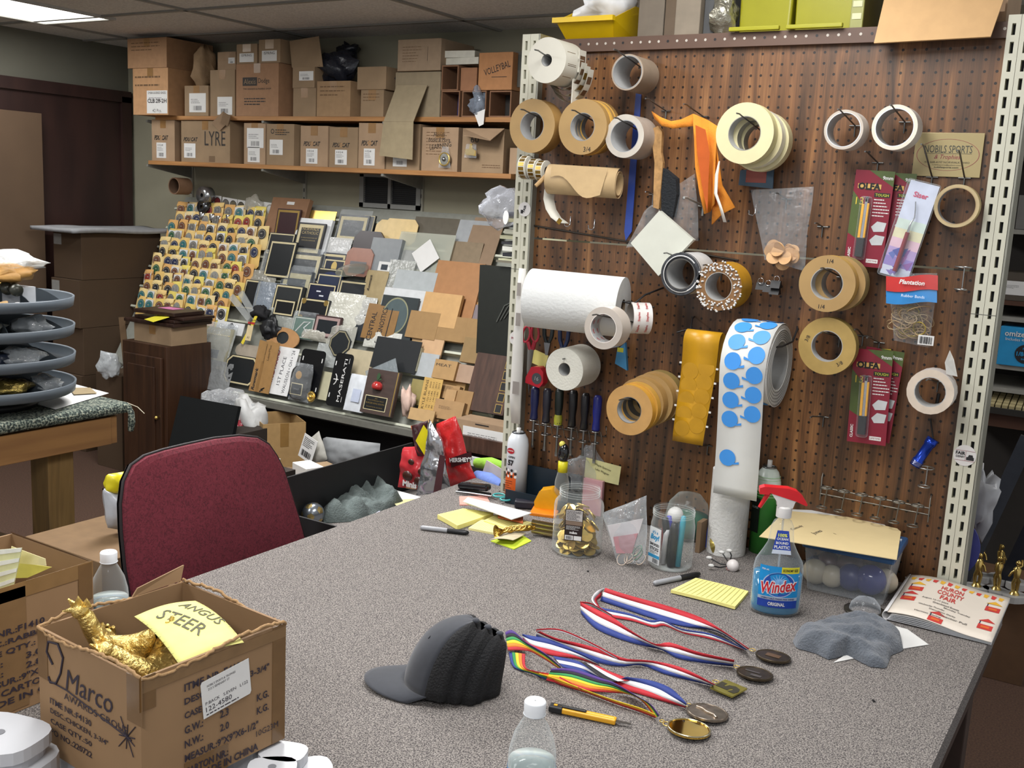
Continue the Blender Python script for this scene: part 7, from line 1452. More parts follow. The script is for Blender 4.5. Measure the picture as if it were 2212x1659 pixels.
b=B();[b.torus((0,0,.150+.007*k),r*1.004 if k<4 else r*(1.0-.03*(k-3)),.0009,M('#a9d0a5',.4),30,4)for k in range(8)];b.ob('white_stripes',t)
b=B();r_=r;b.box((0,0,0),(.028,.09,.0008),M('#17211a',.4),Rz(-PI/2-.5)@T(r+.001,0,.10)@Ry(PI/2)@Rz(PI/2));b.text('SUPER',(0,.02),.022,WHT,Rz(-PI/2-.5)@T(r+.0015,0,.10)@Ry(PI/2)@Rz(PI/2),z=.0004);b.ob('label',t)
p=tz(1715,1150);t=thing('tumbler','black insulated tumbler with clear lid behind the spray bottle','cup',X=T(p.x-.0,p.y+.0,ZT))
B().lathe([(.001,0),(.034,0),(.043,.14),(.043,.150)],M('#1b1e22',.35),36).ob('body',t);B().lathe([(.043,.150),(.044,.168),(.040,.178),(.001,.178)],film('#cfd3d6',.25,.05,0),36).torus((0,0,.175),.041,.003,film('#dfe3e6',.25,.05,0),36,6).ob('lid',t);B().torus((0,0,.154),.0435,.004,M('#b5ab97',.5),36,6).ob('rim_band',t)
a_=tz(1518,1185);c_=tz(1608,1205);r=.057;ctr=(a_+c_)/2;p=V((ctr.x,ctr.y+.015,ZT))
t=thing('paper_towel_roll','white paper towel roll standing upright under the blue label strip','paper towel',X=T(*p));B().hring(r*.86,.02,.215,M('#d6d8d6',.9),M('#d5d5d1',.92,var=.02,bump=.25,bsc=140),M('#7c6a55',.8),44,T(0,0,0)).ob('roll',t,bev=.003)
p=tz(1583,1222,.012);t=thing('baseball_figure','miniature baseball with black wire limbs and white mitts','figurine',X=T(*p)@Rz(.3));B().sph((0,0,0),.0155,M('#dcd6d4',.35),24).ob('ball',t)
b=B();b.torus((-.006,-.002,.002),.0145,.0007,M('#c98f8c',.5),24,5,a=(.5,-.8,0),b=(.4,.2,.85));b.ob('stitching',t)
for k,(e,q)in enumerate((((-.05,-.02,.0),(-.03,-.012,-.005)),((-.058,.012,.008),(-.03,.006,-.002)),((-.03,.03,.02),(-.016,.02,.006)),((-.012,.02,.03),(-.006,.016,.02)))):
 B().tube([(-.008,-.004+.006*k,0),q,e],.0016,BLK,6).ob('wire_limb',t);B().sph(e,.006,WHT,10,sc=(1.3,.8,.7)).ob('mitt',t)
p=tz(1540,1195);t=thing('gold_bell','small gold bell trimming lying by the paper towel base','bell',X=T(p.x,p.y,ZT+.02)@Ry(1.2));B().lathe([(.004,.03),(.010,.026),(.014,.01),(.022,0)],M('#b5a35a',.25,.9),22).ob('bell',t)
e=[tz(u,v)for u,v in((1728,1275),(1915,1317),(1985,1235))];ang=math.atan2((e[1]-e[0]).y,(e[1]-e[0]).x);W5=(e[1]-e[0]).length;D5=.17
X5=T(e[0].x,e[0].y,ZT)@Rz(ang);t=thing('storage_box','clear storage box with blue lid full of baseballs and discs','box',X=X5);H5=.105
b=B();i_=.012
ft=film('#d6dcdf',.10,.06,.1,20)
b.add([(i_,i_,0),(W5-i_,i_,0),(W5-i_,D5-i_,0),(i_,D5-i_,0),(0,0,H5),(W5,0,H5),(W5,D5,H5),(0,D5,H5)],[(0,3,2,1),(0,1,5,4),(1,2,6,5),(2,3,7,6),(3,0,4,7)],ft);b.ob('tub',t,bev=.006,seg=3)
B().box((W5/2,D5/2,H5+.008),(W5+.012,D5+.012,.018),M('#23476f',.35)).ob('lid',t,bev=.005);B().box((W5*.93,D5*.8,H5+.0185),(.02,.008,.003),M('#b9c3cc',.3)).ob('lid_latch',t)
rd=random.Random(21)
for k,(fx,fy,fz,r,cc,nm)in enumerate(((.10,.2,.2,.030,'#b3ab98','cream'),(.30,.2,.22,.027,'#b9b09c','cream'),(.52,.25,.22,.032,'#222a66','navy'),(.74,.25,.32,.036,'#262c72','glossy navy'),(.2,.6,.4,.032,'#4a2a2e','maroon'),(.45,.6,.45,.034,'#4a3034','maroon'),(.88,.5,.25,.030,'#b5ab96','cream'),(.62,.6,.25,.028,'#b0a793','cream'),(.07,.55,.2,.028,'#1f2748','navy'))):
 G=X5@T(W5*fx,.03+(D5-.06)*fy,max(r+.004,H5*fz));B().sph((0,0,0),r,M(cc,.35 if k!=3 else .12),20,sc=(1,.8,1)).ob('stress_ball',label='%s foam ball in the blue lidded tub, %s from its left end'%(nm,ordn[k]),cat='ball',X=G,group='foam balls in the tub')
P=[onZ(u,v,TT+H5+.02)for u,v in((1640,1162),(1700,1105),(1945,1148),(1940,1210))]
ft_=[onZ(u,v,TT+H5+.021)for u,v in((1640,1160),(1697,1104),(1832,1118),(1938,1143),(1946,1150),(1937,1210))];c=sum(ft_,V())/6;b=B();b.prism([(q.x-c.x,q.y-c.y)for q in ft_],0,.0016,M('#d3bf8f',.7,var=.02));GI=M('#4b4440',.7)
def tb_on(s_,u,v,w_,rot):q=onZ(u,v,TT+H5+.023)-c;b.text(s_,(q.x,q.y),w_,GI,None,z=.0022,rot=rot,shear=.3)
tb_on('Custody',1722,1140,.05,1.35);tb_on('Junes',1765,1150,.042,1.35);tb_on('I',1803,1153,.004,1.35)
b.ob('manila_folder',label='manila folder with handwriting lying on the blue lidded tub',cat='folder',X=T(*c))
P=[onZ(u,v,TT+H5+.0195)for u,v in((1700,1100),(1880,1107),(1918,1140),(1760,1135))];c=sum(P,V())/4;B().quad([q-c for q in P],WHT).ob('paper_sheet',label='white sheet sticking out behind the manila folder',cat='paper',X=T(*c),solid=.0006)
p=tz(1868,1322);t=thing('clear_dome','clear plastic dome on a dark ring in front of the tub','dome',X=T(p.x,p.y,ZT));B().lathe([(.045,.001),(.045,.004),(.032,.005)],M('#3f3c36',.3,.5),36).ob('ring',t);B().lathe([(.034,.004),(.031,.018),(.02,.030),(.001,.036)],film('#dfe6ee',.08,.03,0),36).ob('dome',t)
PBk=M('#ddd3c5',.55,var=.01);t=thing('fair_booklet','folded white booklet printed with red and yellow fair booths at table corner','booklet',(0,0,0))
A4=[tz(1968,1242,.032),tz(2182,1292,.012),tz(2142,1388,.008),tz(1917,1322,.020)]
def bk(u,v,dz=0):
 p=(A4[0]*(1-u)+A4[1]*u)*(1-v)+(A4[3]*(1-u)+A4[2]*u)*v;return p+V((0,0,.012*math.sin(PI*min(1,u*1.3))*(1-u)+dz))
B().grid(lambda u,v:bk(u,v),16,8,PBk).ob('cover',t,solid=.001)
b=B()
for k in range(5):b.grid(lambda u,v:V((bk(u,v).x+.002*k*(1-u),bk(u,v).y,TT+.002+(bk(u,v).z-TT)*(.08+.16*k))),8,4,M('#d9dadc',.6))
b.ob('pages',t)
rim_=[];b=B();b.grid(lambda u,v:(lambda q,a:V((q.x-.010*math.sin(a),q.y,TT+.002+(q.z-TT)*(1+math.cos(a))/2)))(bk(0,v),PI*u),10,6,M('#d3d2d2',.6));b.ob('fold',t,solid=.001)
b=B();rd_,yl_,og_=M('#c33a35',.6),M('#dba832',.6),M('#d8672a',.6)
def bq(u0,v0,u1,v1,m,dz=.0012):b.add([bk(u0,v0,dz),bk(u1,v0,dz),bk(u1,v1,dz),bk(u0,v1,dz)],[(0,3,2,1)],m)
for k in range(13):u=.03+k*.073;b.add([bk(u,.07+.02*math.sin(k),.0012),bk(u+.05,.07,.0012),bk(u+.035,.14,.0012),bk(u+.0,.13,.0012)],[(0,3,2,1)],rd_ if k%2 else yl_)
for(u0,v0)in((.06,.22),(.04,.48),(.38,.80),(.82,.22),(.82,.62)):
 bq(u0,v0+.09,u0+.14,v0+.19,rd_);bq(u0+.03,v0+.12,u0+.11,v0+.16,og_,.0016);b.add([bk(u0-.01,v0+.03,.0014),bk(u0+.07,v0-.04,.0014),bk(u0+.15,v0+.03,.0014)],[(0,2,1)],yl_ if v0<.3 else rd_);bq(u0+.005,v0+.02,u0+.015,v0+.10,M('#2b2a4a'))
def btext(s_,uc,vc,w_,h_,m):
 vs,fs=text_mesh(s_,.02);x0=min(v[0]for v in vs);x1=max(v[0]for v in vs);y0=min(v[1]for v in vs);y1=max(v[1]for v in vs)
 b.add([bk(uc+((v[0]-x0)/(x1-x0)-.5)*w_,vc-((v[1]-y0)/(y1-y0)-.5)*h_,.0016)for v in vs],fs,m)
btext('HURON',.47,.22,.22,.09,rd_);btext('COUNTY',.47,.33,.26,.09,rd_);btext('FAIR',.47,.44,.16,.09,rd_)
GY=M('#6f6a66')
for k,s_ in enumerate(('August 12-17 2024','Grandstand Events','Monday Tuesday','Wednesday Thursday','Demolition Derby','Tractor Pull','Harness Racing')):btext(s_,.36+.12*(k%3),.54+.055*k,.26,.035,GY)
b.ob('cover_print',t)
B().tube([tz(1955,1247,.02),tz(1975,1252,.02)],.0018,CHROME,6).ob('pen_tip',label='silver pen tip poking out behind the fair booklet',cat='pen')
P=[tz(u,v,.001)for u,v in((1905,1345),(1960,1360),(2006,1393),(1950,1402),(1800,1432),(1850,1400))];c=sum(P,V())/6;B().prism([(q.x-c.x,q.y-c.y)for q in P],0,.001,WHT).ob('white_card',label='white card corner under the grey cloth',cat='card',X=T(*c))
GT=M('#5b6169',.95,var=.12,sc=90,bump=.5,bsc=260,sheen=.3)
def cloth(outline,zf,name,label,m,n=26,seed=1,cat='cloth',base=TT):
 P=[onZ(u,v,base+.002)for u,v in outline];c=sum(P,V())/len(P);N=72
 def rad(a):
  d=V((math.cos(a),math.sin(a),0));best=.01
  for i in range(len(P)):
   p,q=P[i]-c,P[(i+1)%len(P)]-c;e=q-p;den=d.x*e.y-d.y*e.x
   if abs(den)<1e-9:continue
   tt=(p.x*e.y-p.y*e.x)/den;ss=(p.x*d.y-p.y*d.x)/den
   if tt>0 and-.001<=ss<=1.001:best=max(best,tt)
  return best
 b=B();ra_=[rad(2*PI*i/N)for i in range(N)]
 def f(u,v):
  i=int(round(u*N))%N;r=ra_[i]*(1-v*.999);a=2*PI*i/N;x,y=r*math.cos(a),r*math.sin(a)
  e=min(1,v*4)**.6;z=zf*e*(.72+.55*noise.noise(V((x*9+y*7,y*24-x*5,seed)))+.22*noise.noise(V((x*18-y*12,y*45,seed)))+.08*noise.noise(V((x*60,y*60,seed))));return V((x,y,max(.0,z)))
 b.grid(f,N,n,m);b.add([(ra_[i]*math.cos(2*PI*i/N),ra_[i]*math.sin(2*PI*i/N),0)for i in range(N)],[tuple(range(N))[::-1]],m)
 return b.ob(name,None,None,label,cat,X=T(c.x,c.y,base+.0015))
cloth([(1712,1385),(1725,1362),(1800,1345),(1880,1342),(1945,1370),(1952,1405),(1925,1415),(1915,1443),(1880,1440),(1830,1415),(1790,1425),(1760,1410),(1720,1400)],.048,'grey_cloth','crumpled grey terry cloth glove on the right of table',GT,seed=4)
c=tz(1025,1055,.018);t=thing('stapler','glossy black stapler behind the white envelopes','stapler',X=T(*c)@Rz(.1));B().box((0,0,.006),(.10,.03,.018),M('#131417',.15),Ry(-.08)).ob('arm',t,bev=.007,seg=3);B().box((0,0,-.012),(.10,.026,.008),BLK).ob('base',t,bev=.002)
t=thing('scissors','teal handled scissors beside the black stapler','scissors',(0,0,0));TL_=M('#3f9a9a',.35)
b=B();b.torus(tz(1078,1070,.012),.016,.003,TL_,22,6,a=(1,.2,.0),b=(0,.8,.1)).torus(tz(1092,1078,.012),.014,.003,TL_,22,6,a=(1,.2,0),b=(0,.8,.1));b.ob('handles',t);B().tube([tz(1062,1072,.012),tz(1020,1066,.010),tz(985,1062,.006)],.003,STEEL,6).ob('blades',t)
c=tz(1170,1110);t=thing('plastic_dispenser','bright orange-yellow plastic scoop dispenser beside the coin jar','dispenser',X=T(c.x,c.y+.03,ZT)@Rz(.3));OY=M('#d99a12',.35)
B().prism([(-.03,0),(.03,0),(.034,.05),(.012,.07),(-.02,.062),(-.034,.03)],-.022,.022,OY,fr((0,0,0),(1,0,0),(0,0,1))).ob('body',t,bev=.004);B().box((.0,-.03,.010),(.075,.05,.012),M('#d97b12',.4),Rx(.15)).ob('tray',t,bev=.003)
c=tz(1140,1100);B().box((0,0,.012),(.085,.03,.022),M('#22202a',.4)).ob('dark_tool',label='dark blue black tool lying between aerosol can and yellow dispenser',cat='tool',X=T(c.x,c.y+.01,ZT)@Rz(.5),bev=.004)
c=tz(1206,1110);t=thing('squeeze_bottle','clear bottle with yellow collar and glossy black angled cap','bottle',X=T(c.x,c.y+.01,ZT))
B().lathe([(.001,0),(.019,0),(.020,.09),(.013,.12)],film('#e0e4de',.08,.06,0),26).ob('bottle',t);B().lathe([(.001,.118),(.0135,.118),(.0135,.148),(.001,.15)],M('#d9cf1f',.4),26).ob('collar',t)
B().grid(lambda u,v:V((.016*math.cos(2*PI*u)*math.sin(PI*v)*1.0+.004*math.cos(PI*v),.014*math.sin(2*PI*u)*math.sin(PI*v),.170+.028*math.cos(PI*v)-.006*math.cos(2*PI*u)*math.sin(PI*v))),20,14,M('#121315',.12,coat=.5)).ob('cap',t);B().sph((-.006,.0,.196),.009,M('#d9cf5f',.4),12).ob('tip',t)
c=onY(1180,1010,-.06);t=thing('parts_tray','dark teal plastic parts tray behind the aerosol can against the board','tray',X=T(c.x,c.y-.02,ZT));DT=M('#14232e',.4)
b=B();b.box((0,.05,.05),(.20,.004,.10),DT);b.box((0,-.03,.02),(.20,.004,.04),DT);b.box((0,.01,.002),(.20,.08,.004),DT);b.ob('shell',t)
lump('plastic_bag','loose clear bag standing behind the coin jar','bag',(tz(1225,1100).x+.03,tz(1225,1100).y+.03,ZT+.10),.055,film(haze=.14),(.9,.6,1.3),.3,seed=22)
B().box((0,0,.05),(.06,.012,.10),M('#b98d92',.5)).ob('pink_box',label='pink striped box seen through the coin jar',cat='box',X=T(tz(1260,1120).x,tz(1260,1120).y+.05,ZT))
c=tz(1512,1190);B().box((0,0,.04),(.012,.04,.08),KDARK).ob('brown_card',label='brown cardboard strip standing beside the marker jar',cat='cardboard',X=T(c.x-.0,c.y,ZT));B().box((0,0,.045),(.008,.05,.09),M('#24409a',.5)).ob('blue_card',label='blue and tan card behind the brown cardboard strip',cat='card',X=T(c.x-.0,c.y+.06,ZT)@Ry(.12))
a_=tz(1072,1150,.018);e_=tz(1185,1135,.022);d=e_-a_;L=d.length;zx=d.normalized();xx=V((0,0,1)).cross(zx).normalized()
t=thing('gold_trumpet','gold trumpet trophy part lying on the sticky notes','trophy part',X=fr(a_,xx,zx.cross(xx)))
B().lathe([(.019,0),(.012,.006),(.006,.018),(.004,.03),(.007,.04),(.004,.05),(.008,L*.6),(.005,L*.7),(.007,L*.85),(.004,L)],M('#c9a34a',.18,1,var=.2,bump=.6,bsc=60),22).ob('bell',t)
b=B();[b.torus((.004*math.sin(k),.004,.025+.012*k),.009,.002,GOLD,12,5,a=(1,0,0),b=(0,.5,1))for k in range(5)];b.ob('scrollwork',t)
for k in range(3):
 a_=tz(1150,1128+9*k,.030-.009*k);e_=tz(1215,1140+9*k,.030-.009*k);B().tube([a_,e_],.0075,M('#b9a878',.1,1),14).ob('gold_tube',label=('top','middle','bottom')[k]+' of three shiny gold tubes left of the coin jar',cat='tube')
t=thing('open_tray','long black open tray with grey carpet lining left of the table','tray',X=T(-1.03,-.46,.56));w3,d3,h3=.455,.80,.145;BP=M('#141517',.55,var=.1)
b=B();b.box((w3/2,.003,h3/2),(w3,.006,h3),BP);b.box((w3/2,d3-.003,h3/2+.0),(w3,.006,h3),BP);b.box((.003,d3/2,h3/2+.02),(.006,d3-.012,h3+.04),BP);b.box((w3-.003,d3/2,h3/2),(.006,d3-.012,h3),BP);b.box((w3/2,d3/2,.003),(w3-.012,d3-.012,.006),BP);b.ob('shell',t)
B().box((w3/2,d3/2,.012),(w3-.02,d3-.02,.01),carpet).ob('lining',t)
B().box((-.80,.0,.28),(.46,.7,.556),M('#17171a',.6)).ob('low_cabinet',label='low black cabinet carrying the tray beside the table',cat='cabinet')
zt3=.56+.017
def onT(u,v,dz=0):return onZ(u,v,zt3+dz)
c=onT(676,1110,.036);t=thing('soccer_ball','small silver soccer ball with gold pentagons in the black tray','ball',X=T(c.x,c.y,zt3+.036));B().sph((0,0,0),.036,M('#7f858c',.25,.7,var=.15),28).ob('ball',t)
b=B()
ph=(1+5**.5)/2;ico=[V(q).normalized()for q in((0,1,ph),(0,-1,ph),(0,1,-ph),(0,-1,-ph),(1,ph,0),(-1,ph,0),(1,-ph,0),(-1,-ph,0),(ph,0,1),(-ph,0,1),(ph,0,-1),(-ph,0,-1))]
for q in ico:
 F_=fr(q*.0362,q.cross(V((.3,.2,.9))),q.cross(q.cross(V((.3,.2,.9)))).normalized()*-1);nrm=(F_.to_3x3()@V((0,0,1)));sg=1 if nrm.dot(q)>0 else-1
 b.add([(.0125*math.cos(2*PI*j/5),.0125*math.sin(2*PI*j/5),-.0016*sg)for j in range(5)]+[(0,0,.0008*sg)],[(j,(j+1)%5,5)for j in range(5)],M('#a8945f',.3,.7),False,F_)
b.ob('gold_panels',t)
cloth([(690,1115),(735,1080),(790,1066),(850,1075),(880,1100),(845,1110),(780,1125),(700,1130)],.075,'grey_towel','rumpled grey green towel in the black tray beside the ball',M('#5f6967',.95,var=.12,sc=80,bump=.5,bsc=220),seed=9,base=zt3)
for k in range(3):
 a_,e_=onT(760+8*k,1140+4*k,.03),onT(820+6*k,1106+4*k,.03);B().tube([a_,e_],.004,(M('#b9bcd0'),M('#a83a48'),M('#33408a'))[k],6).ob('medal_ribbon',label=('white','red','blue')[k]+' rolled ribbon in black tray at the table edge',cat='ribbon')
zc=.60
P=[onZ(u,v,zc+.03)for u,v in((800,1065),(850,1040),(1000,1080),(905,1078))];c=sum(P,V())/4;B().quad([q-c for q in P],WHT).ob('paper_sheet',label='white paper sheets under the candy bags',cat='paper',X=T(c.x,c.y,zc),solid=.003)
P=[onT(u,v,.03)for u,v in((845,1080),(895,1078),(900,1098),(865,1102))];c=sum(P,V())/4;B().quad([q-c for q in P],M('#cfc48f',.7)).ob('paper_sheet',label='cream paper scrap between towel and white sheets',cat='paper',X=T(*c),solid=.001)
def bagp(pix,y,th,m,name,label,cat='candy bag',deco=None,n=22,wr_=.014,seed=1,m2=None):
 P=[onY(u,v,y)for u,v in pix];t=thing(name,label,cat,(0,0,0));B().pillow(P,th,m,n,n,wr=wr_,fq=12,seed=seed).ob('film',t)
 if deco:deco(t,P)
 return t
yc=.02
RC=M('#c02a2c',.2,var=.1,sc=6,bump=.7,bsc=18)
def pdeco(items):
 def f(t,P):
  for nm,pix,m,dz in items:
   Q=[onY(u,v,yc-dz)for u,v in pix];B().quad(Q,m).ob(nm,t,solid=.001)
 return f
t=bagp([(858,1052),(935,1062),(930,962),(872,966)],yc,.06,M('#b8343a',.2,var=.12,sc=10),'candy_bag','red candy bag with brown chocolate pieces standing left of foil bag',deco=pdeco([]))
b=B();c=onY(880,1028,yc-.04)
for k,(du,dv,s)in enumerate(((0,0,.02),(24,12,.018),(30,-8,.014),(8,-30,.012))):q=onY(880+du,1028+dv,yc-.037);b.sph(q,s,M('#3b1f16',.3),14,sc=(1,.3,.8))
b.ob('printed_pieces',t);c=onY(885,1046,yc-.036);B().text('Minis',(0,0),.055,WHT,BF(c),bold=.04).ob('lettering',t)
t=bagp([(968,1055),(1032,1038),(985,898),(945,915)],yc+.03,.05,RC,'candy_bag','tall bright red candy bag with brown name band at table corner',seed=3)
P=[onY(u,v,yc-.002)for u,v in((972,990),(1018,975),(1020,996),(975,1010))];B().quad(P,M('#3b1a1c',.3)).text("HERSHEY'S",(0,0),.085,WHT,BF(sum(P,V())/4+V((0,-.002,0)))@Rz(-.0+.2),bold=.04).ob('name_band',t)
SF=M('#b9bbbf',.16,.85,var=.2,sc=8,bump=.4,bsc=20)
t=bagp([(902,1070),(975,1062),(955,955),(925,905)],yc-.06,.04,SF,'candy_bag','silver foil candy bag turned inside out between two red bags',seed=5)
P=[onY(u,v,yc-.095)for u,v in((935,1070),(952,1066),(962,985),(950,982))];B().quad(P,M('#4a2a2e',.4)).ob('brown_stripe',t,solid=.001)
t=bagp([(900,985),(928,985),(928,908),(890,920)],yc-.02,.03,M('#3f2226',.3,var=.2),'candy_bag','brown and yellow wrapper folded behind the foil bag',seed=7);P=[onY(u,v,yc-.045)for u,v in((918,985),(930,940),(915,918),(898,952))];B().quad(P,M('#d9cb1c',.3)).ob('yellow_panel',t,solid=.001)
B().prism([(p_.x,p_.z)for p_ in(onY(888,920,.03),onY(905,915,.03),onY(895,945,.03))],-.002,.002,M('#c9581f',.4),fr((0,.03,0),(1,0,0),(0,0,1))).ob('orange_wrapper',label='orange wrapper corner at the top left of candy bags',cat='wrapper')
for k,(u0,v0,u1,v1,r_,cc,lb)in enumerate(((1030,1000,1090,1008,.020,'#8fbf3f','lime green folded cloth behind the table corner'),(1030,1028,1085,1050,.022,'#6d86c9','light blue folded cloth in front of the lime cloth'))):
 a_,e_=onY(u0,v0,.14-.06*k),onY(u1,v1,.10-.06*k);b=B();b.tube([a_,a_.lerp(e_,.5)+V((0,0,.004)),e_],[r_*.8,r_,r_*.7],M(cc,.9,var=.08,bump=.3),14);b.ob('folded_cloth',label=lb,cat='cloth')
B().tube([onY(1035,1048,.06),onY(1088,1062,.03)],[.018,.016],M('#3f4f5f',.9),12).ob('folded_cloth',label='slate blue folded cloth below the light blue cloth',cat='cloth')
B().box((0,0,0),(.08,.003,.05),M('#c9bfb8',.6),Ry(.3)).ob('paper_packet',label='pale pink packet corner near the aerosol can',cat='packet',X=T(*onY(1068,1022,.08)))
t=thing('office_chair','burgundy fabric office chair with rounded backrest beside the table','chair',(-.80,-.78,0))
CF=ramp_mat('burgundy_fabric',[(.36,'#531a25'),(.47,'#66212d'),(.60,'#702734')],120,.9,5,(1,1,1),.25,1.5)
oc=V((-.80,-.78,0))
edge=[(282,1300),(270,1230),(262,1150),(260,1090),(266,1040),(282,1005),(310,985),(350,972),(400,960),(460,947),(515,941),(555,945),(580,960),(597,985),(612,1015),(628,1065),(645,1120),(660,1175),(668,1210)]
n_=V((1,0,.14)).normalized();pp=V((-.77,-.75,.85))
E_=[onPl(u,v,pp,n_)for u,v in edge];c=sum(E_,V())/len(E_);c.z=.86
pr2=[E_[0]+V((0,.02,-.10))]+E_+[E_[-1]+V((0,-.03,-.10))]
def shell(off,bulge,m,name):
 b=B();N=len(pr2);rings=[];K=7
 for k in range(K+1):
  f=math.cos(PI/2*k/K);g=math.sin(PI/2*k/K)
  rings.append([c+(q-c)*max(f,.0005)+n_*(off+bulge*g**.8*1.0+.03*((q-c).y/.28)**2*(f*f-1)*f*f)for q in pr2])
 for k in range(K):
  b.add([tuple(q-oc)for q in rings[k]+rings[k+1]],[(i,(i+1)%N,N+(i+1)%N,N+i)for i in range(N)],m,True)
 b.ob(name,t);return rings[0]
r1=shell(.0,.035,CF,'backrest');r2=shell(-.012,-.03,BLK,'back_shell')
b=B();b.tube([tuple(q-oc)for q in r1],.004,M('#1a1214',.6),8,closed=True);b.ob('edge_piping',t)
b=B();b.lathe([(.001,.40),(.22,.40),(.25,.43),(.24,.49),(.001,.50)],CF,28);b.ob('seat',t)
B().box((-.02,0,.60),(.03,.07,.34),BLK).ob('back_bracket',t,bev=.004);B().cyl((0,0,.10),(0,0,.40),.028,BLK).ob('gas_column',t)
for k in range(5):a=2*PI*k/5;B().tube([(0,0,.10),(.27*math.cos(a),.27*math.sin(a),.07)],[.025,.016],BLK,8).ob('leg',t);B().sph((.27*math.cos(a),.27*math.sin(a),.028),.028,BLK,12).ob('caster',t)
WBx,WBy=-1.67,-.40
LUM=ramp_mat('raw_lumber',[(.3,'#7d5834'),(.55,'#9a7143'),(.75,'#ab8351')],5,.7,5,(1,.25,3));LUM2=ramp_mat('raw_post',[(.3,'#5d4a2c'),(.55,'#7d6238'),(.75,'#8c7145')],6,.7,5,(4,4,.3),0,1)
t=thing('workbench','rough lumber workbench topped with green speckled carpet on the left','workbench',(WBx-.4,-1.4,0));o_=V((WBx-.4,-1.4,0))
GCP=ramp_mat('green_carpet',[(.36,'#161d1c'),(.47,'#39443f'),(.56,'#6b7468'),(.66,'#8f9080')],150,.95,2,bump=.8,bdist=.006)
e1=onZ(228,905,.86);
B().box((.40-.39,.01+.0,.885),(.86,2.02,.035),GCP).ob('carpet_top',t,bev=.014,seg=3)
b=B();b.box((.40,0.0-.02,.815),(.038,1.95,.09),LUM);b.ob('side_rail',t,bev=.002);B().box((.0,.96,.815),(.83,.038,.09),LUM).ob('end_rail',t,bev=.002)
for x,y in((.33,.80),(.33,-.9),(-.35,.80),(-.35,-.9)):B().box((x,y,.385),(.09,.09,.77),LUM2).ob('leg',t,bev=.002)
B().box((0,-.05,.86),(.78,1.9,.014),LUM).ob('deck',t)
a_=onZ(283,872,.90)-o_;B().tube([a_+V((-.02,0,-.01)),a_+V((0,0,-.03)),a_+V((.002,0,-.06)),a_+V((-.003,0,-.09))],[.012,.010,.012,.009],GCP,8).ob('frayed_tassel',t);B().tube([a_+V((-.02,0,0)),a_+V((.02,.01,-.01)),a_+V((.04,.02,-.03))],.0015,M('#a79f8c',.9),4).ob('loose_thread',t)
ct=V((-1.875,-.72,0));TR=M('#4f575e',.45,var=.04);t=thing('lazy_susan','four tier grey plastic round parts organiser on the workbench','organiser',(ct.x,ct.y,.904))
tiers=[.045,.135,.225,.312];Rr=.25
for k,z in enumerate(tiers):
 b=B();b.lathe([(.001,z),(Rr-.006,z),(Rr,z+.004),(Rr+.004,z+.032),(Rr+.001,z+.034),(Rr-.004,z+.030),(Rr-.010,z+.008),(.001,z+.006)],TR,64);b.ob('round_tray',t)
 for j in range(5):
  a=2*PI*j/5+.35*k+.3;b=B();P=[(.02,z+.006)]+[(.02+(Rr-.04)*i/10,z+.006+.055*math.cos(PI/2*(i/10)**2))for i in range(11)]+[(Rr-.02,z+.006)]
  b.prism(P,-.0015,.0015,M('#3f464c',.45),fr((0,0,0),(math.cos(a),math.sin(a),0),(0,0,1)));b.ob('divider',t)
B().cyl((0,0,0),(0,0,.36),.02,TR).lathe([(.001,0),(.14,0),(.14,.02),(.02,.04)],BLK,32).ob('post',t)
BZ=.904
def on_tier(k,a,r,dz=.0):return V((ct.x+r*math.cos(a),ct.y+r*math.sin(a),BZ+tiers[k]+.008+dz))
for k,a,r,m,s_,lb in((0,-.15,.15,M('#8f7f46',.2,.8,var=.4,sc=30,bump=.8),.05,'clear bag of gold pins on the bottom tier of the round organiser'),(1,.0,.17,film(haze=.25),.055,'crumpled clear bag on the third tier down of the round organiser'),(1,-.5,.16,M('#1b2230',.3),.05,'dark bagged parts on the third tier down of the round organiser'),(2,.35,.16,film(haze=.3),.05,'crumpled clear bag on the second tier of the round organiser'),(2,-.6,.15,M('#7f8078',.4),.045,'grey bagged parts on the second tier of the round organiser'),(0,.6,.17,film(haze=.25),.045,'clear bag at the back right of the bottom tier')):
 p=on_tier(k,a,r,s_*.55);lump('parts_bag',lb,'bag',p,s_,m,(1.2,1.1,.5),.3,seed=int(abs(a)*10)+k)
p=on_tier(3,.25,.13,.0);B().box((0,0,.03),(.08,.05,.06),M('#b9bcc0',.4)).ob('white_box',label='small white box on the top tier of the round organiser',cat='box',X=T(*p)@Rz(.2));B().sph((0,0,0),.012,WHT,12,sc=(1.2,1,.8)).ob('plastic_pebble',label='small white plastic knob on the top tier rim',cat='knob',X=T(*(on_tier(3,-.1,.20,.012))))
lump('padded_envelope','crumpled manila padded envelope lying over the organiser top','envelope',on_tier(3,-.1,.07,.10),.095,M('#b98c4a',.6),(1.5,1.0,.30),.15,seed=3)
lump('bubble_wrap','sheet of cloudy plastic wrap above the padded envelope','wrap',on_tier(3,.05,.08,.135),.11,film('#dfe2e0',.35),(1.3,1.0,.22),.25,seed=5)
p=on_tier(3,-.45,.16,.012);
for k in range(2):B().lathe([(.001,0),(.018,0),(.018,.04),(.001,.04)],M('#3a3b34',.3,.4),18,X=Ry(PI/2)).ob('film_canister',label=('left','right')[k]+' dark olive canister lying on the organiser top tier',cat='canister',X=T(p.x-.02+.045*k,p.y+.06,p.z+.045)@Rz(-.4))
for k in range(3):B().cyl((0,0,0),(0,0,.004),.02,M('#c9a878',.7),n=18).ob('wooden_disc',label=ordn[k]+' small wooden tag on the organiser top tier',cat='tag',X=T(on_tier(3,-.55+.12*k,.19).x,on_tier(3,-.55+.12*k,.19).y,on_tier(3,0,0).z+.012)@Rx(1.1-.3*k))
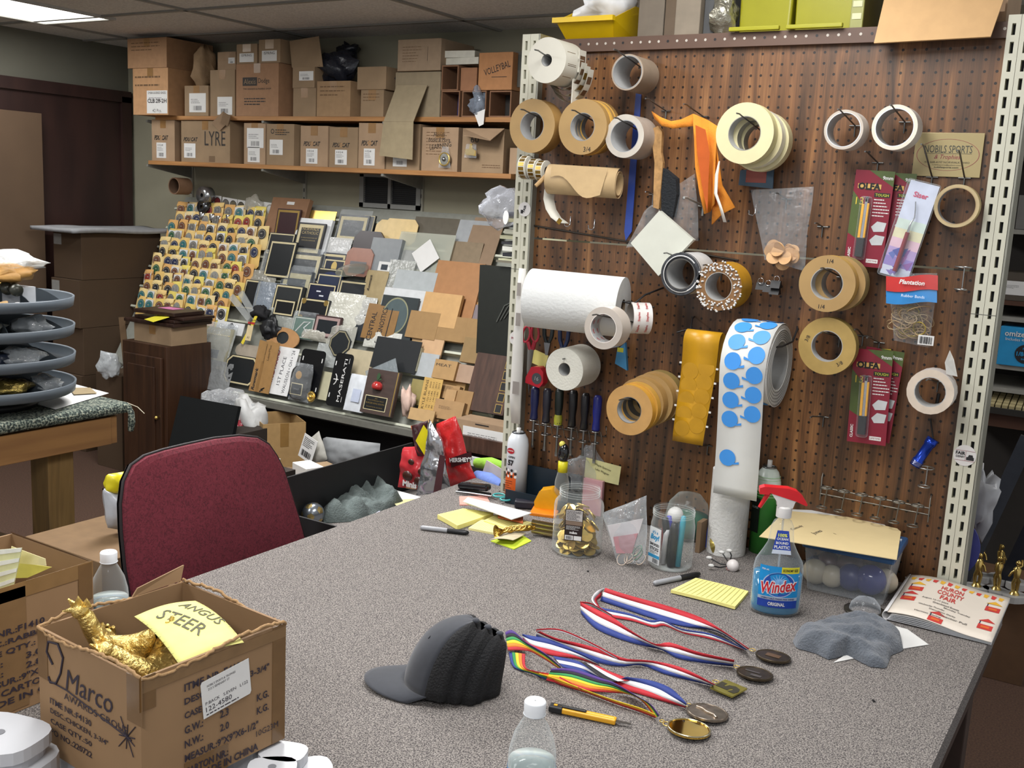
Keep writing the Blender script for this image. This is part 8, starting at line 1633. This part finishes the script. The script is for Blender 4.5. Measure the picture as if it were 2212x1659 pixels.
for k,(pix,m,lb,dz)in enumerate((([(60,868),(130,822),(235,850),(120,885)],WHT,'white printed sheets on the green bench carpet',.0),([(148,838),(195,838),(210,850),(160,853)],M('#8a7a5a',.5),'small photo print lying on the white sheets',.004),([(135,862),(172,860),(160,872),(128,872)],M('#c9493f',.6),'red card corner under the white sheets',-.0004))):
 P=[onZ(u,v,.9045+dz)for u,v in pix];c=sum(P,V())/4;B().quad([q-c for q in P],m).ob('paper_sheet',label=lb,cat='paper',X=T(*c)@T(0,0,.001),solid=.0008)
def cbox(name,label,c,s,m=KRAFT2,rz=0,**k):return carton(T(c[0]-s[0]/2,c[1]-s[1]/2,c[2])@Rz(rz),s[0],s[1],s[2],label,m,**k)
cbox('c','large kraft carton with faded stamp under the workbench',(-2.03,-.98,0),(.34,.66,.46),KDARK,tape=False);B().box((0,0,.06),(.26,.5,.12),M('#b3b5b8',.5)).ob('white_box',label='white flat box tilted on the carton under the workbench',cat='box',X=T(-2.0,-1.0,.465)@Rx(-.08)@T(0,0,.02))
lump('plastic_bag','crumpled clear bag beneath the bench beside the cartons','bag',(-1.35,-1.05,.55),.12,film(haze=.2),(1,1,.7),.3,seed=9)
carton(T(-1.44,-1.62,0),.40,.5,.47,'open kraft carton on the floor in front of the workbench',KDARK,open_=True,tape=False)
carton(T(-1.49,-.86,0),.34,.34,.60,'plain kraft carton between the workbench and the chair',M('#6f573b',.8),open_=False,tape=False)
t=thing('chip_bag','silver grey sack with yellow top standing in the carton by chair','bag',(0,0,0))
P=[onX(u,v,-1.30)for u,v in((232,1140),(290,1150),(285,1060),(222,1055))];B().pillow(P,.08,M('#b1b5bb',.3,.2,var=.1),wr=.012,fq=14).ob('sack',t);P=[onX(u,v,-1.295)for u,v in((228,1062),(275,1075),(272,1018),(232,1025))];B().pillow(P,.06,M('#cfc21f',.35),wr=.014,fq=16,seed=2).ob('yellow_top',t)
for k in range(5):B().box((0,0,0),(.26,.20,.004),(WHT,M('#d3d48f'),WHT,M('#c9ccd6'),WHT)[k]).ob('paper_stack_sheet',label=ordn[k]+' sheet from the bottom in the loose paper pile by the chair',cat='paper',X=T(-1.62+.01*k,.02,.60+.008*k)@Rz(.1*k))
B().box((-1.62,.02,.298),(.34,.34,.596),M('#2b231d',.8)).ob('dark_box',label='dark box carrying the loose paper pile behind the chair',cat='box',loc=(-1.62,.02,.298))
CW=ramp_mat('cabinet_wood',[(.3,'#2c1a10'),(.55,'#3d2617'),(.8,'#4a3020')],5,.45,5,(5,5,.4),0,1);zt4=.76
Pn=onZ(360,750,zt4);Pl=onZ(248,735,zt4);Pr_=onZ(455,738,zt4)
X6=T(Pl.x,Pn.y,0);cw,cdp=Pn.x-Pl.x,.30
t=thing('wood_cabinet','dark brown wooden cabinet with a raised panel door at left','cabinet',X=X6)
B().box((cw/2,cdp/2,zt4/2),(cw,cdp,zt4),CW).ob('body',t,bev=.003)
b=B();b.box((cw/2,-.010,zt4*.48),(cw-.05,.018,zt4*.88),CW);b.ob('door',t,bev=.004);d_=B()
for q in(((cw/2,-.022,zt4*.48),(cw-.14,.008,zt4*.74)),):d_.box(q[0],q[1],CW)
d_.ob('door_panel',t,bev=.003);B().sph((cw-.05,-.03,zt4*.5),.010,GOLD,12).ob('knob',t)
carton(T(Pl.x+.06,Pn.y+.03,zt4+.001),cw-.06,.24,.10,'taped kraft box on the dark cabinet under stacked plaques',KRAFT2)
zz=zt4+.102
for k,(dx,dy,w_,d_,h_,rz,lb)in enumerate(((-.02,0,.38,.27,.018,.04,'lowest and widest dark wood plaque stacked on the cabinet box'),(.0,.02,.34,.25,.016,-.05,'second dark wood plaque of the cabinet stack'),(.10,.02,.20,.22,.014,.02,'small dark plaque at the right of the cabinet stack'),(-.01,.0,.30,.22,.020,.07,'top dark walnut plaque with pink note on the cabinet stack'))):
 z_=zz+(0,.019,.036,.051)[k];B().box((0,0,h_/2),(w_,d_,h_),ramp_mat('dark_walnut',[(.35,'#24140e'),(.6,'#33201a'),(.8,'#3d2820')],6,.35,4,(5,1,1))).ob('wood_plaque',label=lb,cat='plaque',X=T(Pl.x+.06+(cw-.06)/2+dx,Pn.y+.15+dy,z_)@Rz(rz),bev=.003)
B().box((0,0,0),(.12,.075,.001),M('#d781b0',.7)).ob('sticky_note',label='pink sticky note on top of the plaque stack',cat='note',X=T(Pn.x-.18,Pn.y+.18,zz+.073));B().box((0,0,0),(.12,.09,.001),M('#d9cf2f',.7)).ob('sticky_note',label='yellow sticky note on the front of the plaque stack',cat='note',X=T(Pn.x-.10,Pn.y+.02,zz+.038)@Rz(-.3)@Rx(.25))
TC=M('#4f3d2b',.85,var=.08,sc=5);zc_=0.0
hs=[.24,.22,.28,.28,.27];nm=['bottom','second from bottom','middle','second from top','top']
for k,h_ in enumerate(hs):
 dx=-.03 if k in(1,2)else 0;X7=T(-4.40+dx,1.24-.02*(k%2),zc_+.0006*k)
 carton(X7,.26-dx,.60 if k<3 else .56,h_-.001,'%s of the five dark cartons stacked against the left wall'%nm[k],TC,deco=lambda b,F,w,h:(b.rect(w*.02,h*.72,w*.3,h*.95,.0006,M('#8f8f8c',.6),F),b.text('5MV',(w*.45,h*.5),w*.3,INK,F)if k==3 else None),tape=False);zc_+=h_+.0002
b=B();b.grid(lambda u,v:V((-4.47+u*.40,1.14+v*.74,zc_+.016+.008*math.sin(u*9)*math.sin(v*7))),16,16,M('#8f9194',.7));b.ob('foam_sheet',label='pale grey foam sheet laid over the carton tower',cat='foam',solid=.022)
carton(T(-3.86,1.10,0),.22,.30,.62,'tall dark carton with open flap behind the brown cabinet',TC,tape=False)if False else None
B().box((0,0,0),(.05,.004,.34),M('#6f583f',.8),Ry(-.12)).ob('cardboard_flap',label='kraft cardboard strip leaning between tower and cabinet',cat='cardboard',X=T(Pl.x-.06,Pn.y+.06,.70))
carton(T(Pl.x-.30,Pn.y+.05,0),.22,.34,.54,'shadowed kraft carton between the tower and the cabinet',TC,tape=False)
lump('bubble_bag','small clear bubble bag lying left of the cabinet','bag',(Pl.x-.14,Pn.y+.02,.60),.07,film(haze=.4),(.8,.8,1),.3,seed=2)
Q=[onY(u,v,.86)for u,v in((393,855),(518,878),(505,945),(366,962))]
pn_=V((0,-1,.3)).normalized();pc_=onY(440,900,.88);P=[onPl(u,v,pc_,pn_)for u,v in((393,855),(518,878),(500,965),(362,985))];c=sum(P,V())/4;nn=(P[1]-P[0]).cross(P[3]-P[0]).normalized()
B().quad([q-c for q in P],M('#0f1215',.35)).ob('black_sheet',label='flat black panel leaning beside the dark cabinet',cat='panel',X=T(*c),solid=.02)
B().box((c.x,c.y+.12,.22),(.42,.2,.44),M('#2a221b',.8)).ob('dark_box',label='dark box behind the leaning black panel',cat='box',loc=(c.x,c.y+.12,.22))
lump('plastic_bag','shiny clear bag of candy at the left end of the rack rail','bag',onY(485,875,1.12),.10,film('#dfe3e6',.25,.08),(1.5,.8,.7),.35,seed=4);lump('plastic_bag','white plastic grocery bag behind the open carton','bag',onY(535,905,1.10),.10,M('#c3c4c2',.5),(1,.7,1),.35,seed=6);lump('red_bag','dark red wrapped bag beside the open carton','bag',onY(522,935,1.05),.07,M('#8a1f2c',.3),(.6,.8,1.2),.2,seed=7)
zo=.46;c0,c1,c3=onZ(568,917,zo),onZ(661,912,zo),onZ(523,892,zo);ux=c1-c0;X8=T(c0.x,c0.y,zo-.30)@Rz(math.atan2(ux.y,ux.x))
carton(X8,ux.length,(c3-c0).length,.30,'open kraft carton with brown tape standing below the display rack',M('#9f8052',.8),open_=True,tape=False,deco=lambda b,F,w,h:b.box((w*.5,h*.8,.0003),(w*.2,h*.4,.0005),M('#876739',.35),F))
cxx=(c1+c3)/2;B().box((0,0,0),(.5,.45,.158),M('#2b221a',.8)).ob('dark_box',label='low dark box under the taped open carton',cat='box',X=T(cxx.x,cxx.y,.08))
P=[onY(u,v,.95)for u,v in((657,958),(690,930),(702,975),(665,1000))];b=B();b.pillow([P[3]+V((0,.0,-.05)),P[2]+V((.02,0,-.03)),P[1],P[0]],.06,M('#a9a79e',.4),wr=.006);c=sum(P,V())/4+V((0,-.04,0));
b.box((0,0,0),(.085,.002,.12),WHT,T(*c)@Ry(.35));b.bars(-.03,-.045,.03,-.015,INK,T(c.x,c.y-.002,c.z)@Ry(.35)@Rx(PI/2));b.lines(-.035,.0,.03,.05,6,INK,T(c.x,c.y-.002,c.z)@Ry(.35)@Rx(PI/2));b.ob('parcel',label='plastic parcel with a large barcode shipping label on the boxes',cat='parcel')
b=B();P=[onY(u,v,1.0)for u,v in((698,1010),(822,1008),(822,958),(697,943))];b.pillow(P,.05,M('#8e9193',.5),wr=.006);b.ob('foam_wrap',label='grey white foam wrapped bundle behind the black tray',cat='wrap')
a0,a1,a2=onZ(661,1013,.50),onZ(737,1003,.50),onZ(620,1000,.50);ux=a1-a0
X9=T(a0.x,a0.y,.42)@Rz(math.atan2(ux.y,ux.x));carton(X9,ux.length*.5,(a2-a0).length,.08,'small white carton resting on kraft boxes by the tray',WHT,tape=False);carton(X9@T(ux.length*.52,0,0),ux.length*.48,(a2-a0).length,.065,'kraft box end joined beside the small white carton',KRAFT2,tape=False)
cxx=(a1+a2)/2;B().box((0,0,0),(.42,.36,.418),KDARK).ob('kraft_box',label='kraft box supporting the small white carton',cat='box',X=T(cxx.x,cxx.y,.21)@Rz(.3));B().box((cxx.x+.2,1.0,.20),(.6,.3,.40),M('#2b221a',.8)).ob('dark_box',label='dark box below the foam wrapped bundle',cat='box',loc=(cxx.x+.2,1.0,.20))
gx0=onY(1052,572,1.55).x;gx1=onY(1112,765,1.50).x;gz1=onY(1055,572,1.55).z;gz0=onY(1042,765,1.50).z
t=B();t.box((gx0+.20,1.52,(gz1+gz0)/2),(.42,.03,gz1-gz0),M('#20231f',.5,var=.1));
for k in range(3):t.tube([(gx0+.10+.02*k,1.503,gz0+.16+.01*k),(gx0+.14+.02*k,1.503,gz0+.24),(gx0+.22+.02*k,1.503,gz0+.28)],.004,M('#4a4d48',.8),4)
t.ob('chalk_board',label='tall dark green black board with chalk smears beside the left post',cat='board')
cx_=onY(1085,500,1.45).x;B().box((cx_+.16,1.62,1.33),(.40,.30,.01),M('#6f6a5c',.5)).ob('paper_shelf',label='small shelf holding paper stacks beside the left post',cat='shelf')
for k in range(9):
 z_=1.336+.026*k;u0=rd.uniform(-.02,.02);B().box((0,0,0),(.34,.24,.012+.004*(k%3)),M(('#b9b99a','#1d1f26','#c9c9bf','#2b2b2e','#a8a78a','#c3c3b0','#33353c','#b3ae8a','#3b3b44')[k],.7)).ob('paper_stack',label='%s paper or folder layer from bottom of the side stack'%ordn[k],cat='paper',X=T(cx_+.15+u0,1.60,z_)@Rz(.05*math.sin(k*2)))
lump('plastic_bag','shiny clear bag with dark contents on the paper stack by the left post','bag',onY(1092,447,1.45),.10,film('#d9dde6',.2,.06),(1.1,.8,.8),.3,seed=31);B().cyl((0,0,0),(0,.003,0),.030,WHT,n=24).ob('white_disc',label='white oval disc hanging from the shiny bag by the left post',cat='disc',X=T(*onY(1092,470,1.36))@Rz(-.6))
B().box((0,0,.12),(.20,.2,.24),M('#8f979c',.4)).ob('white_item',label='clear and white bottle box at end of upper wall shelf',cat='bottle',X=T(onY(1128,200,SY+.05).x,SY+.16,z1))if False else None
B().lathe([(.001,0),(.035,0),(.035,.13),(.02,.16),(.02,.18)],M('#c3c7c9',.4),20).ob('white_bottle',label='white bottle at the far right end of the upper wall shelf',cat='bottle',X=T(onY(1130,235,SY+.12).x,SY+.12,z1+.001))
B().box((0,0,0),(.12,.01,.16),M('#4c4a42',.5)).disc((.0,.0),.035,M('#3b3f3a'),20,fr((.0,-.006,.03),(1,0,0),(0,0,1))).ob('framed_picture',label='small framed picture at the right end above the upper shelf',cat='frame',X=T(onY(1122,160,SY+.05).x,SY+.05,onY(1122,150,SY+.05).z+.0))
RY=1.56
t=thing('storage_rack','grey metal storage rack with mixed supplies seen past the right post','rack',(.98,RY+.2,0));RM=M('#4b4a46',.5,.3)
zr=[onY(2180,v,RY).z for v in(330,500,655,690,795,845,912)]
for k,z in enumerate(zr):B().box((0,0,z),(.96,.38,.016 if k!=6 else .05),M('#8f8e86',.5)if k not in(2,6)else M('#4a2d1e',.6)).ob('shelf',t)
for x,y in((-.47,-.18),(-.47,.18),(.47,-.18),(.47,.18)):B().box((x,y,.95),(.03,.03,1.9),RM).ob('post',t)
B().box((0,.20,.95),(.96,.01,1.9),M('#2a2622',.8)).ob('back_sheet',t)
c=onY(2152,785,RY);t=thing('kit_box','bright blue kit box marked FITS 1/8-1/4 INCH on the right rack','box',X=T(c.x,RY,zr[4]+.009)@Matrix.Scale(1.55,4));w_=.105;KBL=M('#2a8fc4',.4)
B().box((w_/2,.05,.045),(w_,.10,.09),KBL).ob('carton',t,bev=.001)
b=B();Fk=fr((0,-.0006,0),(1,0,0),(0,0,1));b.text('omizer Kit',(.048,.075),.076,WHT,Fk,bold=.02);b.text('Includes 45 Pieces',(.048,.062),.07,WHT,Fk);b.disc((.058,.030),.022,INK,24,Fk,z=.0004);b.text('FITS',(.058,.042),.012,KBL,Fk,z=.0010,bold=.02);b.text('1/8-1/4',(.058,.030),.036,KBL,Fk,z=.0010,bold=.03);b.text('INCH',(.058,.018),.014,KBL,Fk,z=.0010,bold=.02);b.ob('print',t)
c=onY(2140,862,RY);t=thing('keyboard','yellowed computer keyboard on the dark shelf of the right rack','keyboard',X=T(c.x-.05,RY-.02,zr[6]+.027)@Rx(.25));B().box((.2,.08,.012),(.42,.16,.024),M('#33322f',.6)).ob('case',t);b=B()
for i in range(18):
 for j in range(5):b.box((.012+i*.0225,.016+j*.027,.029),(.018,.021,.011),M('#b3a67c',.5))
b.ob('keys',t)
for k,(u0,u1,kz,h_,m,lb)in enumerate(((2145,2230,2,.10,M('#4a4238',.7),'dark carton with white label high on the right rack'),(2165,2240,1,.12,M('#6b6a66',.6),'grey carton below the yellow box on the right rack'),(2140,2180,0,.12,M('#6d64a8',.5),'violet box on the top shelf of the right rack'),(2182,2240,0,.16,M('#b9b13c',.5),'yellow box on the top shelf of the right rack'))):
 a_,e_=onY(u0,700,RY+.02),onY(u1,700,RY+.02);carton(T(a_.x,RY+.02,zr[kz]+.009),e_.x-a_.x,.2,h_,lb,m,tape=False,deco=(lambda b,F,w,h:lab(b,F,w*.1,h*.2,w*.7,h*.7,bar=False))if k==0 else None)
lump('plastic_bag','white crumpled bag hanging behind the right post','bag',onY(2118,1080,.25),.055,M('#a9abae',.35),(.7,.6,1.5),.35,seed=8);B().tube([(onY(2122,1000,.25)),onY(2118,1050,.25)],.004,WHT,6).ob('bag_handle_cord',label='white cord handle above the hanging crumpled bag',cat='cord')
a_,e_=onY(2085,1240,1.30),onY(2215,960,1.30);d=e_-a_
for k in range(2):B().box((0,0,0),(.05,.02,d.length*1.1),M('#23262e' if k else '#3b3f46',.2),fr((0,0,0),(0,1,0),(1,0,0))@T(0,0,0)if False else None).ob('wrapped_tube',label=('upper' if k else 'lower')+' dark plastic wrapped bar slanting across the area behind the right post',cat='bar',X=T(*(a_.lerp(e_,.5)+V((.13*k,.03*k,0))))@Ry(math.atan2(d.x,d.z)))
c=onY(2095,1180,.30);B().disc((0,0),.085,M('#4a4f9a',.5),40,BF((0,0,0))).cyl((0,.001,0),(0,.006,0),.085,M('#4a4f9a',.5),n=40).ob('blue_disc',label='violet blue round sign behind the foot of the right post',cat='sign',X=T(onY(2110,1240,.12).x-.085,.12,.83))
bt=.37;t=carton(T(.66,1.38,0),.26,.55-.37,bt,'dark brown carton on the floor carrying gold trophies right of table',M('#5a4029',.8),tape=False)
spots=[(2112,1246),(2155,1251),(2151,1279),(2190,1290),(2194,1262),(2108,1272)]
GT_=M('#cdb168',.25,.85,var=.3)
def trophy(X,label):
 t=thing('trophy_figure',label,'trophy',X=X,group='gold trophy figures right of table');b=B();k=18
 b.prism([(.030*((abs(math.cos(2*PI*i/k))**3+abs(math.sin(2*PI*i/k))**3)**(-1/3))*math.cos(2*PI*i/k),.026*((abs(math.cos(2*PI*i/k))**3+abs(math.sin(2*PI*i/k))**3)**(-1/3))*math.sin(2*PI*i/k))for i in range(k)],0,.016,M('#a9a9a6',.4));b.ob('base',t,bev=.002)
 b=B();b.lathe([(.012,.016),(.009,.022),(.004,.026)],GT_,16);b.tube([(-.005,0,.024),(-.006,0,.045),(0,0,.062)],[.004,.005,.006],GT_,8);b.tube([(.005,0,.024),(.007,0,.045),(0,0,.062)],[.004,.005,.006],GT_,8);b.tube([(0,0,.058),(0,0,.082),(0,0,.088)],[.007,.010,.004],GT_,10);b.tube([(0,0,.083),(.012,-.004,.072),(.016,-.008,.06)],[.0035,.003,.0025],GT_,6);b.tube([(0,0,.083),(-.012,0,.09),(-.010,0,.105)],[.0035,.003,.0025],GT_,6);b.sph((0,0,.097),.0065,GT_,10);b.ob('figure',t)
pos=[]
for k,(u,v)in enumerate(spots):trophy(T(*onZ(u,v,bt+.012))@T(0,0,-.011)@Rz(k*1.3)@Matrix.Diagonal((1.35,1.35,1.35,1)),'gold figure trophy on a white base, %s of the cluster on the dark carton'%ordn[k])
B().box((1.12,.03,.748),(.26,.02,.010),M('#c9ccd0',.4)).ob('white_strip',label='white edged strip lying behind the fair booklet',cat='strip')
for k in range(3):B().box((0,0,0),(.010,.34,.30),M(('#b3b19a','#9c9d84','#a6a48c')[k],.6),Ry(0)).ob('leaning_board',label=('nearest','middle','farthest')[k]+' pale board leaning against the right side of table leg',cat='board',X=T(.975+.016*k,-1.05+.05*k,.155+.02*k)@Ry(.0))
